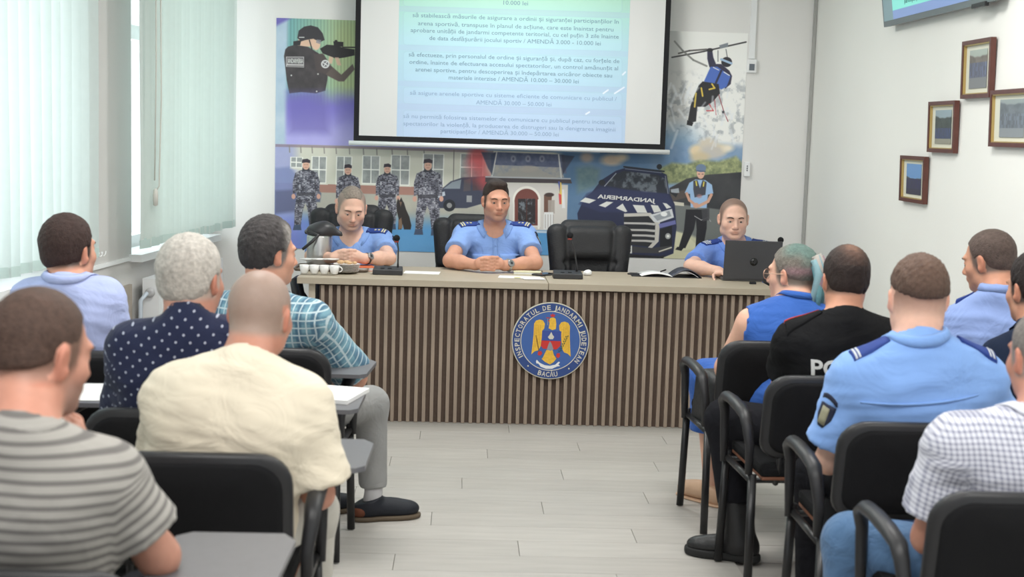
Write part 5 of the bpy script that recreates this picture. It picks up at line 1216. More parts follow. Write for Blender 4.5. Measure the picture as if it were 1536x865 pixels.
# soldiers in digital camouflage
def camo(a, b):
    n = .55*hsh(np.floor(a/2.3), np.floor(b/1.4), 2)+.45*vn(a, b, 5, 3); c = np.zeros(a.shape+(3,))
    for lo, col in ((0, (44, 44, 54)), (.36, (76, 76, 88)), (.55, (112, 112, 124)), (.74, (152, 152, 162))): c[n >= lo] = np.array(col)/255.
    return c
def soldier(x, top, bot, w=1.0, legs=True, lx=0):
    h = bot-top; u = h/108.0; W_ = w*u
    P = lambda pts: [(x+a*W_, top+b*u) for a, b in pts]
    if legs:
        P_(P([(-14, 52), (14, 52), (17, 74), (14, 100), (5, 100), (2, 74), (-1, 66), (-5, 78), (-8, 100), (-18, 100), (-17, 74)]), None, 1, 1.2, camo)
        P_(P([(-18, 99), (-8, 99), (-7, 107), (-20, 107)]), (52, 66, 92)); P_(P([(5, 99), (14, 99), (15, 108), (4, 108)]), (48, 62, 88))
    P_(P([(-7, 16), (7, 16), (17, 20), (21, 34), (20, 52), (15, 52), (14, 56), (-14, 56), (-15, 50), (-20, 52), (-20, 34), (-16, 20)]), None, 1, 1.2, camo)
    for sg in (-1, 1): L_([(x+sg*13.5*W_, top+30*u), (x+sg*14.5*W_, top+50*u)], 1.0, (40, 40, 48), .8)
    P_(P([(-14, 50), (14, 50), (14, 55), (-14, 55)]), (42, 42, 50), .8)
    for sg in (-1, 1): E_(x+sg*19*W_, top+56*u, 3*u, 4*u, (196, 146, 128))
    P_(P([(-5, 11), (5, 11), (6, 18), (-6, 18)]), (40, 42, 50)); E_(x, top+9*u, 5.4*u, 6.6*u, (206, 160, 138)); L_([(x-2.6*u, top+8*u), (x-1*u, top+8*u)], 1, (110, 80, 70), .7); L_([(x+1*u, top+8*u), (x+2.6*u, top+8*u)], 1, (110, 80, 70), .7); L_([(x-1.8*u, top+12*u), (x+1.8*u, top+12*u)], .9, (160, 96, 88), .8)
    P_(P([(-6.5, 5.5), (-5.5, 0), (2, -1), (6.5, 1.5), (6.2, 5.5), (0, 4.5)]), (40, 34, 42))
soldier(459, 239, 346); soldier(522, 247, 352, .92); soldier(581, 246, 344, .95); soldier(642, 239, 353, 1.0)
P_([(595, 304), (597, 297), (599, 301), (602, 296), (604, 301), (606, 304), (609, 314), (614, 325), (617, 338), (616, 344), (606, 344), (604, 336), (602, 344), (597, 344), (598, 328), (595, 316)], (32, 28, 28), 1, 1); P_([(598, 330), (602, 326), (604, 342), (598, 344)], (138, 104, 78), .8); P_([(599, 302), (603, 303), (601, 310)], (120, 90, 70), .8)
# gate house with painted roof front
P_([(736, 232), (744, 228), (846, 232), (850, 260), (738, 258)], None, 1, 1.2, lambda a, b: mixc((52, 62, 92), (96, 102, 124), fb(a, b, 6, 7)))
P_([(739, 247), (842, 251), (846, 266), (736, 264)], None, 1, 1.2, lambda a, b: mixc((176, 168, 148), (120, 128, 148), fb(a, b, 5, 17))); P_([(742, 265), (776, 254), (790, 250), (808, 254), (836, 266)], (156, 152, 146)); E_(792, 253, 13, 5, (168, 160, 150), .7, 3)
for x in (770, 792, 813): E_(x, 238, 4, 5, (130, 134, 150), .8, 2); E_(x, 238, 1.6, 2.2, (60, 64, 90), .8)
L_([(745, 228), (738, 264)], 2.2, (206, 206, 200)); L_([(838, 232), (842, 268)], 2.2, (200, 200, 196)); P_([(722, 228), (744, 229), (738, 262), (732, 252)], (44, 52, 76), .85, 2); P_([(842, 232), (862, 234), (850, 252), (844, 262)], (44, 48, 66), .85, 2)
P_([(728, 266), (856, 269), (858, 275), (728, 273)], (58, 50, 54)); P_([(728, 264), (856, 267), (856, 269), (728, 266)], (176, 178, 182)); P_([(762, 275), (852, 277), (850, 346), (764, 344)], (196, 190, 184), 1, 1.5)
E_(790, 300, 21, 21, (222, 218, 208), 1, 1.2); P_([(770, 300), (811, 300), (811, 340), (769, 342)], (214, 210, 202)); E_(790, 301, 18, 18, (98, 48, 42)); P_([(772, 300), (808, 300), (808, 338), (772, 338)], (96, 46, 40)); P_([(777, 298), (803, 298), (803, 336), (777, 336)], None, 1, 1, lambda a, b: mixc((30, 26, 28), (96, 104, 112), sstep(.5, .8, fb(a, b, 5, 9)))); L_([(790, 298), (790, 336)], 1.4, (60, 30, 28))
P_([(816, 292), (828, 292), (826, 320), (816, 320)], (92, 62, 50)); P_([(822, 300), (832, 300), (832, 320), (822, 320)], (150, 140, 132), .9); E_(824, 292, 7, 3, (50, 36, 34)); R_(816, 318, 830, 344, (214, 214, 212), slope=0)
for x in (818, 822, 826, 830): L_([(x, 322), (x, 342)], 1.1, (150, 140, 136), .8)
L_([(808, 300), (808, 342)], 3, (224, 222, 216)); L_([(764, 346), (850, 349)], 3, (180, 196, 212)); 
P_([(838, 272), (842, 274), (843, 306), (840, 306)], (222, 186, 70)); P_([(838, 290), (842, 292), (842, 306), (839, 306)], (196, 60, 60)); P_([(837, 272), (840, 272), (840, 290)], (60, 70, 150)); P_([(843, 284), (846, 284), (848, 312), (843, 312)], (220, 220, 222), .8)
# clouds of smoke above the vehicle, bushes, dark van
for (x, y, rx, ry, c_, a_) in ((880, 236, 9, 7, (176, 150, 128), .8), (918, 240, 16, 8, (196, 168, 136), .85), (934, 236, 8, 5, (206, 184, 150), .8), (1046, 226, 12, 9, (216, 196, 160), 1), (1062, 216, 14, 9, (200, 190, 172), 1), (1080, 224, 12, 8, (214, 200, 170), 1), (1068, 228, 18, 10, (186, 180, 172), .95), (1050, 236, 14, 8, (196, 178, 140), .9), (1092, 222, 8, 5, (226, 216, 196), 1)): E_(x, y, rx, ry, c_, a_, 6)
P_([(990, 252), (1008, 244), (1030, 246), (1050, 240), (1078, 242), (1104, 234), (1114, 244), (1114, 268), (1000, 276), (986, 268)], None, 1, 5, lambda a, b: mixc((70, 84, 60), (168, 172, 118), fb(a, b, 5, 55)*1.15))
P_([(864, 252), (884, 248), (900, 254), (896, 278), (866, 290)], None, .6, 8, lambda a, b: mixc((60, 86, 84), (110, 130, 110), fb(a, b, 6, 56)))
P_([(1004, 282), (1030, 268), (1060, 262), (1114, 258), (1113, 345), (1088, 340), (1004, 318)], None, 1, 1.5, lambda a, b: mixc((30, 32, 36), (56, 56, 58), fb(a, b, 26, 8))); P_([(1006, 290), (1030, 284), (1030, 296), (1008, 302)], (74, 62, 56), .8, 2)
P_([(1000, 304), (1112, 318), (1112, 392), (990, 392)], None, 1, 2, lambda a, b: mixc((96, 100, 98), (186, 184, 150), sstep(355, 362, b-.25*(a-1040)+18*np.sin((a-1000)/18)*.3))); P_([(994, 300), (1026, 304), (1026, 309), (994, 306)], (206, 200, 180), .9)
P_([(976, 372), (1112, 386), (1112, 392), (960, 390)], (196, 192, 158), 1, 2); P_([(1012, 346), (1030, 352), (1050, 372), (1022, 376), (1006, 362)], (200, 198, 164), .9, 2)
# patrol vehicle
nav = (26, 30, 56); P_([(888, 288), (902, 270), (924, 256), (940, 251), (988, 256), (1000, 262), (1004, 290), (1012, 306), (1015, 340), (1010, 380), (990, 388), (940, 386), (872, 380), (866, 320), (876, 298)], nav, 1, 1.2)
P_([(908, 278), (922, 262), (936, 256), (986, 262), (998, 268), (1001, 290), (960, 288)], None, 1, 1.2, lambda a, b: mixc((30, 34, 42), (88, 96, 104), sstep(.5, .75, fb(a, b, 9, 12)))); L_([(907, 279), (924, 260)], 1.4, (140, 146, 154)); L_([(998, 264), (1002, 290)], 1.4, (110, 116, 126))
L_([(936, 250), (996, 257)], 2.4, (24, 28, 36)); L_([(938, 253), (992, 259)], 1.0, (110, 120, 134)); E_(989, 250, 4, 4, (22, 24, 28)); E_(903, 274, 5, 4.5, (24, 26, 32)); P_([(1006, 284), (1018, 282), (1019, 289), (1007, 290)], (150, 158, 166)); P_([(1004, 288), (1017, 290), (1014, 296)], (24, 26, 30))
P_([(880, 290), (904, 281), (960, 286), (1002, 291), (1010, 308), (1000, 316), (962, 318), (900, 318), (868, 306)], (34, 40, 74), .7, 3)
for q in ([(870, 302), (878, 296), (894, 300), (884, 305)], [(898, 308), (910, 302), (920, 303), (908, 311)], [(924, 312), (934, 305), (941, 317), (938, 318)], [(949, 307), (966, 308), (971, 319), (956, 319)], [(976, 307), (987, 308), (992, 317), (981, 319)], [(994, 304), (1000, 305), (1007, 311), (1000, 313)]): P_(q, (206, 206, 200), 1, 1)
P_([(936, 322), (974, 321), (986, 334), (982, 368), (974, 370), (936, 366)], (26, 27, 30)); 
P_([(936, 320), (976, 319), (990, 333), (988, 362), (978, 372), (972, 371), (982, 360), (983, 335), (973, 324), (936, 325)], (186, 182, 172), 1, .9)
for y in (333, 343, 351, 359): P_([(936, y), (970, y+.5), (984, y+1.5), (982, y+5), (968, y+3.6), (936, y+3)], (176, 172, 168)); 
P_([(975, 322), (1008, 313), (1011, 326), (988, 334), (980, 332)], (196, 198, 200)); P_([(980, 324), (1004, 316), (1007, 324), (986, 331)], (120, 126, 134), .8); E_(996, 321, 5, 3.5, (226, 226, 224)); P_([(988, 336), (1013, 330), (1014, 336), (990, 342)], (96, 100, 160), .9)
P_([(990, 344), (1008, 338), (1008, 370), (990, 374)], (18, 19, 22)); E_(1002, 354, 4.2, 4.5, (150, 152, 150)); E_(1002, 354, 2, 2, (220, 220, 214)); P_([(936, 368), (976, 372), (1008, 368), (1008, 374), (988, 380), (930, 378)], (46, 46, 48)); L_([(989, 377), (1007, 371)], 2, (196, 190, 176)); P_([(926, 380), (990, 384), (998, 382), (994, 388), (930, 388)], (22, 22, 24))
P_([(930, 367), (948, 368), (948, 380), (930, 379)], (206, 206, 202))
# policeman with helmet
P_([(1029, 314), (1047, 314), (1041, 344), (1028, 372), (1018, 371), (1026, 345)], (22, 22, 26), 1, 1.2); P_([(1043, 314), (1061, 314), (1060, 342), (1054, 376), (1043, 376), (1045, 344)], (22, 22, 26), 1, 1.2); P_([(1016, 370), (1026, 371), (1022, 376), (1013, 374)], (20, 20, 22))
P_([(1034, 274), (1043, 269), (1058, 270), (1068, 277), (1070, 290), (1062, 292), (1060, 312), (1036, 311), (1035, 291), (1027, 289)], (142, 176, 214), 1, 1.2)
L_([(1030, 290), (1034, 300), (1044, 308)], 4, (196, 146, 122)); L_([(1067, 292), (1062, 302), (1048, 309)], 4.4, (200, 150, 126)); E_(1044, 308, 4.5, 4, (198, 148, 126))
P_([(1040, 271), (1046, 270), (1050, 282), (1054, 270), (1060, 273), (1058, 292), (1042, 296), (1040, 284)], (40, 38, 44), .9, 1.2); E_(1049, 294, 4, 3, (170, 110, 110), .6, 2); L_([(1044, 272), (1045, 278)], 2, (214, 196, 70)); L_([(1056, 273), (1055, 279)], 2, (214, 196, 70))
E_(1051, 260, 5.8, 8, (206, 160, 138)); E_(1051.5, 252, 7.6, 6, (92, 112, 142)); L_([(1045, 256), (1058, 257)], 1.5, (60, 76, 104)); L_([(1047.5, 261), (1049.5, 261)], 1, (80, 60, 56)); L_([(1053, 261), (1055, 261)], 1, (80, 60, 56))
L_([(1042, 324), (1052, 330), (1062, 326), (1066, 332)], 1.2, (150, 150, 150)); P_([(1052, 314), (1064, 312), (1064, 330), (1054, 332)], (50, 50, 54), .9, 1.5)
# rifleman at the upper left
dk = (38, 34, 36); P_([(432, 70), (446, 66), (462, 70), (478, 80), (488, 92), (492, 104), (491, 120), (488, 136), (474, 140), (452, 138), (434, 140), (430, 120), (426, 84), (428, 74)], None, 1, 1.4, lambda a, b: mixc((34, 31, 34), (64, 58, 60), fb(a, b, 10, 14)))
P_([(430, 138), (486, 137), (492, 160), (494, 200), (434, 200)], (84, 76, 150), .55, 14)
P_([(474, 82), (484, 80), (496, 98), (512, 112), (529, 96), (532, 104), (516, 122), (508, 122), (492, 114), (480, 104)], (78, 66, 62), 1, 1.5); P_([(470, 80), (486, 82), (498, 102), (488, 112), (474, 106)], (60, 52, 52), .9, 2)
P_([(448, 56), (470, 56), (476, 68), (462, 70), (446, 68)], (206, 168, 142)); E_(474, 66, 6.5, 9, (210, 172, 146)); P_([(446, 57), (448, 46), (456, 40), (466, 38), (477, 41), (484, 50), (487, 60), (480, 63), (470, 58), (458, 60), (452, 62)], (40, 38, 42), 1, 1.2); P_([(440, 62), (452, 60), (450, 68), (440, 68)], (34, 32, 36)); L_([(449, 56), (456, 56)], 1.4, (190, 190, 190)); P_([(475, 59), (482, 60), (480, 66), (474, 64)], (120, 120, 130), .8); L_([(464, 60), (468, 74)], 1.6, (40, 38, 40))
P_([(480, 73), (490, 67), (504, 68), (516, 72), (532, 74), (532, 83), (518, 86), (504, 88), (494, 84), (484, 80)], (28, 26, 28), 1, 1); P_([(500, 62), (515, 63), (515, 70), (501, 70)], (26, 24, 26)); E_(504, 62, 2.2, 2.2, (26, 24, 26)); L_([(514, 71), (532, 71)], 2, (32, 30, 30)); P_([(502, 86), (508, 86), (512, 98), (506, 98)], (198, 160, 136), .9); P_([(494, 84), (500, 86), (498, 96), (492, 94)], (200, 166, 140), .9)
P_([(429, 85), (456, 85), (456, 101), (429, 100)], (188, 184, 184)); P_([(430, 86), (455, 86), (455, 96.5), (430, 96)], (70, 66, 70), .9); L_([(431, 98.7), (455, 99.2)], 1.6, (96, 92, 94)); E_(488, 96, 6.4, 6.4, (196, 196, 196)); E_(488, 96, 4.2, 4.2, (70, 66, 70), .8); L_([(485, 94), (491, 98)], 1.4, (210, 210, 210)); L_([(486, 99), (490, 93)], 1.2, (210, 210, 210))
for (x, y) in ((477, 111), (475, 137), (437, 113)): E_(x, y, 1.2, 1.2, (190, 188, 186))
# climber on the cable
L_([(1008, 86), (1056, 77), (1119, 63)], 2.2, (54, 52, 54)); L_([(1018, 80), (1034, 76), (1060, 74)], 2.4, (66, 62, 60), .9); L_([(1012, 62), (1024, 76), (1040, 90), (1060, 99)], 2.6, (110, 110, 106), .9, 1.2); L_([(1077, 76), (1077, 92)], 1.2, (90, 90, 92)); L_([(1089, 74), (1091, 86)], 1.2, (90, 90, 92)); P_([(1079, 68), (1092, 64), (1092, 70), (1080, 73)], (110, 118, 126))
P_([(1061, 74), (1068, 73), (1070, 86), (1074, 96), (1082, 96), (1094, 106), (1098, 114), (1096, 126), (1088, 133), (1082, 122), (1064, 100), (1061, 88)], (40, 38, 58), 1, 1.3); E_(1065, 75, 4.5, 2.8, (30, 30, 34))
P_([(1066, 100), (1076, 100), (1096, 114), (1090, 130), (1082, 134), (1056, 122)], (62, 92, 176), 1, 1.3); L_([(1082, 106), (1074, 124)], 3.2, (34, 36, 60)); L_([(1070, 101), (1078, 105)], 1.4, (210, 214, 220)); L_([(1086, 108), (1094, 113)], 1.6, (210, 214, 220))
E_(1090, 93, 8, 7.5, (34, 34, 40)); L_([(1082, 89), (1097, 95)], 3.4, (150, 178, 206)); P_([(1054, 122), (1078, 126), (1080, 140), (1070, 152), (1058, 160), (1046, 160), (1044, 182), (1036, 184), (1032, 180), (1036, 158), (1042, 142), (1048, 128)], (30, 30, 34), 1, 1.3); L_([(1052, 132), (1054, 144)], 2.4, (206, 176, 60)); L_([(1044, 140), (1042, 160)], 2.6, (196, 170, 70)); L_([(1068, 126), (1072, 132), (1064, 134)], 2.4, (206, 176, 60)); P_([(1031, 180), (1040, 184), (1038, 189), (1030, 187)], (24, 24, 26))
L_([(1078, 142), (1086, 168), (1092, 182)], 1.1, (130, 40, 48)); L_([(1072, 150), (1074, 172)], 1.1, (160, 50, 56)); L_([(1064, 156), (1070, 166), (1060, 166)], 1.6, (190, 70, 74)); E_(1085, 168, 2, 2, (50, 50, 56))
for k in range(30):
    a = random.uniform(1005, 1100); b = random.uniform(120, 205); L_([(a, b), (a+random.uniform(-14, 10), b+random.uniform(10, 26))], random.uniform(1.5, 4), (218, 222, 226), .55, 2.5)
cv.c = cv.c*.95+.13
mur = print_quad('wall_mural', (mx0, YB-.0005, mz0), (1, 0, 0), (0, 0, 1), mx1-mx0, mz1-mz0, print_mat('mural_print', cv.image('mural'), .5), None, .003)
me_ = mur.data
tag(mur, 'wide printed mural of uniformed patrols, vehicles and a gatehouse on the back wall', 'mural')
m_tw = mat('lettering_white', (.72, .72, .70), .6); m_td = mat('lettering_dark', (.03, .03, .04), .6)
def wall_txt(s, px0, py0, px1, py1, m, h, mirror=False, name='lettering', bold=.02):
    a, b = at(px0, py0, YB-.004), at(px1, py1, YB-.004); U = (b-a); w = U.length; U.normalize(); return flat_text(name, s, a, U, Vector((-U.z, 0, U.x)), w, m, mur, .0012, h*YB/FPX, bold, mirror)
wall_txt('JANDARMERIA', 896, 297, 983, 304, m_tw, 6, True, bold=.03); wall_txt('JANDARMERIA', 431, 94.6, 454.5, 94.9, m_tw, 7); wall_txt('23', 936, 378, 946, 378.5, m_td, 8)
# ---------------------------------------------------------------- projection screen
ys = 8.82; sa, sb, sc_, sdx = at(535, 0, ys), at(529, 214, ys), at(997, 231, ys), at(1007, 0, ys)
x0, x1 = (sa.x+sb.x)/2, (sc_.x+sdx.x)/2; zb = (sb.z+sc_.z)/2+.02; zt = 2.93
scr = thing('projection_screen', 'large pull-down projection screen with black border showing a pale blue slide', 'screen', ((x0+x1)/2, ys, zt))
MB().box(((x0+x1)/2, ys, (zb+zt)/2), (x1-x0, .003, zt-zb)).build('screen_border', mat('screen_black_border', (.014, .014, .016), .8), scr)
bw_ = .034; m_scr = mat('screen_matte_white', (.70, .70, .69), .9, .1)
MB().box(((x0+x1)/2, ys-.0025, (zb+.035+zt)/2), (x1-x0-2*bw_, .002, zt-zb-.035)).build('screen_fabric', m_scr, scr)
MB().tube([Vector((x0-.03, ys, zb-.014)), Vector((x1+.03, ys, zb-.014))], .0155, 12).build('bottom_bar', m_pvc, scr)
MB().box(((x0+x1)/2, ys+.02, zt+.02), (x1-x0+.16, .09, .09), bev=.01).build('roller_case', m_pvc, scr)
pa, pb = at(597, 100, ys).x, at(941, 110, ys).x; pz0 = zb+.036; pz1 = 2.86
cs = Canvas((pa, ys-.004, pz0), (1, 0, 0), (0, 0, 1), pb-pa, pz1-pz0, 700, 900)
sy = cs.Y-.03*(cs.X-768)
stops = [(-300, (160, 206, 170)), (0, (176, 216, 200)), (25, (176, 217, 212)), (60, (178, 213, 222)), (120, (178, 208, 225)), (170, (182, 203, 227)), (220, (186, 205, 231))]
for ch in range(3): cs.c[..., ch] = np.interp(sy, [a for a, _ in stops], [c_[ch]/255 for _, c_ in stops])
for (y0, y1) in ((-60, 14), (22, 72), (82, 126), (135, 160), (170, 212)):
    w = cs.win(597, y0-20, 945, y1+20); xx, yy = cs.X[w], sy[w]; q = np.maximum(np.abs(xx-769)-164+5, 0), np.maximum(np.abs(yy-(y0+y1)/2)-(y1-y0)/2+5, 0); d = np.hypot(*q)-5
    cs.put(w, np.clip(-d+.5, 0, 1), np.clip(cs.c[w]*1.012+.004, 0, 1)); cs.put(w, 1-np.abs(d)/1.2, (160, 190, 206), .25)
    yb = (yy > y1) & (yy < y1+8); cs.put(w, yb*1.0, (180, 192, 224), .25)
for a, b in (((905, 140), (912, 135)), ((922, 140), (936, 131)), ((879, 171), (884, 168)), ((934, 112), (938, 108))): cs.line([a, b], 2.2, (232, 236, 246), .9, 1.5)
sl_ = print_quad('projected_slide', (pa, ys-.0036, pz0), (1, 0, 0), (0, 0, 1), pb-pa, pz1-pz0, print_mat('slide_light', cs.image('slide'), .9, .03, .1), scr, .0006)
m_st = mat('slide_text', srgb(126, 154, 172), .9, .05, estr=0); m_st2 = mat('slide_text_pale', srgb(150, 174, 202), .9, .05, estr=0)
LN = [(755, 7, 792, 8, '10.000 lei', m_st), (619, 26, 928, 35, 'să stabilească măsurile de asigurare a ordinii și siguranței participanților în', m_st), (627, 38, 920, 47, 'arena sportivă, transpuse în planul de acțiune, care este înaintat pentru', m_st),
      (616, 48, 928, 58, 'aprobare unității de jandarmi competente teritorial, cu cel puțin 3 zile înainte', m_st), (644, 60, 901, 68, 'de data desfășurării jocului sportiv / AMENDĂ 3.000 - 10.000 lei', m_st),
      (613, 85, 929, 94, 'să efectueze, prin personalul de ordine și siguranță și, după caz, cu forțele de', m_st), (614, 95, 927, 106, 'ordine, înainte de efectuarea accesului spectatorilor, un control amănunțit al', m_st), (623, 107, 918, 116, 'arenei sportive, pentru descoperirea și îndepărtarea oricăror obiecte sau', m_st), (673, 119, 868, 125, 'materiale interzise / AMENDĂ 10.000 – 30.000 lei', m_st),
      (615, 142, 925, 151, 'să asigure arenele sportive cu sisteme eficiente de comunicare cu publicul /', m_st2), (714, 156, 827, 160, 'AMENDĂ 30.000 – 50.000 lei', m_st2), (605, 177, 922, 186, 'să nu permită folosirea sistemelor de comunicare cu publicul pentru incitarea', m_st2), (605, 187, 923, 198, 'spectatorilor la violență, la producerea de distrugeri sau la denigrarea imaginii', m_st2), (661, 199, 838, 205, 'participanților / AMENDĂ 30.000 – 50.000 lei', m_st2)]
for (ax_, ay_, bx_, by_, s_, m_) in LN:
    a, b = at(ax_, ay_, ys-.004), at(bx_, by_, ys-.004); U = b-a; w_ = U.length; U.normalize(); U = Vector((1, 0, 0)); a.z = (a.z+b.z)/2; flat_text('slide_text_line', s_, a, U, Vector((0, 0, 1)), w_, m_, sl_, .0012, 6.3*ys/FPX, .0)
# ---------------------------------------------------------------- television on the right wall
xt = XR-.06; a = atx(1326, 39, xt); b = atx(1495, 2.5, xt); yb0, yb1 = a.y, b.y; zt_ = (a.z+b.z)/2; Ut = Vector((0, -1, 0)); tl = math.radians(8)
Vt = Vector((-math.sin(tl), 0, math.cos(tl))); Nt = Vector((-math.cos(tl), 0, -math.sin(tl)))
wt, ht = yb0-yb1, (yb0-yb1)*.575; tv = thing('television', 'wall television showing the same slide, tilted down at the top right', 'television', (xt, (yb0+yb1)/2, zt_))
o = Vector((xt, yb0, zt_)); tvb = MB().slabloop([o, o+Ut*wt, o+Ut*wt+Vt*ht, o+Vt*ht], .035, -Nt); tvb.build('bezel', mat('tv_bezel', (.16, .19, .20), .4, .4), tv)
cs = Canvas(tuple(o+Ut*.02+Vt*.028+Nt*.001), tuple(Ut), tuple(Vt), wt-.04, ht-.05, 300, 170); u = np.linspace(0, 1, 300)[None, :]*np.ones((170, 1)); v = np.linspace(0, 1, 170)[:, None]*np.ones((1, 300))
cs.c[...] = mixc((126, 208, 198), (150, 224, 200), v); w = (u < .10) | (u > .93); cs.c[w] = np.array((112, 136, 142))/255; w = (v < .05) & ~w; cs.c[w] = np.array((120, 142, 186))/255
ts = print_quad('display', tuple(o+Ut*.02+Vt*.028), tuple(Ut), tuple(Vt), wt-.04, ht-.05, print_mat('tv_picture', cs.image('tvpic'), .3, .45), tv, .0015)
for (fu, fv, fw, s_) in ((.24, .105, .55, 'participanților / AMENDĂ 30.000 – 50.000 lei'), (.13, .17, .76, 'spectatorilor la violență, la producerea de distrugeri sau la denigrarea imaginii'), (.13, .23, .76, 'să nu permită folosirea sistemelor de comunicare cu publicul pentru incitarea'), (.3, .33, .5, 'AMENDĂ 30.000 – 50.000 lei')):
    flat_text('slide_text_line', s_, tuple(o+Ut*(wt*fu)+Vt*(ht*fv)), tuple(Ut), tuple(Vt), wt*fw, mat('tv_text', srgb(92, 150, 148), .5), ts, .003, .022, .016)
MB().box((xt+.05, (yb0+yb1)/2, zt_+ht*.5), (.06, .3, .2)).build('wall_mount', m_pl, tv)
MB().box(tuple(o+Ut*(wt*.88)-Vector((0, 0, .004))), (.02, .16, .02), bev=.003).build('ir_sensor', m_pl, tv)
# ---------------------------------------------------------------- framed photographs on the right wall
m_fr = mat('mahogany_frame', (.11, .035, .025), .35, .5, var=.15, vscale=30); m_gl = mat('gold_inner_edge', (.55, .40, .16), .4, .6, .6); m_mt = mat('cream_mat_board', (.66, .66, .56), .8)
def framed(px0, py0, px1, py1, label, paint, seed, land=True):
    a = atx(px0, py0, XR); b = atx(px1, py1, XR); y0_, y1_ = a.y, b.y; z1_, z0_ = a.z, b.z; w, h = y0_-y1_, z1_-z0_; o = Vector((XR-.002, y0_, z0_)); U = Vector((0, -1, 0)); Vv = Vector((0, 0, 1)); N_ = Vector((-1, 0, 0))
    t = thing('picture_frame', label, 'picture', (XR, (y0_+y1_)/2, z0_), 'framed photographs on the right wall'); tl = .03
    q = lambda u, v, d=0: o+U*u+Vv*v+N_*(d+tl*v)
    B = MB(); fw = .018
    for (u0, v0, u1, v1) in ((0, 0, w, fw), (0, h-fw, w, h), (0, fw, fw, h-fw), (w-fw, fw, w, h-fw)): B.slabloop([q(u0, v0), q(u1, v0), q(u1, v1), q(u0, v1)], .024, N_)
    B.build('frame', m_fr, t); B = MB(); g = .005
    for (u0, v0, u1, v1) in ((fw, fw, w-fw, fw+g), (fw, h-fw-g, w-fw, h-fw), (fw, fw, fw+g, h-fw), (w-fw-g, fw, w-fw, h-fw)): B.slabloop([q(u0, v0), q(u1, v0), q(u1, v1), q(u0, v1)], .020, N_)
    B.build('gold_edge', m_gl, t); MB().slabloop([q(fw, fw), q(w-fw, fw), q(w-fw, h-fw), q(fw, h-fw)], .008, N_).build('mat_board', m_mt, t)
    iu, iv = w*.20, h*.17; Vv = (q(0, 1)-q(0, 0)).normalized(); cs = Canvas(tuple(q(iu, iv, .0085)), tuple(U), tuple(Vv), w-2*iu, h-2*iv, 110, 90); u, v = np.meshgrid(np.linspace(0, 1, 110), np.linspace(0, 1, 90)); cs.c[...] = paint(u, v)
    print_quad('photograph', tuple(q(iu, iv, .0088)), tuple(U), tuple(Vv), w-2*iu, h-2*iv, print_mat('photo_print_%d' % seed, cs.image('photo%d' % seed), .3), t, .001)
def crowd(sky, bld, folk, ground, top=.62, base=.22):
    def f(u, v):
        a, b = u*60, v*60; n = fb(a, b*.7, 6, 3); c = mixc(bld, np.array(bld)*.7, n); k = sstep(top, top+.06, v+.08*vn(a, b*0, 9)); c = c*(1-k[..., None])+np.array(sky)/255*k[..., None]
        k = (v < base+.22)*(v > base*.6); m = mixc(folk, np.array(folk)*.45+40, hsh(np.floor(u*22), np.floor(v*9), 4)); c = c*(1-.85*k[..., None])+m*.85*k[..., None]; k = v < base*.6; c = c*(1-k[..., None])+np.array(ground)/255*k[..., None]; return c
    return f
framed(1359.5, 233, 1391.7, 306.5, 'small framed photo, lowest and farthest of the four, street corner with blue sky', crowd((116, 156, 206), (120, 122, 112), (62, 62, 104), (70, 70, 84), .55, .3), 1)
framed(1402.5, 153, 1437.5, 230, 'framed photo of a uniformed group among dark trees, second from the corner', crowd((150, 168, 176), (86, 96, 92), (74, 86, 130), (150, 148, 134), .8, .25), 2)
framed(1454, 63, 1492, 146, 'topmost framed photo on the right wall, grey group before a building', crowd((170, 180, 172), (140, 132, 124), (110, 118, 150), (130, 132, 134), .85, .45), 3)
framed(1496.5, 136, 1552, 222, 'framed photo cut by the picture edge, grey group with pale border', crowd((150, 160, 160), (132, 140, 146), (128, 138, 150), (140, 146, 150), .9, .4), 4)
# ---------------------------------------------------------------- round emblem on the desk front
ye = DF+.0255; ce = at(825.5, 510.5, ye); re = 59*ye/FPX
em = thing('round_emblem', 'round blue emblem with golden eagle and ring lettering on the slatted desk front', 'emblem', (ce.x, ye, ce.z))
m_eb = mat('emblem_blue', srgb(66, 98, 160), .5); m_ed = mat('emblem_ring_blue', srgb(52, 74, 128), .5); m_el = mat('emblem_pale', srgb(206, 202, 186), .6); m_ey = mat('emblem_gold', srgb(226, 180, 66), .5, var=.12, vscale=90); m_er = mat('emblem_red', srgb(196, 56, 52), .5); m_eg = mat('emblem_green', srgb(50, 84, 60), .5); m_egr = mat('emblem_grey', srgb(140, 142, 152), .5)
RX = Matrix.Rotation(math.pi/2, 3, 'X')
MB().lathe([(.001, 0), (re, 0), (re, .012), (re-.002, .0135), (.001, .0135)], (ce.x, ye, ce.z), 64, RX).build('disc', m_el, em)
yl = ye-.0135
def disc(r0, r1, m, lift, name):
    q = MB(); n = 64; vs = []
    for k in range(n):
        a = 2*math.pi*k/n
        for r in (r0, r1): vs.append((ce.x+r*math.cos(a), yl-lift, ce.z+r*math.sin(a)))
    q.add(vs, [(2*k, 2*k+1, (2*k+3) % (2*n), (2*k+2) % (2*n)) for k in range(n)]); return q.build(name, m, em, fix=False)
disc(.0001, re*.975, m_ed, .0008, 'ring_field'); disc(re*.755, re*.775, m_el, .0016, 'ring_line'); disc(.0001, re*.755, m_eb, .0014, 'inner_field')
es = re/59.0   # one photo pixel of the emblem in metres; shapes below in emblem units, x right, y down from the centre
def ep(name, pts, m, lift=.0022, parent=None): return MB().slabloop([(ce.x+x*es, yl-lift, ce.z-y*es) for x, y in pts], .0008, (0, 1, 0)).build(name, m, parent or em)
Z = 5.405; C0 = (459/Z, 430/Z)
z = lambda L: [(x/Z-C0[0], y/Z-C0[1]) for x, y in L]
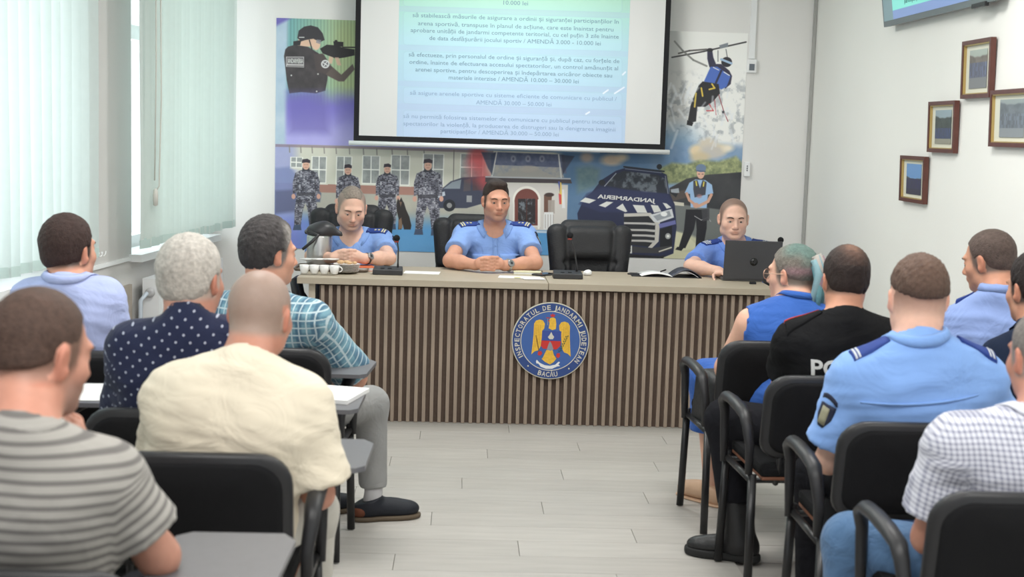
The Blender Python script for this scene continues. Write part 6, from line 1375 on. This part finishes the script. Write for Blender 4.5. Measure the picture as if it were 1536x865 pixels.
for sgn, nm in ((1, 'left'), (-1, 'right')):
    wing = [(320, 290), (335, 265), (365, 255), (392, 262), (408, 288), (405, 325), (392, 345), (385, 420), (378, 480), (360, 510), (330, 520), (305, 545), (312, 470), (318, 380)]
    if sgn < 0: wing = [(924-x+10, y+12) for x, y in wing]
    ep('eagle_wing', z(wing), m_ey)
    for k in range(4):
        x0_ = 328+14*k; f = [(x0_, 300), (x0_+2.5, 300), (x0_-4+2.5, 500-10*k), (x0_-4, 500-10*k)]
        if sgn < 0: f = [(934-x, y+12) for x, y in f]
        ep('feather_line', z(f), mat('emblem_ochre', srgb(190, 140, 50), .5), .0026)
ep('eagle_head', z([(440, 325), (446, 285), (440, 262), (452, 240), (475, 234), (495, 245), (502, 285), (500, 330), (470, 340)]), m_ey); ep('eagle_beak', z([(446, 258), (428, 262), (444, 270)]), m_er, .003)
ep('shield_upper', z([(388, 345), (545, 348), (545, 430), (386, 428)]), mat('emblem_shield_blue', srgb(60, 80, 150), .5), .0028); ep('shield_lower', z([(386, 426), (545, 430), (540, 470), (510, 500), (400, 495), (380, 470)]), m_er, .0028)
ep('shield_flame', z([(463, 355), (475, 380), (488, 395), (478, 415), (450, 415), (436, 398), (450, 380)]), m_el, .0034); ep('shield_grenade', z([(455, 432), (470, 455), (486, 500), (460, 512), (430, 500), (444, 455)]), m_egr, .0034)
ep('eagle_tail', z([(428, 505), (400, 570), (390, 580), (420, 605), (460, 625), (490, 605), (512, 575), (490, 545), (478, 505)]), m_ey, .0030)
ep('sword', z([(428, 238), (434, 238), (436, 300), (428, 300)]), m_egr, .003); ep('sword_guard', z([(418, 236), (446, 236), (446, 243), (418, 243)]), m_er, .0034); ep('crown', z([(455, 230), (450, 208), (462, 215), (470, 200), (478, 215), (490, 208), (486, 230)]), m_er, .003)
ep('left_rosette', z([(360, 520), (385, 515), (395, 535), (380, 553), (358, 548)]), m_er, .0034); ep('right_rosette', z([(515, 530), (538, 530), (542, 555), (525, 572), (508, 556)]), m_er, .0034)
ep('mace', z([(335, 385), (341, 385), (372, 520), (364, 522)]), mat('emblem_brown', srgb(120, 90, 50), .5), .0034)
for k in range(7): bx, by = 595-9*k, 385+20*k; ep('olive_leaf', z([(bx, by), (bx+12, by-4), (bx+4, by+14)]), m_eg, .0034); ep('olive_leaf', z([(bx-4, by+4), (bx-18, by+2), (bx-6, by+16)]), m_eg, .0034)
ep('ribbon', z([(345, 600), (352, 588), (375, 612), (420, 632), (460, 636), (505, 625), (530, 600), (543, 604), (530, 625), (545, 636), (520, 640), (480, 660), (430, 662), (385, 645), (365, 620), (348, 618)]), mat('emblem_white', srgb(226, 226, 224), .6), .0034)
def arc_text(s, r, a0, a1, h, flip=False):
    n = len(s); ws = [1.25 if c_ in 'MW' else .55 if c_ in 'IJ' else .6 if c_ == ' ' else .95 for c_ in s]; tot = sum(ws); acc = 0
    for c_, w_ in zip(s, ws):
        a = math.radians(a0+(a1-a0)*(acc+w_/2)/tot); acc += w_
        if c_ == ' ': continue
        rad = Vector((math.cos(a), 0, math.sin(a))); tan = Vector((math.sin(a), 0, -math.cos(a)))
        if flip: rad, tan = -rad, -tan
        base = Vector((ce.x, yl, ce.z))+(rad if not flip else -rad)*r-rad*h/2; wd = h*(.22 if c_ == 'I' else .55 if c_ == 'J' else 1.0 if c_ == 'M' else .72)
        flat_text('ring_letter', c_, base-tan*wd/2, tan, rad, wd, m_el, em, .0018, h*(1.0 if c_ not in 'ĂȚÂ' else 1.0), .018)
arc_text('INSPECTORATUL DE JANDARMI JUDEȚEAN', re*.868, 212, -40, re*.125); arc_text('BACĂU', re*.868, 250, 284, re*.13, True)
for a in (230, 305): a = math.radians(a); MB().sphere((ce.x+re*.868*math.cos(a), yl-.001, ce.z+re*.868*math.sin(a)), re*.022, 8, 6).build('ring_dot', m_el, em)
# ---------------------------------------------------------------- things on the desk
m_steel = mat('brushed_steel', (.56, .55, .53), .28, .5, .95, var=.05, vscale=3, stretch=(1, 1, .1)); m_bpl = mat('dark_grey_plastic', (.035, .035, .038), .4, .4); m_chn = mat('white_china', (.80, .79, .77), .25, .5); m_tray = mat('brown_tray', (.16, .12, .09), .4, .4)
m_paper = mat('white_paper', (.80, .80, .79), .8, .1); m_cov = mat('black_cover', (.02, .02, .024), .5, .4)
def dtop(px, py): return atz(px, py, DZ)
c = dtop(499, 404); tcx, tcy = c.x, c.y
tr_ = thing('serving_tray', 'brown tray under the white cups and plates at the left desk end', 'tray', (tcx, tcy, DZ))
q = MB(); lp = [(tcx+x, tcy+y) for x, y in rrect(.405, .27, .03, 4)]; q.slabloop([(x, y, DZ+.0005) for x, y in lp], .006, (0, 0, 1)); q.build('tray_base', m_tray, tr_)
q = MB(); q.tube([Vector((x, y, DZ+.012)) for x, y in lp], .007, 6, closed=True); q.build('tray_rim', m_tray, tr_)
zt2 = DZ+.0075
def airpot(x, y, z):
    t = thing('vacuum_jug', 'steel vacuum jug with black pump lid on the tray', 'jug', (x, y, z))
    MB().lathe([(.060, 0), (.072, .004), (.073, .012), (.073, .165), (.070, .178), (.001, .178)], (x, y, z), 36).build('jug_body', m_steel, t)
    P = [ell((x, y, z+.195), (.078, .078, .050), None, .03), ell((x+.03, y, z+.215), (.055, .06, .032), rotm(0), .03), cone((x+.03, y-.01, z+.212), (x+.115, y-.015, z+.186), .034, .016, .03), cone((x+.10, y-.015, z+.188), (x+.125, y-.017, z+.172), .015, .011, .01), plane_cut((x, y, z+.172), (0, 0, -1))]
    sdf_obj('pump_lid', P, m_bpl, t, .005, smooth=1)
    B = MB(); B.tube([(x-.075, y-.01, z+.195), (x-.055, y-.072, z+.198), (x, y-.088, z+.178), (x-.03, y-.105, z+.145), (x-.085, y-.11, z+.098)], [.009, .010, .011, .010, .008], 10); B.build('carry_handle', m_bpl, t)
    MB().sphere((x-.077, y, z+.19), (.010, .012, .014), 10, 7).build('handle_pivot', m_bpl, t)
    return t
ja = dtop(478, 400); airpot(ja.x, ja.y+.03, zt2+.0)
def cup(x, y, z, ang, label):
    t = thing('coffee_cup', label, 'cup', (x, y, z), 'white coffee cups in a row on the tray')
    MB().lathe([(.001, .0), (.017, .0), (.019, .003), (.024, .020), (.0275, .046), (.0262, .046), (.022, .020), (.012, .006), (.001, .005)], (x, y, z), 24).build('cup_body', m_chn, t)
    a = math.radians(ang); d = Vector((math.cos(a), math.sin(a), 0)); o = Vector((x, y, z))
    MB().tube([o+d*(.025+.018*math.sin(w))+Vector((0, 0, .026+.014*math.cos(w))) for w in [k*math.pi/7 for k in range(8)]], .0032, 7).build('cup_handle', m_chn, t)
lab = ['white coffee cup at the left end of the tray row', 'second white coffee cup from the left on the tray', 'third white coffee cup from the left on the tray', 'white coffee cup with visible handle, next to the plates']
for k in range(4): p = dtop(456.5+15*k, 411.5+.4*k); cup(p.x, p.y, zt2, -8 if k == 3 else 60, lab[k])
for k in range(3):
    p = dtop(463+17*k, 404); t = tag(MB().lathe([(.001, .0), (.022, .001), (.045, .006), (.047, .008), (.022, .004), (.001, .003)], (0, 0, 0), 28).build('saucer', m_chn, loc=None), ['white saucer balanced over the left cups', 'white saucer balanced over the middle cups', 'white saucer balanced over the cup with handle'][k], 'saucer', 'white saucers on the cups'); t.location = (p.x, p.y-.02, zt2+.0465)
    t.data.polygons.foreach_set('use_smooth', [False]*len(t.data.polygons))
pp = dtop(519, 410)
for k in range(6): o = tag(MB().lathe([(.001, .0), (.035, .0), (.070, .007), (.074, .010), (.070, .0095), (.035, .003), (.001, .003)], (0, 0, 0), 32).build('plate', m_chn), 'small white plate in the stack beside the cups' if k < 5 else 'top white plate of the stack carrying pastries', 'plate', 'stacked white plates'); o.location = (pp.x+random.uniform(-.003, .003), pp.y, zt2+.0075*k); o.data.polygons.foreach_set('use_smooth', [False]*len(o.data.polygons))
m_cr = mat('pastry_crust', (.62, .40, .22), .7, var=.2, vscale=60, bump=.4)
for k, (dx, dy, s_) in enumerate([(-.03, 0, 1), (.0, .02, .9), (.02, -.02, .8), (.045, .01, .7)]):
    o = MB().sphere((0, 0, 0), (.022*s_, .016*s_, .011*s_), 12, 8).build('pastry', m_cr); o.location = (pp.x+dx, pp.y+dy, zt2+.0075*6+.011*s_); tag(o, 'small golden pastry on the stacked white plates', 'pastry', 'pastries on the plates')
def book(px, py, w, d, h, ang, col, label, cat='notebook', name='notebook', pages=True):
    p = dtop(px, py); t = thing(name, label, cat, (p.x, p.y, DZ)); Rz = Matrix.Rotation(math.radians(ang), 3, 'Z'); m = mat(name+'_cover', col, .6)
    if pages: MB().box((p.x, p.y, DZ+h/2), (w-.006, d-.006, h-.004), Rz).build('pages', m_paper, t)
    for z in (DZ+.0012, DZ+h-.0008): MB().box((p.x, p.y, z), (w, d, .002), Rz).build('cover', m, t)
    return t
book(547, 404.5, .10, .15, .020, 12, (.70, .17, .07), 'orange-covered notebook lying behind the plates')
def microphone(px, py, hx, hy, label, ydep=None):
    p = dtop(px, py); t = thing('desk_microphone', label, 'microphone', (p.x, p.y, DZ), 'black gooseneck desk microphones')
    Bx = MB(); w, d = .165, .11; x, y = p.x, p.y
    vs = [(x-w/2, y-d/2, DZ+.001), (x+w/2, y-d/2, DZ+.001), (x+w/2, y+d/2, DZ+.001), (x-w/2, y+d/2, DZ+.001), (x-w/2, y-d/2, DZ+.030), (x+w/2, y-d/2, DZ+.030), (x+w/2-.005, y+d/2-.008, DZ+.042), (x-w/2+.005, y+d/2-.008, DZ+.042)]
    Bx.add(vs, [(0, 3, 2, 1), (4, 5, 6, 7), (0, 1, 5, 4), (1, 2, 6, 5), (2, 3, 7, 6), (3, 0, 4, 7)]); b = Bx.build('microphone_base', m_bpl, t); bv = b.modifiers.new('edge', 'BEVEL'); bv.width = .004; bv.segments = 2
    h = at(hx, hy, ydep or p.y+.02); foot = Vector((x+w*.32, y+.02, DZ+.036)); mid = foot.lerp(h, .5)+Vector((.006, 0, .02))
    MB().tube([foot, foot+Vector((0, 0, .03)), mid, h+Vector((.004, 0, -.02)), h], [.007, .0045, .0042, .0042, .006], 10).build('gooseneck', m_bpl, t)
    g = MB().sphere(h, .0185, 14, 10).build('foam_head', mat('foam_black', (.02, .02, .022), .9, .1, bump=.5, bscale=600), t)
    MB().tube([h-Vector((0, 0, .015)), h-Vector((0, 0, .024))], .0125, 12).build('light_ring', mat('dull_red_ring', (.30, .05, .04), .5), t)
    for k in range(2): MB().box((x-.03+.04*k, y-.02, DZ+.0345), (.022, .014, .006), Matrix.Rotation(.12, 3, 'X')).build('button', m_pl, t)
microphone(582, 411, 595, 357, 'black gooseneck microphone in front of the officer looking down')
microphone(851, 417, 855, 353, 'black gooseneck microphone in front of the empty leather chair')
microphone(1150, 418, 1171, 360, 'black gooseneck microphone half hidden behind the laptop', 7.95)
def sheet(px, py, w, d, ang, label, m=m_paper, z=0, name='paper_sheet', cat='paper', par_z=None):
    p = dtop(px, py); o = MB().box((0, 0, 0), (w, d, .0016), Matrix.Rotation(math.radians(ang), 3, 'Z')).build(name, m); o.location = (p.x, p.y, DZ+.0012+z); return tag(o, label, cat)
sheet(633, 409, .20, .14, -3, 'white sheet of paper between the left microphone and middle officer')
sheet(779, 416, .23, .12, -6, 'loose white papers at the desk seam before the middle officer')
sheet(800, 418.5, .12, .09, 8, 'smaller white slip lying over the loose papers', z=.0022)
o = sheet(776, 417.5, .035, .018, 5, 'small yellow sticky mark on the loose papers', mat('yellow_note', (.75, .68, .20), .7), .0048, 'sticky_note', 'note')
book(791, 410.5, .155, .10, .014, -5, (.66, .64, .44), 'pale yellow notebook beside the middle officer\'s watch')
def smallbox(px, py, w, d, h, ang, m, name, label, cat, bev=.004):
    p = dtop(px, py); t = thing(name, label, cat, (p.x, p.y, DZ)); Rz = Matrix.Rotation(math.radians(ang), 3, 'Z'); MB().box((p.x, p.y, DZ+h/2+.0005), (w, d, h), Rz, bev).build('case', m, t); MB().box((p.x, p.y, DZ+h+.0008), (w*.84, d*.86, .0012), Rz).build('glass_face', mat('dark_glass', (.01, .01, .012), .1, .6), t); return t
smallbox(816, 412.5, .075, .14, .009, -40, m_bpl, 'mobile_phone', 'black phone lying at the desk seam left of the second microphone', 'phone')
# crumpled white tissue
p = dtop(880, 413); ts = sdf_obj('tissue', [ell((0, 0, .012), (.022, .020, .013)), ell((.012, .006, .016), (.012, .012, .010)), plane_cut((0, 0, 0), (0, 0, -1))], m_paper, None, .004, disp=lambda v, F: v+.003*np.stack([vnoise(v, 300, 1)]*3, 1)*(v[:, 2:] > .004)); ts.location = (p.x, p.y, DZ+.001); tag(ts, 'crumpled white tissue right of the second microphone', 'tissue')
# open notebook
nb = dtop(1000, 413.5); t = thing('open_notebook', 'open diary with black cover and a lifted white page before the laptop', 'notebook', (nb.x, nb.y, DZ))
MB().box((nb.x-.01, nb.y, DZ+.002), (.40, .19, .003), Matrix.Rotation(-.05, 3, 'Z')).build('cover', m_cov, t)
def page(name, x0, x1, lift, bow, m=m_paper, yoff=0):
    mb = MB(); vs = []; n = 12
    for i in range(n+1):
        u = i/n; x = x0+(x1-x0)*u; z = DZ+.006+lift*u+bow*math.sin(math.pi*u)
        vs += [(nb.x+x, nb.y-.09+yoff, z), (nb.x+x, nb.y+.09+yoff, z)]
    vs2 = [(a, b, c_-.003) for a, b, c_ in vs]; N_ = len(vs); fs = [(2*i, 2*i+2, 2*i+3, 2*i+1) for i in range(n)]+[(N_+2*i, N_+2*i+1, N_+2*i+3, N_+2*i+2) for i in range(n)]+[(2*i, N_+2*i, N_+2*i+2, 2*i+2) for i in range(n)]+[(2*i+1, 2*i+3, N_+2*i+3, N_+2*i+1) for i in range(n)]
    return mb.add(vs+vs2, fs, True).build(name, m, t)
page('left_pages', .02, -.16, 0, .016); page('right_pages', .02, .17, .0, .030); page('dark_divider_page', .02, .19, -.002, .042, mat('dark_divider', (.05, .055, .075), .5), -.004)
MB().tube([Vector((nb.x-.04, nb.y-.03, DZ+.027)), Vector((nb.x+.0, nb.y+.05, DZ+.03))], .0045, 8).build('ribbon_marker', m_cov, t)
p = dtop(966, 412); pn = MB().tube([(-.07, 0, .005), (-.066, 0, .005), (.055, .01, .005), (.07, .011, .005)], [.002, .0048, .0048, .003], 10).build('pen', m_cov); pn.location = (p.x-.03, p.y-.02, DZ+.001); tag(pn, 'black pen beside the left cover of the open diary', 'pen')
# laptop
la, lb = dtop(1083, 420.5), dtop(1170, 423.5); yl_ = (la.y+lb.y)/2; xc_ = (la.x+lb.x)/2; wl_ = lb.x-la.x; lt_ = thing('laptop', 'dark grey open laptop seen from behind with round maker\'s mark', 'laptop', (xc_, yl_, DZ))
MB().box((xc_, yl_+.125, DZ+.010), (wl_, .245, .018), bev=.005).build('base', mat('laptop_grey', (.10, .10, .105), .45, .4), lt_)
MB().box((xc_, yl_+.11, DZ+.0195), (wl_*.88, .11, .002)).build('keyboard', m_pl, lt_)
Rt = Matrix.Rotation(math.radians(7), 3, 'X'); hl_ = (421-361.5)*yl_/FPX*1.0
lid = MB().box((xc_, yl_-.005+.0*hl_-.5*hl_*.12, DZ+.012+hl_/2), (wl_, .008, hl_), Rt, .003).build('lid', mat('laptop_lid_dark', (.060, .060, .066), .5, .4, bump=.05, bscale=500), lt_)
MB().box((xc_, yl_-.5*hl_*.12+.0, DZ+.014+hl_/2), (wl_-.02, .004, hl_-.02), Rt).build('screen_panel', mat('lcd', (.25, .35, .5), .3, emit=(.5, .6, .8), estr=.4), lt_)
lc_ = Vector((xc_+.006, yl_-.005-.5*hl_*.12, DZ+.010+hl_*.47)); nrm_ = Rt @ Vector((0, -1, 0)); RL = Rt @ RX
MB().lathe([(.001, .0045), (.0225, .0045), (.0225, .0052), (.001, .0054)], lc_, 28, RL).build('round_mark', mat('mark_black', (.006, .006, .007), .25, .5), lid)
for s_, xo in (('h', -.0125), ('p', .0015)): flat_text('mark_letter', s_, tuple(lc_+nrm_*.0055+Vector((xo, 0, -.008))), (1, 0, 0), tuple(Rt @ Vector((0, 0, 1))), .0095, mat('mark_grey', (.055, .055, .06), .3), lid, .0004, .015)
smallbox(1129, 426, .035, .022, .012, 10, m_cov, 'usb_adapter', 'tiny black adapter on the desk edge in front of laptop', 'adapter', .002)
smallbox(1149, 424.5, .03, .03, .022, 0, m_cov, 'black_clip_box', 'small black box at the desk edge beside the woman\'s face', 'box', .003)
# ---------------------------------------------------------------- things on the folding tablets
def on_tab(chx, chY, cx, cy, w, d, ang, m, name, label, cat, z=.7045, h=.003):
    p = at(chx, 600, chY); o = MB().box((0, 0, 0), (w, d, h), Matrix.Rotation(math.radians(ang), 3, 'Z'), .0008).build(name, m); o.location = (p.x+cx, chY+cy, z+h/2); return tag(o, label, cat)
on_tab(250, 3.78, .41, .70, .15, .23, -14, m_paper, 'document_stack', 'white papers on the tablet behind the plaid shirt man', 'papers', h=.014)
on_tab(250, 3.78, .33, .62, .10, .20, -24, m_cov, 'black_folder', 'black folder resting beside the white papers on the tablet', 'folder', h=.010)
t_ = audience_chair(-150, 600, 3.76, 0, 'black armchair with tablet and paper behind the man at the window', (.36, .70))
on_tab(-150, 3.76, .36, .70, .21, .28, 4, m_paper, 'paper_sheet', 'white paper on the tablet between the striped and dotted shirts', 'paper')
# shirt tail of the broad officer showing under his chair back
m_tail = m_lb3; pc = at(1378, 700, 3.82); q = MB(); vs = []; n = 12
for i in range(n+1):
    u = i/n; x = pc.x-.20+.30*u; z = .505-.075*math.sin(math.pi*u)**.7*(.4+.6*u); vs += [(x, pc.y+.075, .53), (x, pc.y+.055, z)]
q.add(vs, [(2*i, 2*i+2, 2*i+3, 2*i+1) for i in range(n)], True); tl_ = q.build('shirt_tail', m_tail, [o for o in bpy.data.objects if o.get('label', '').startswith('broad officer')][0])
sm_ = tl_.modifiers.new('thickness', 'SOLIDIFY'); sm_.thickness = .004
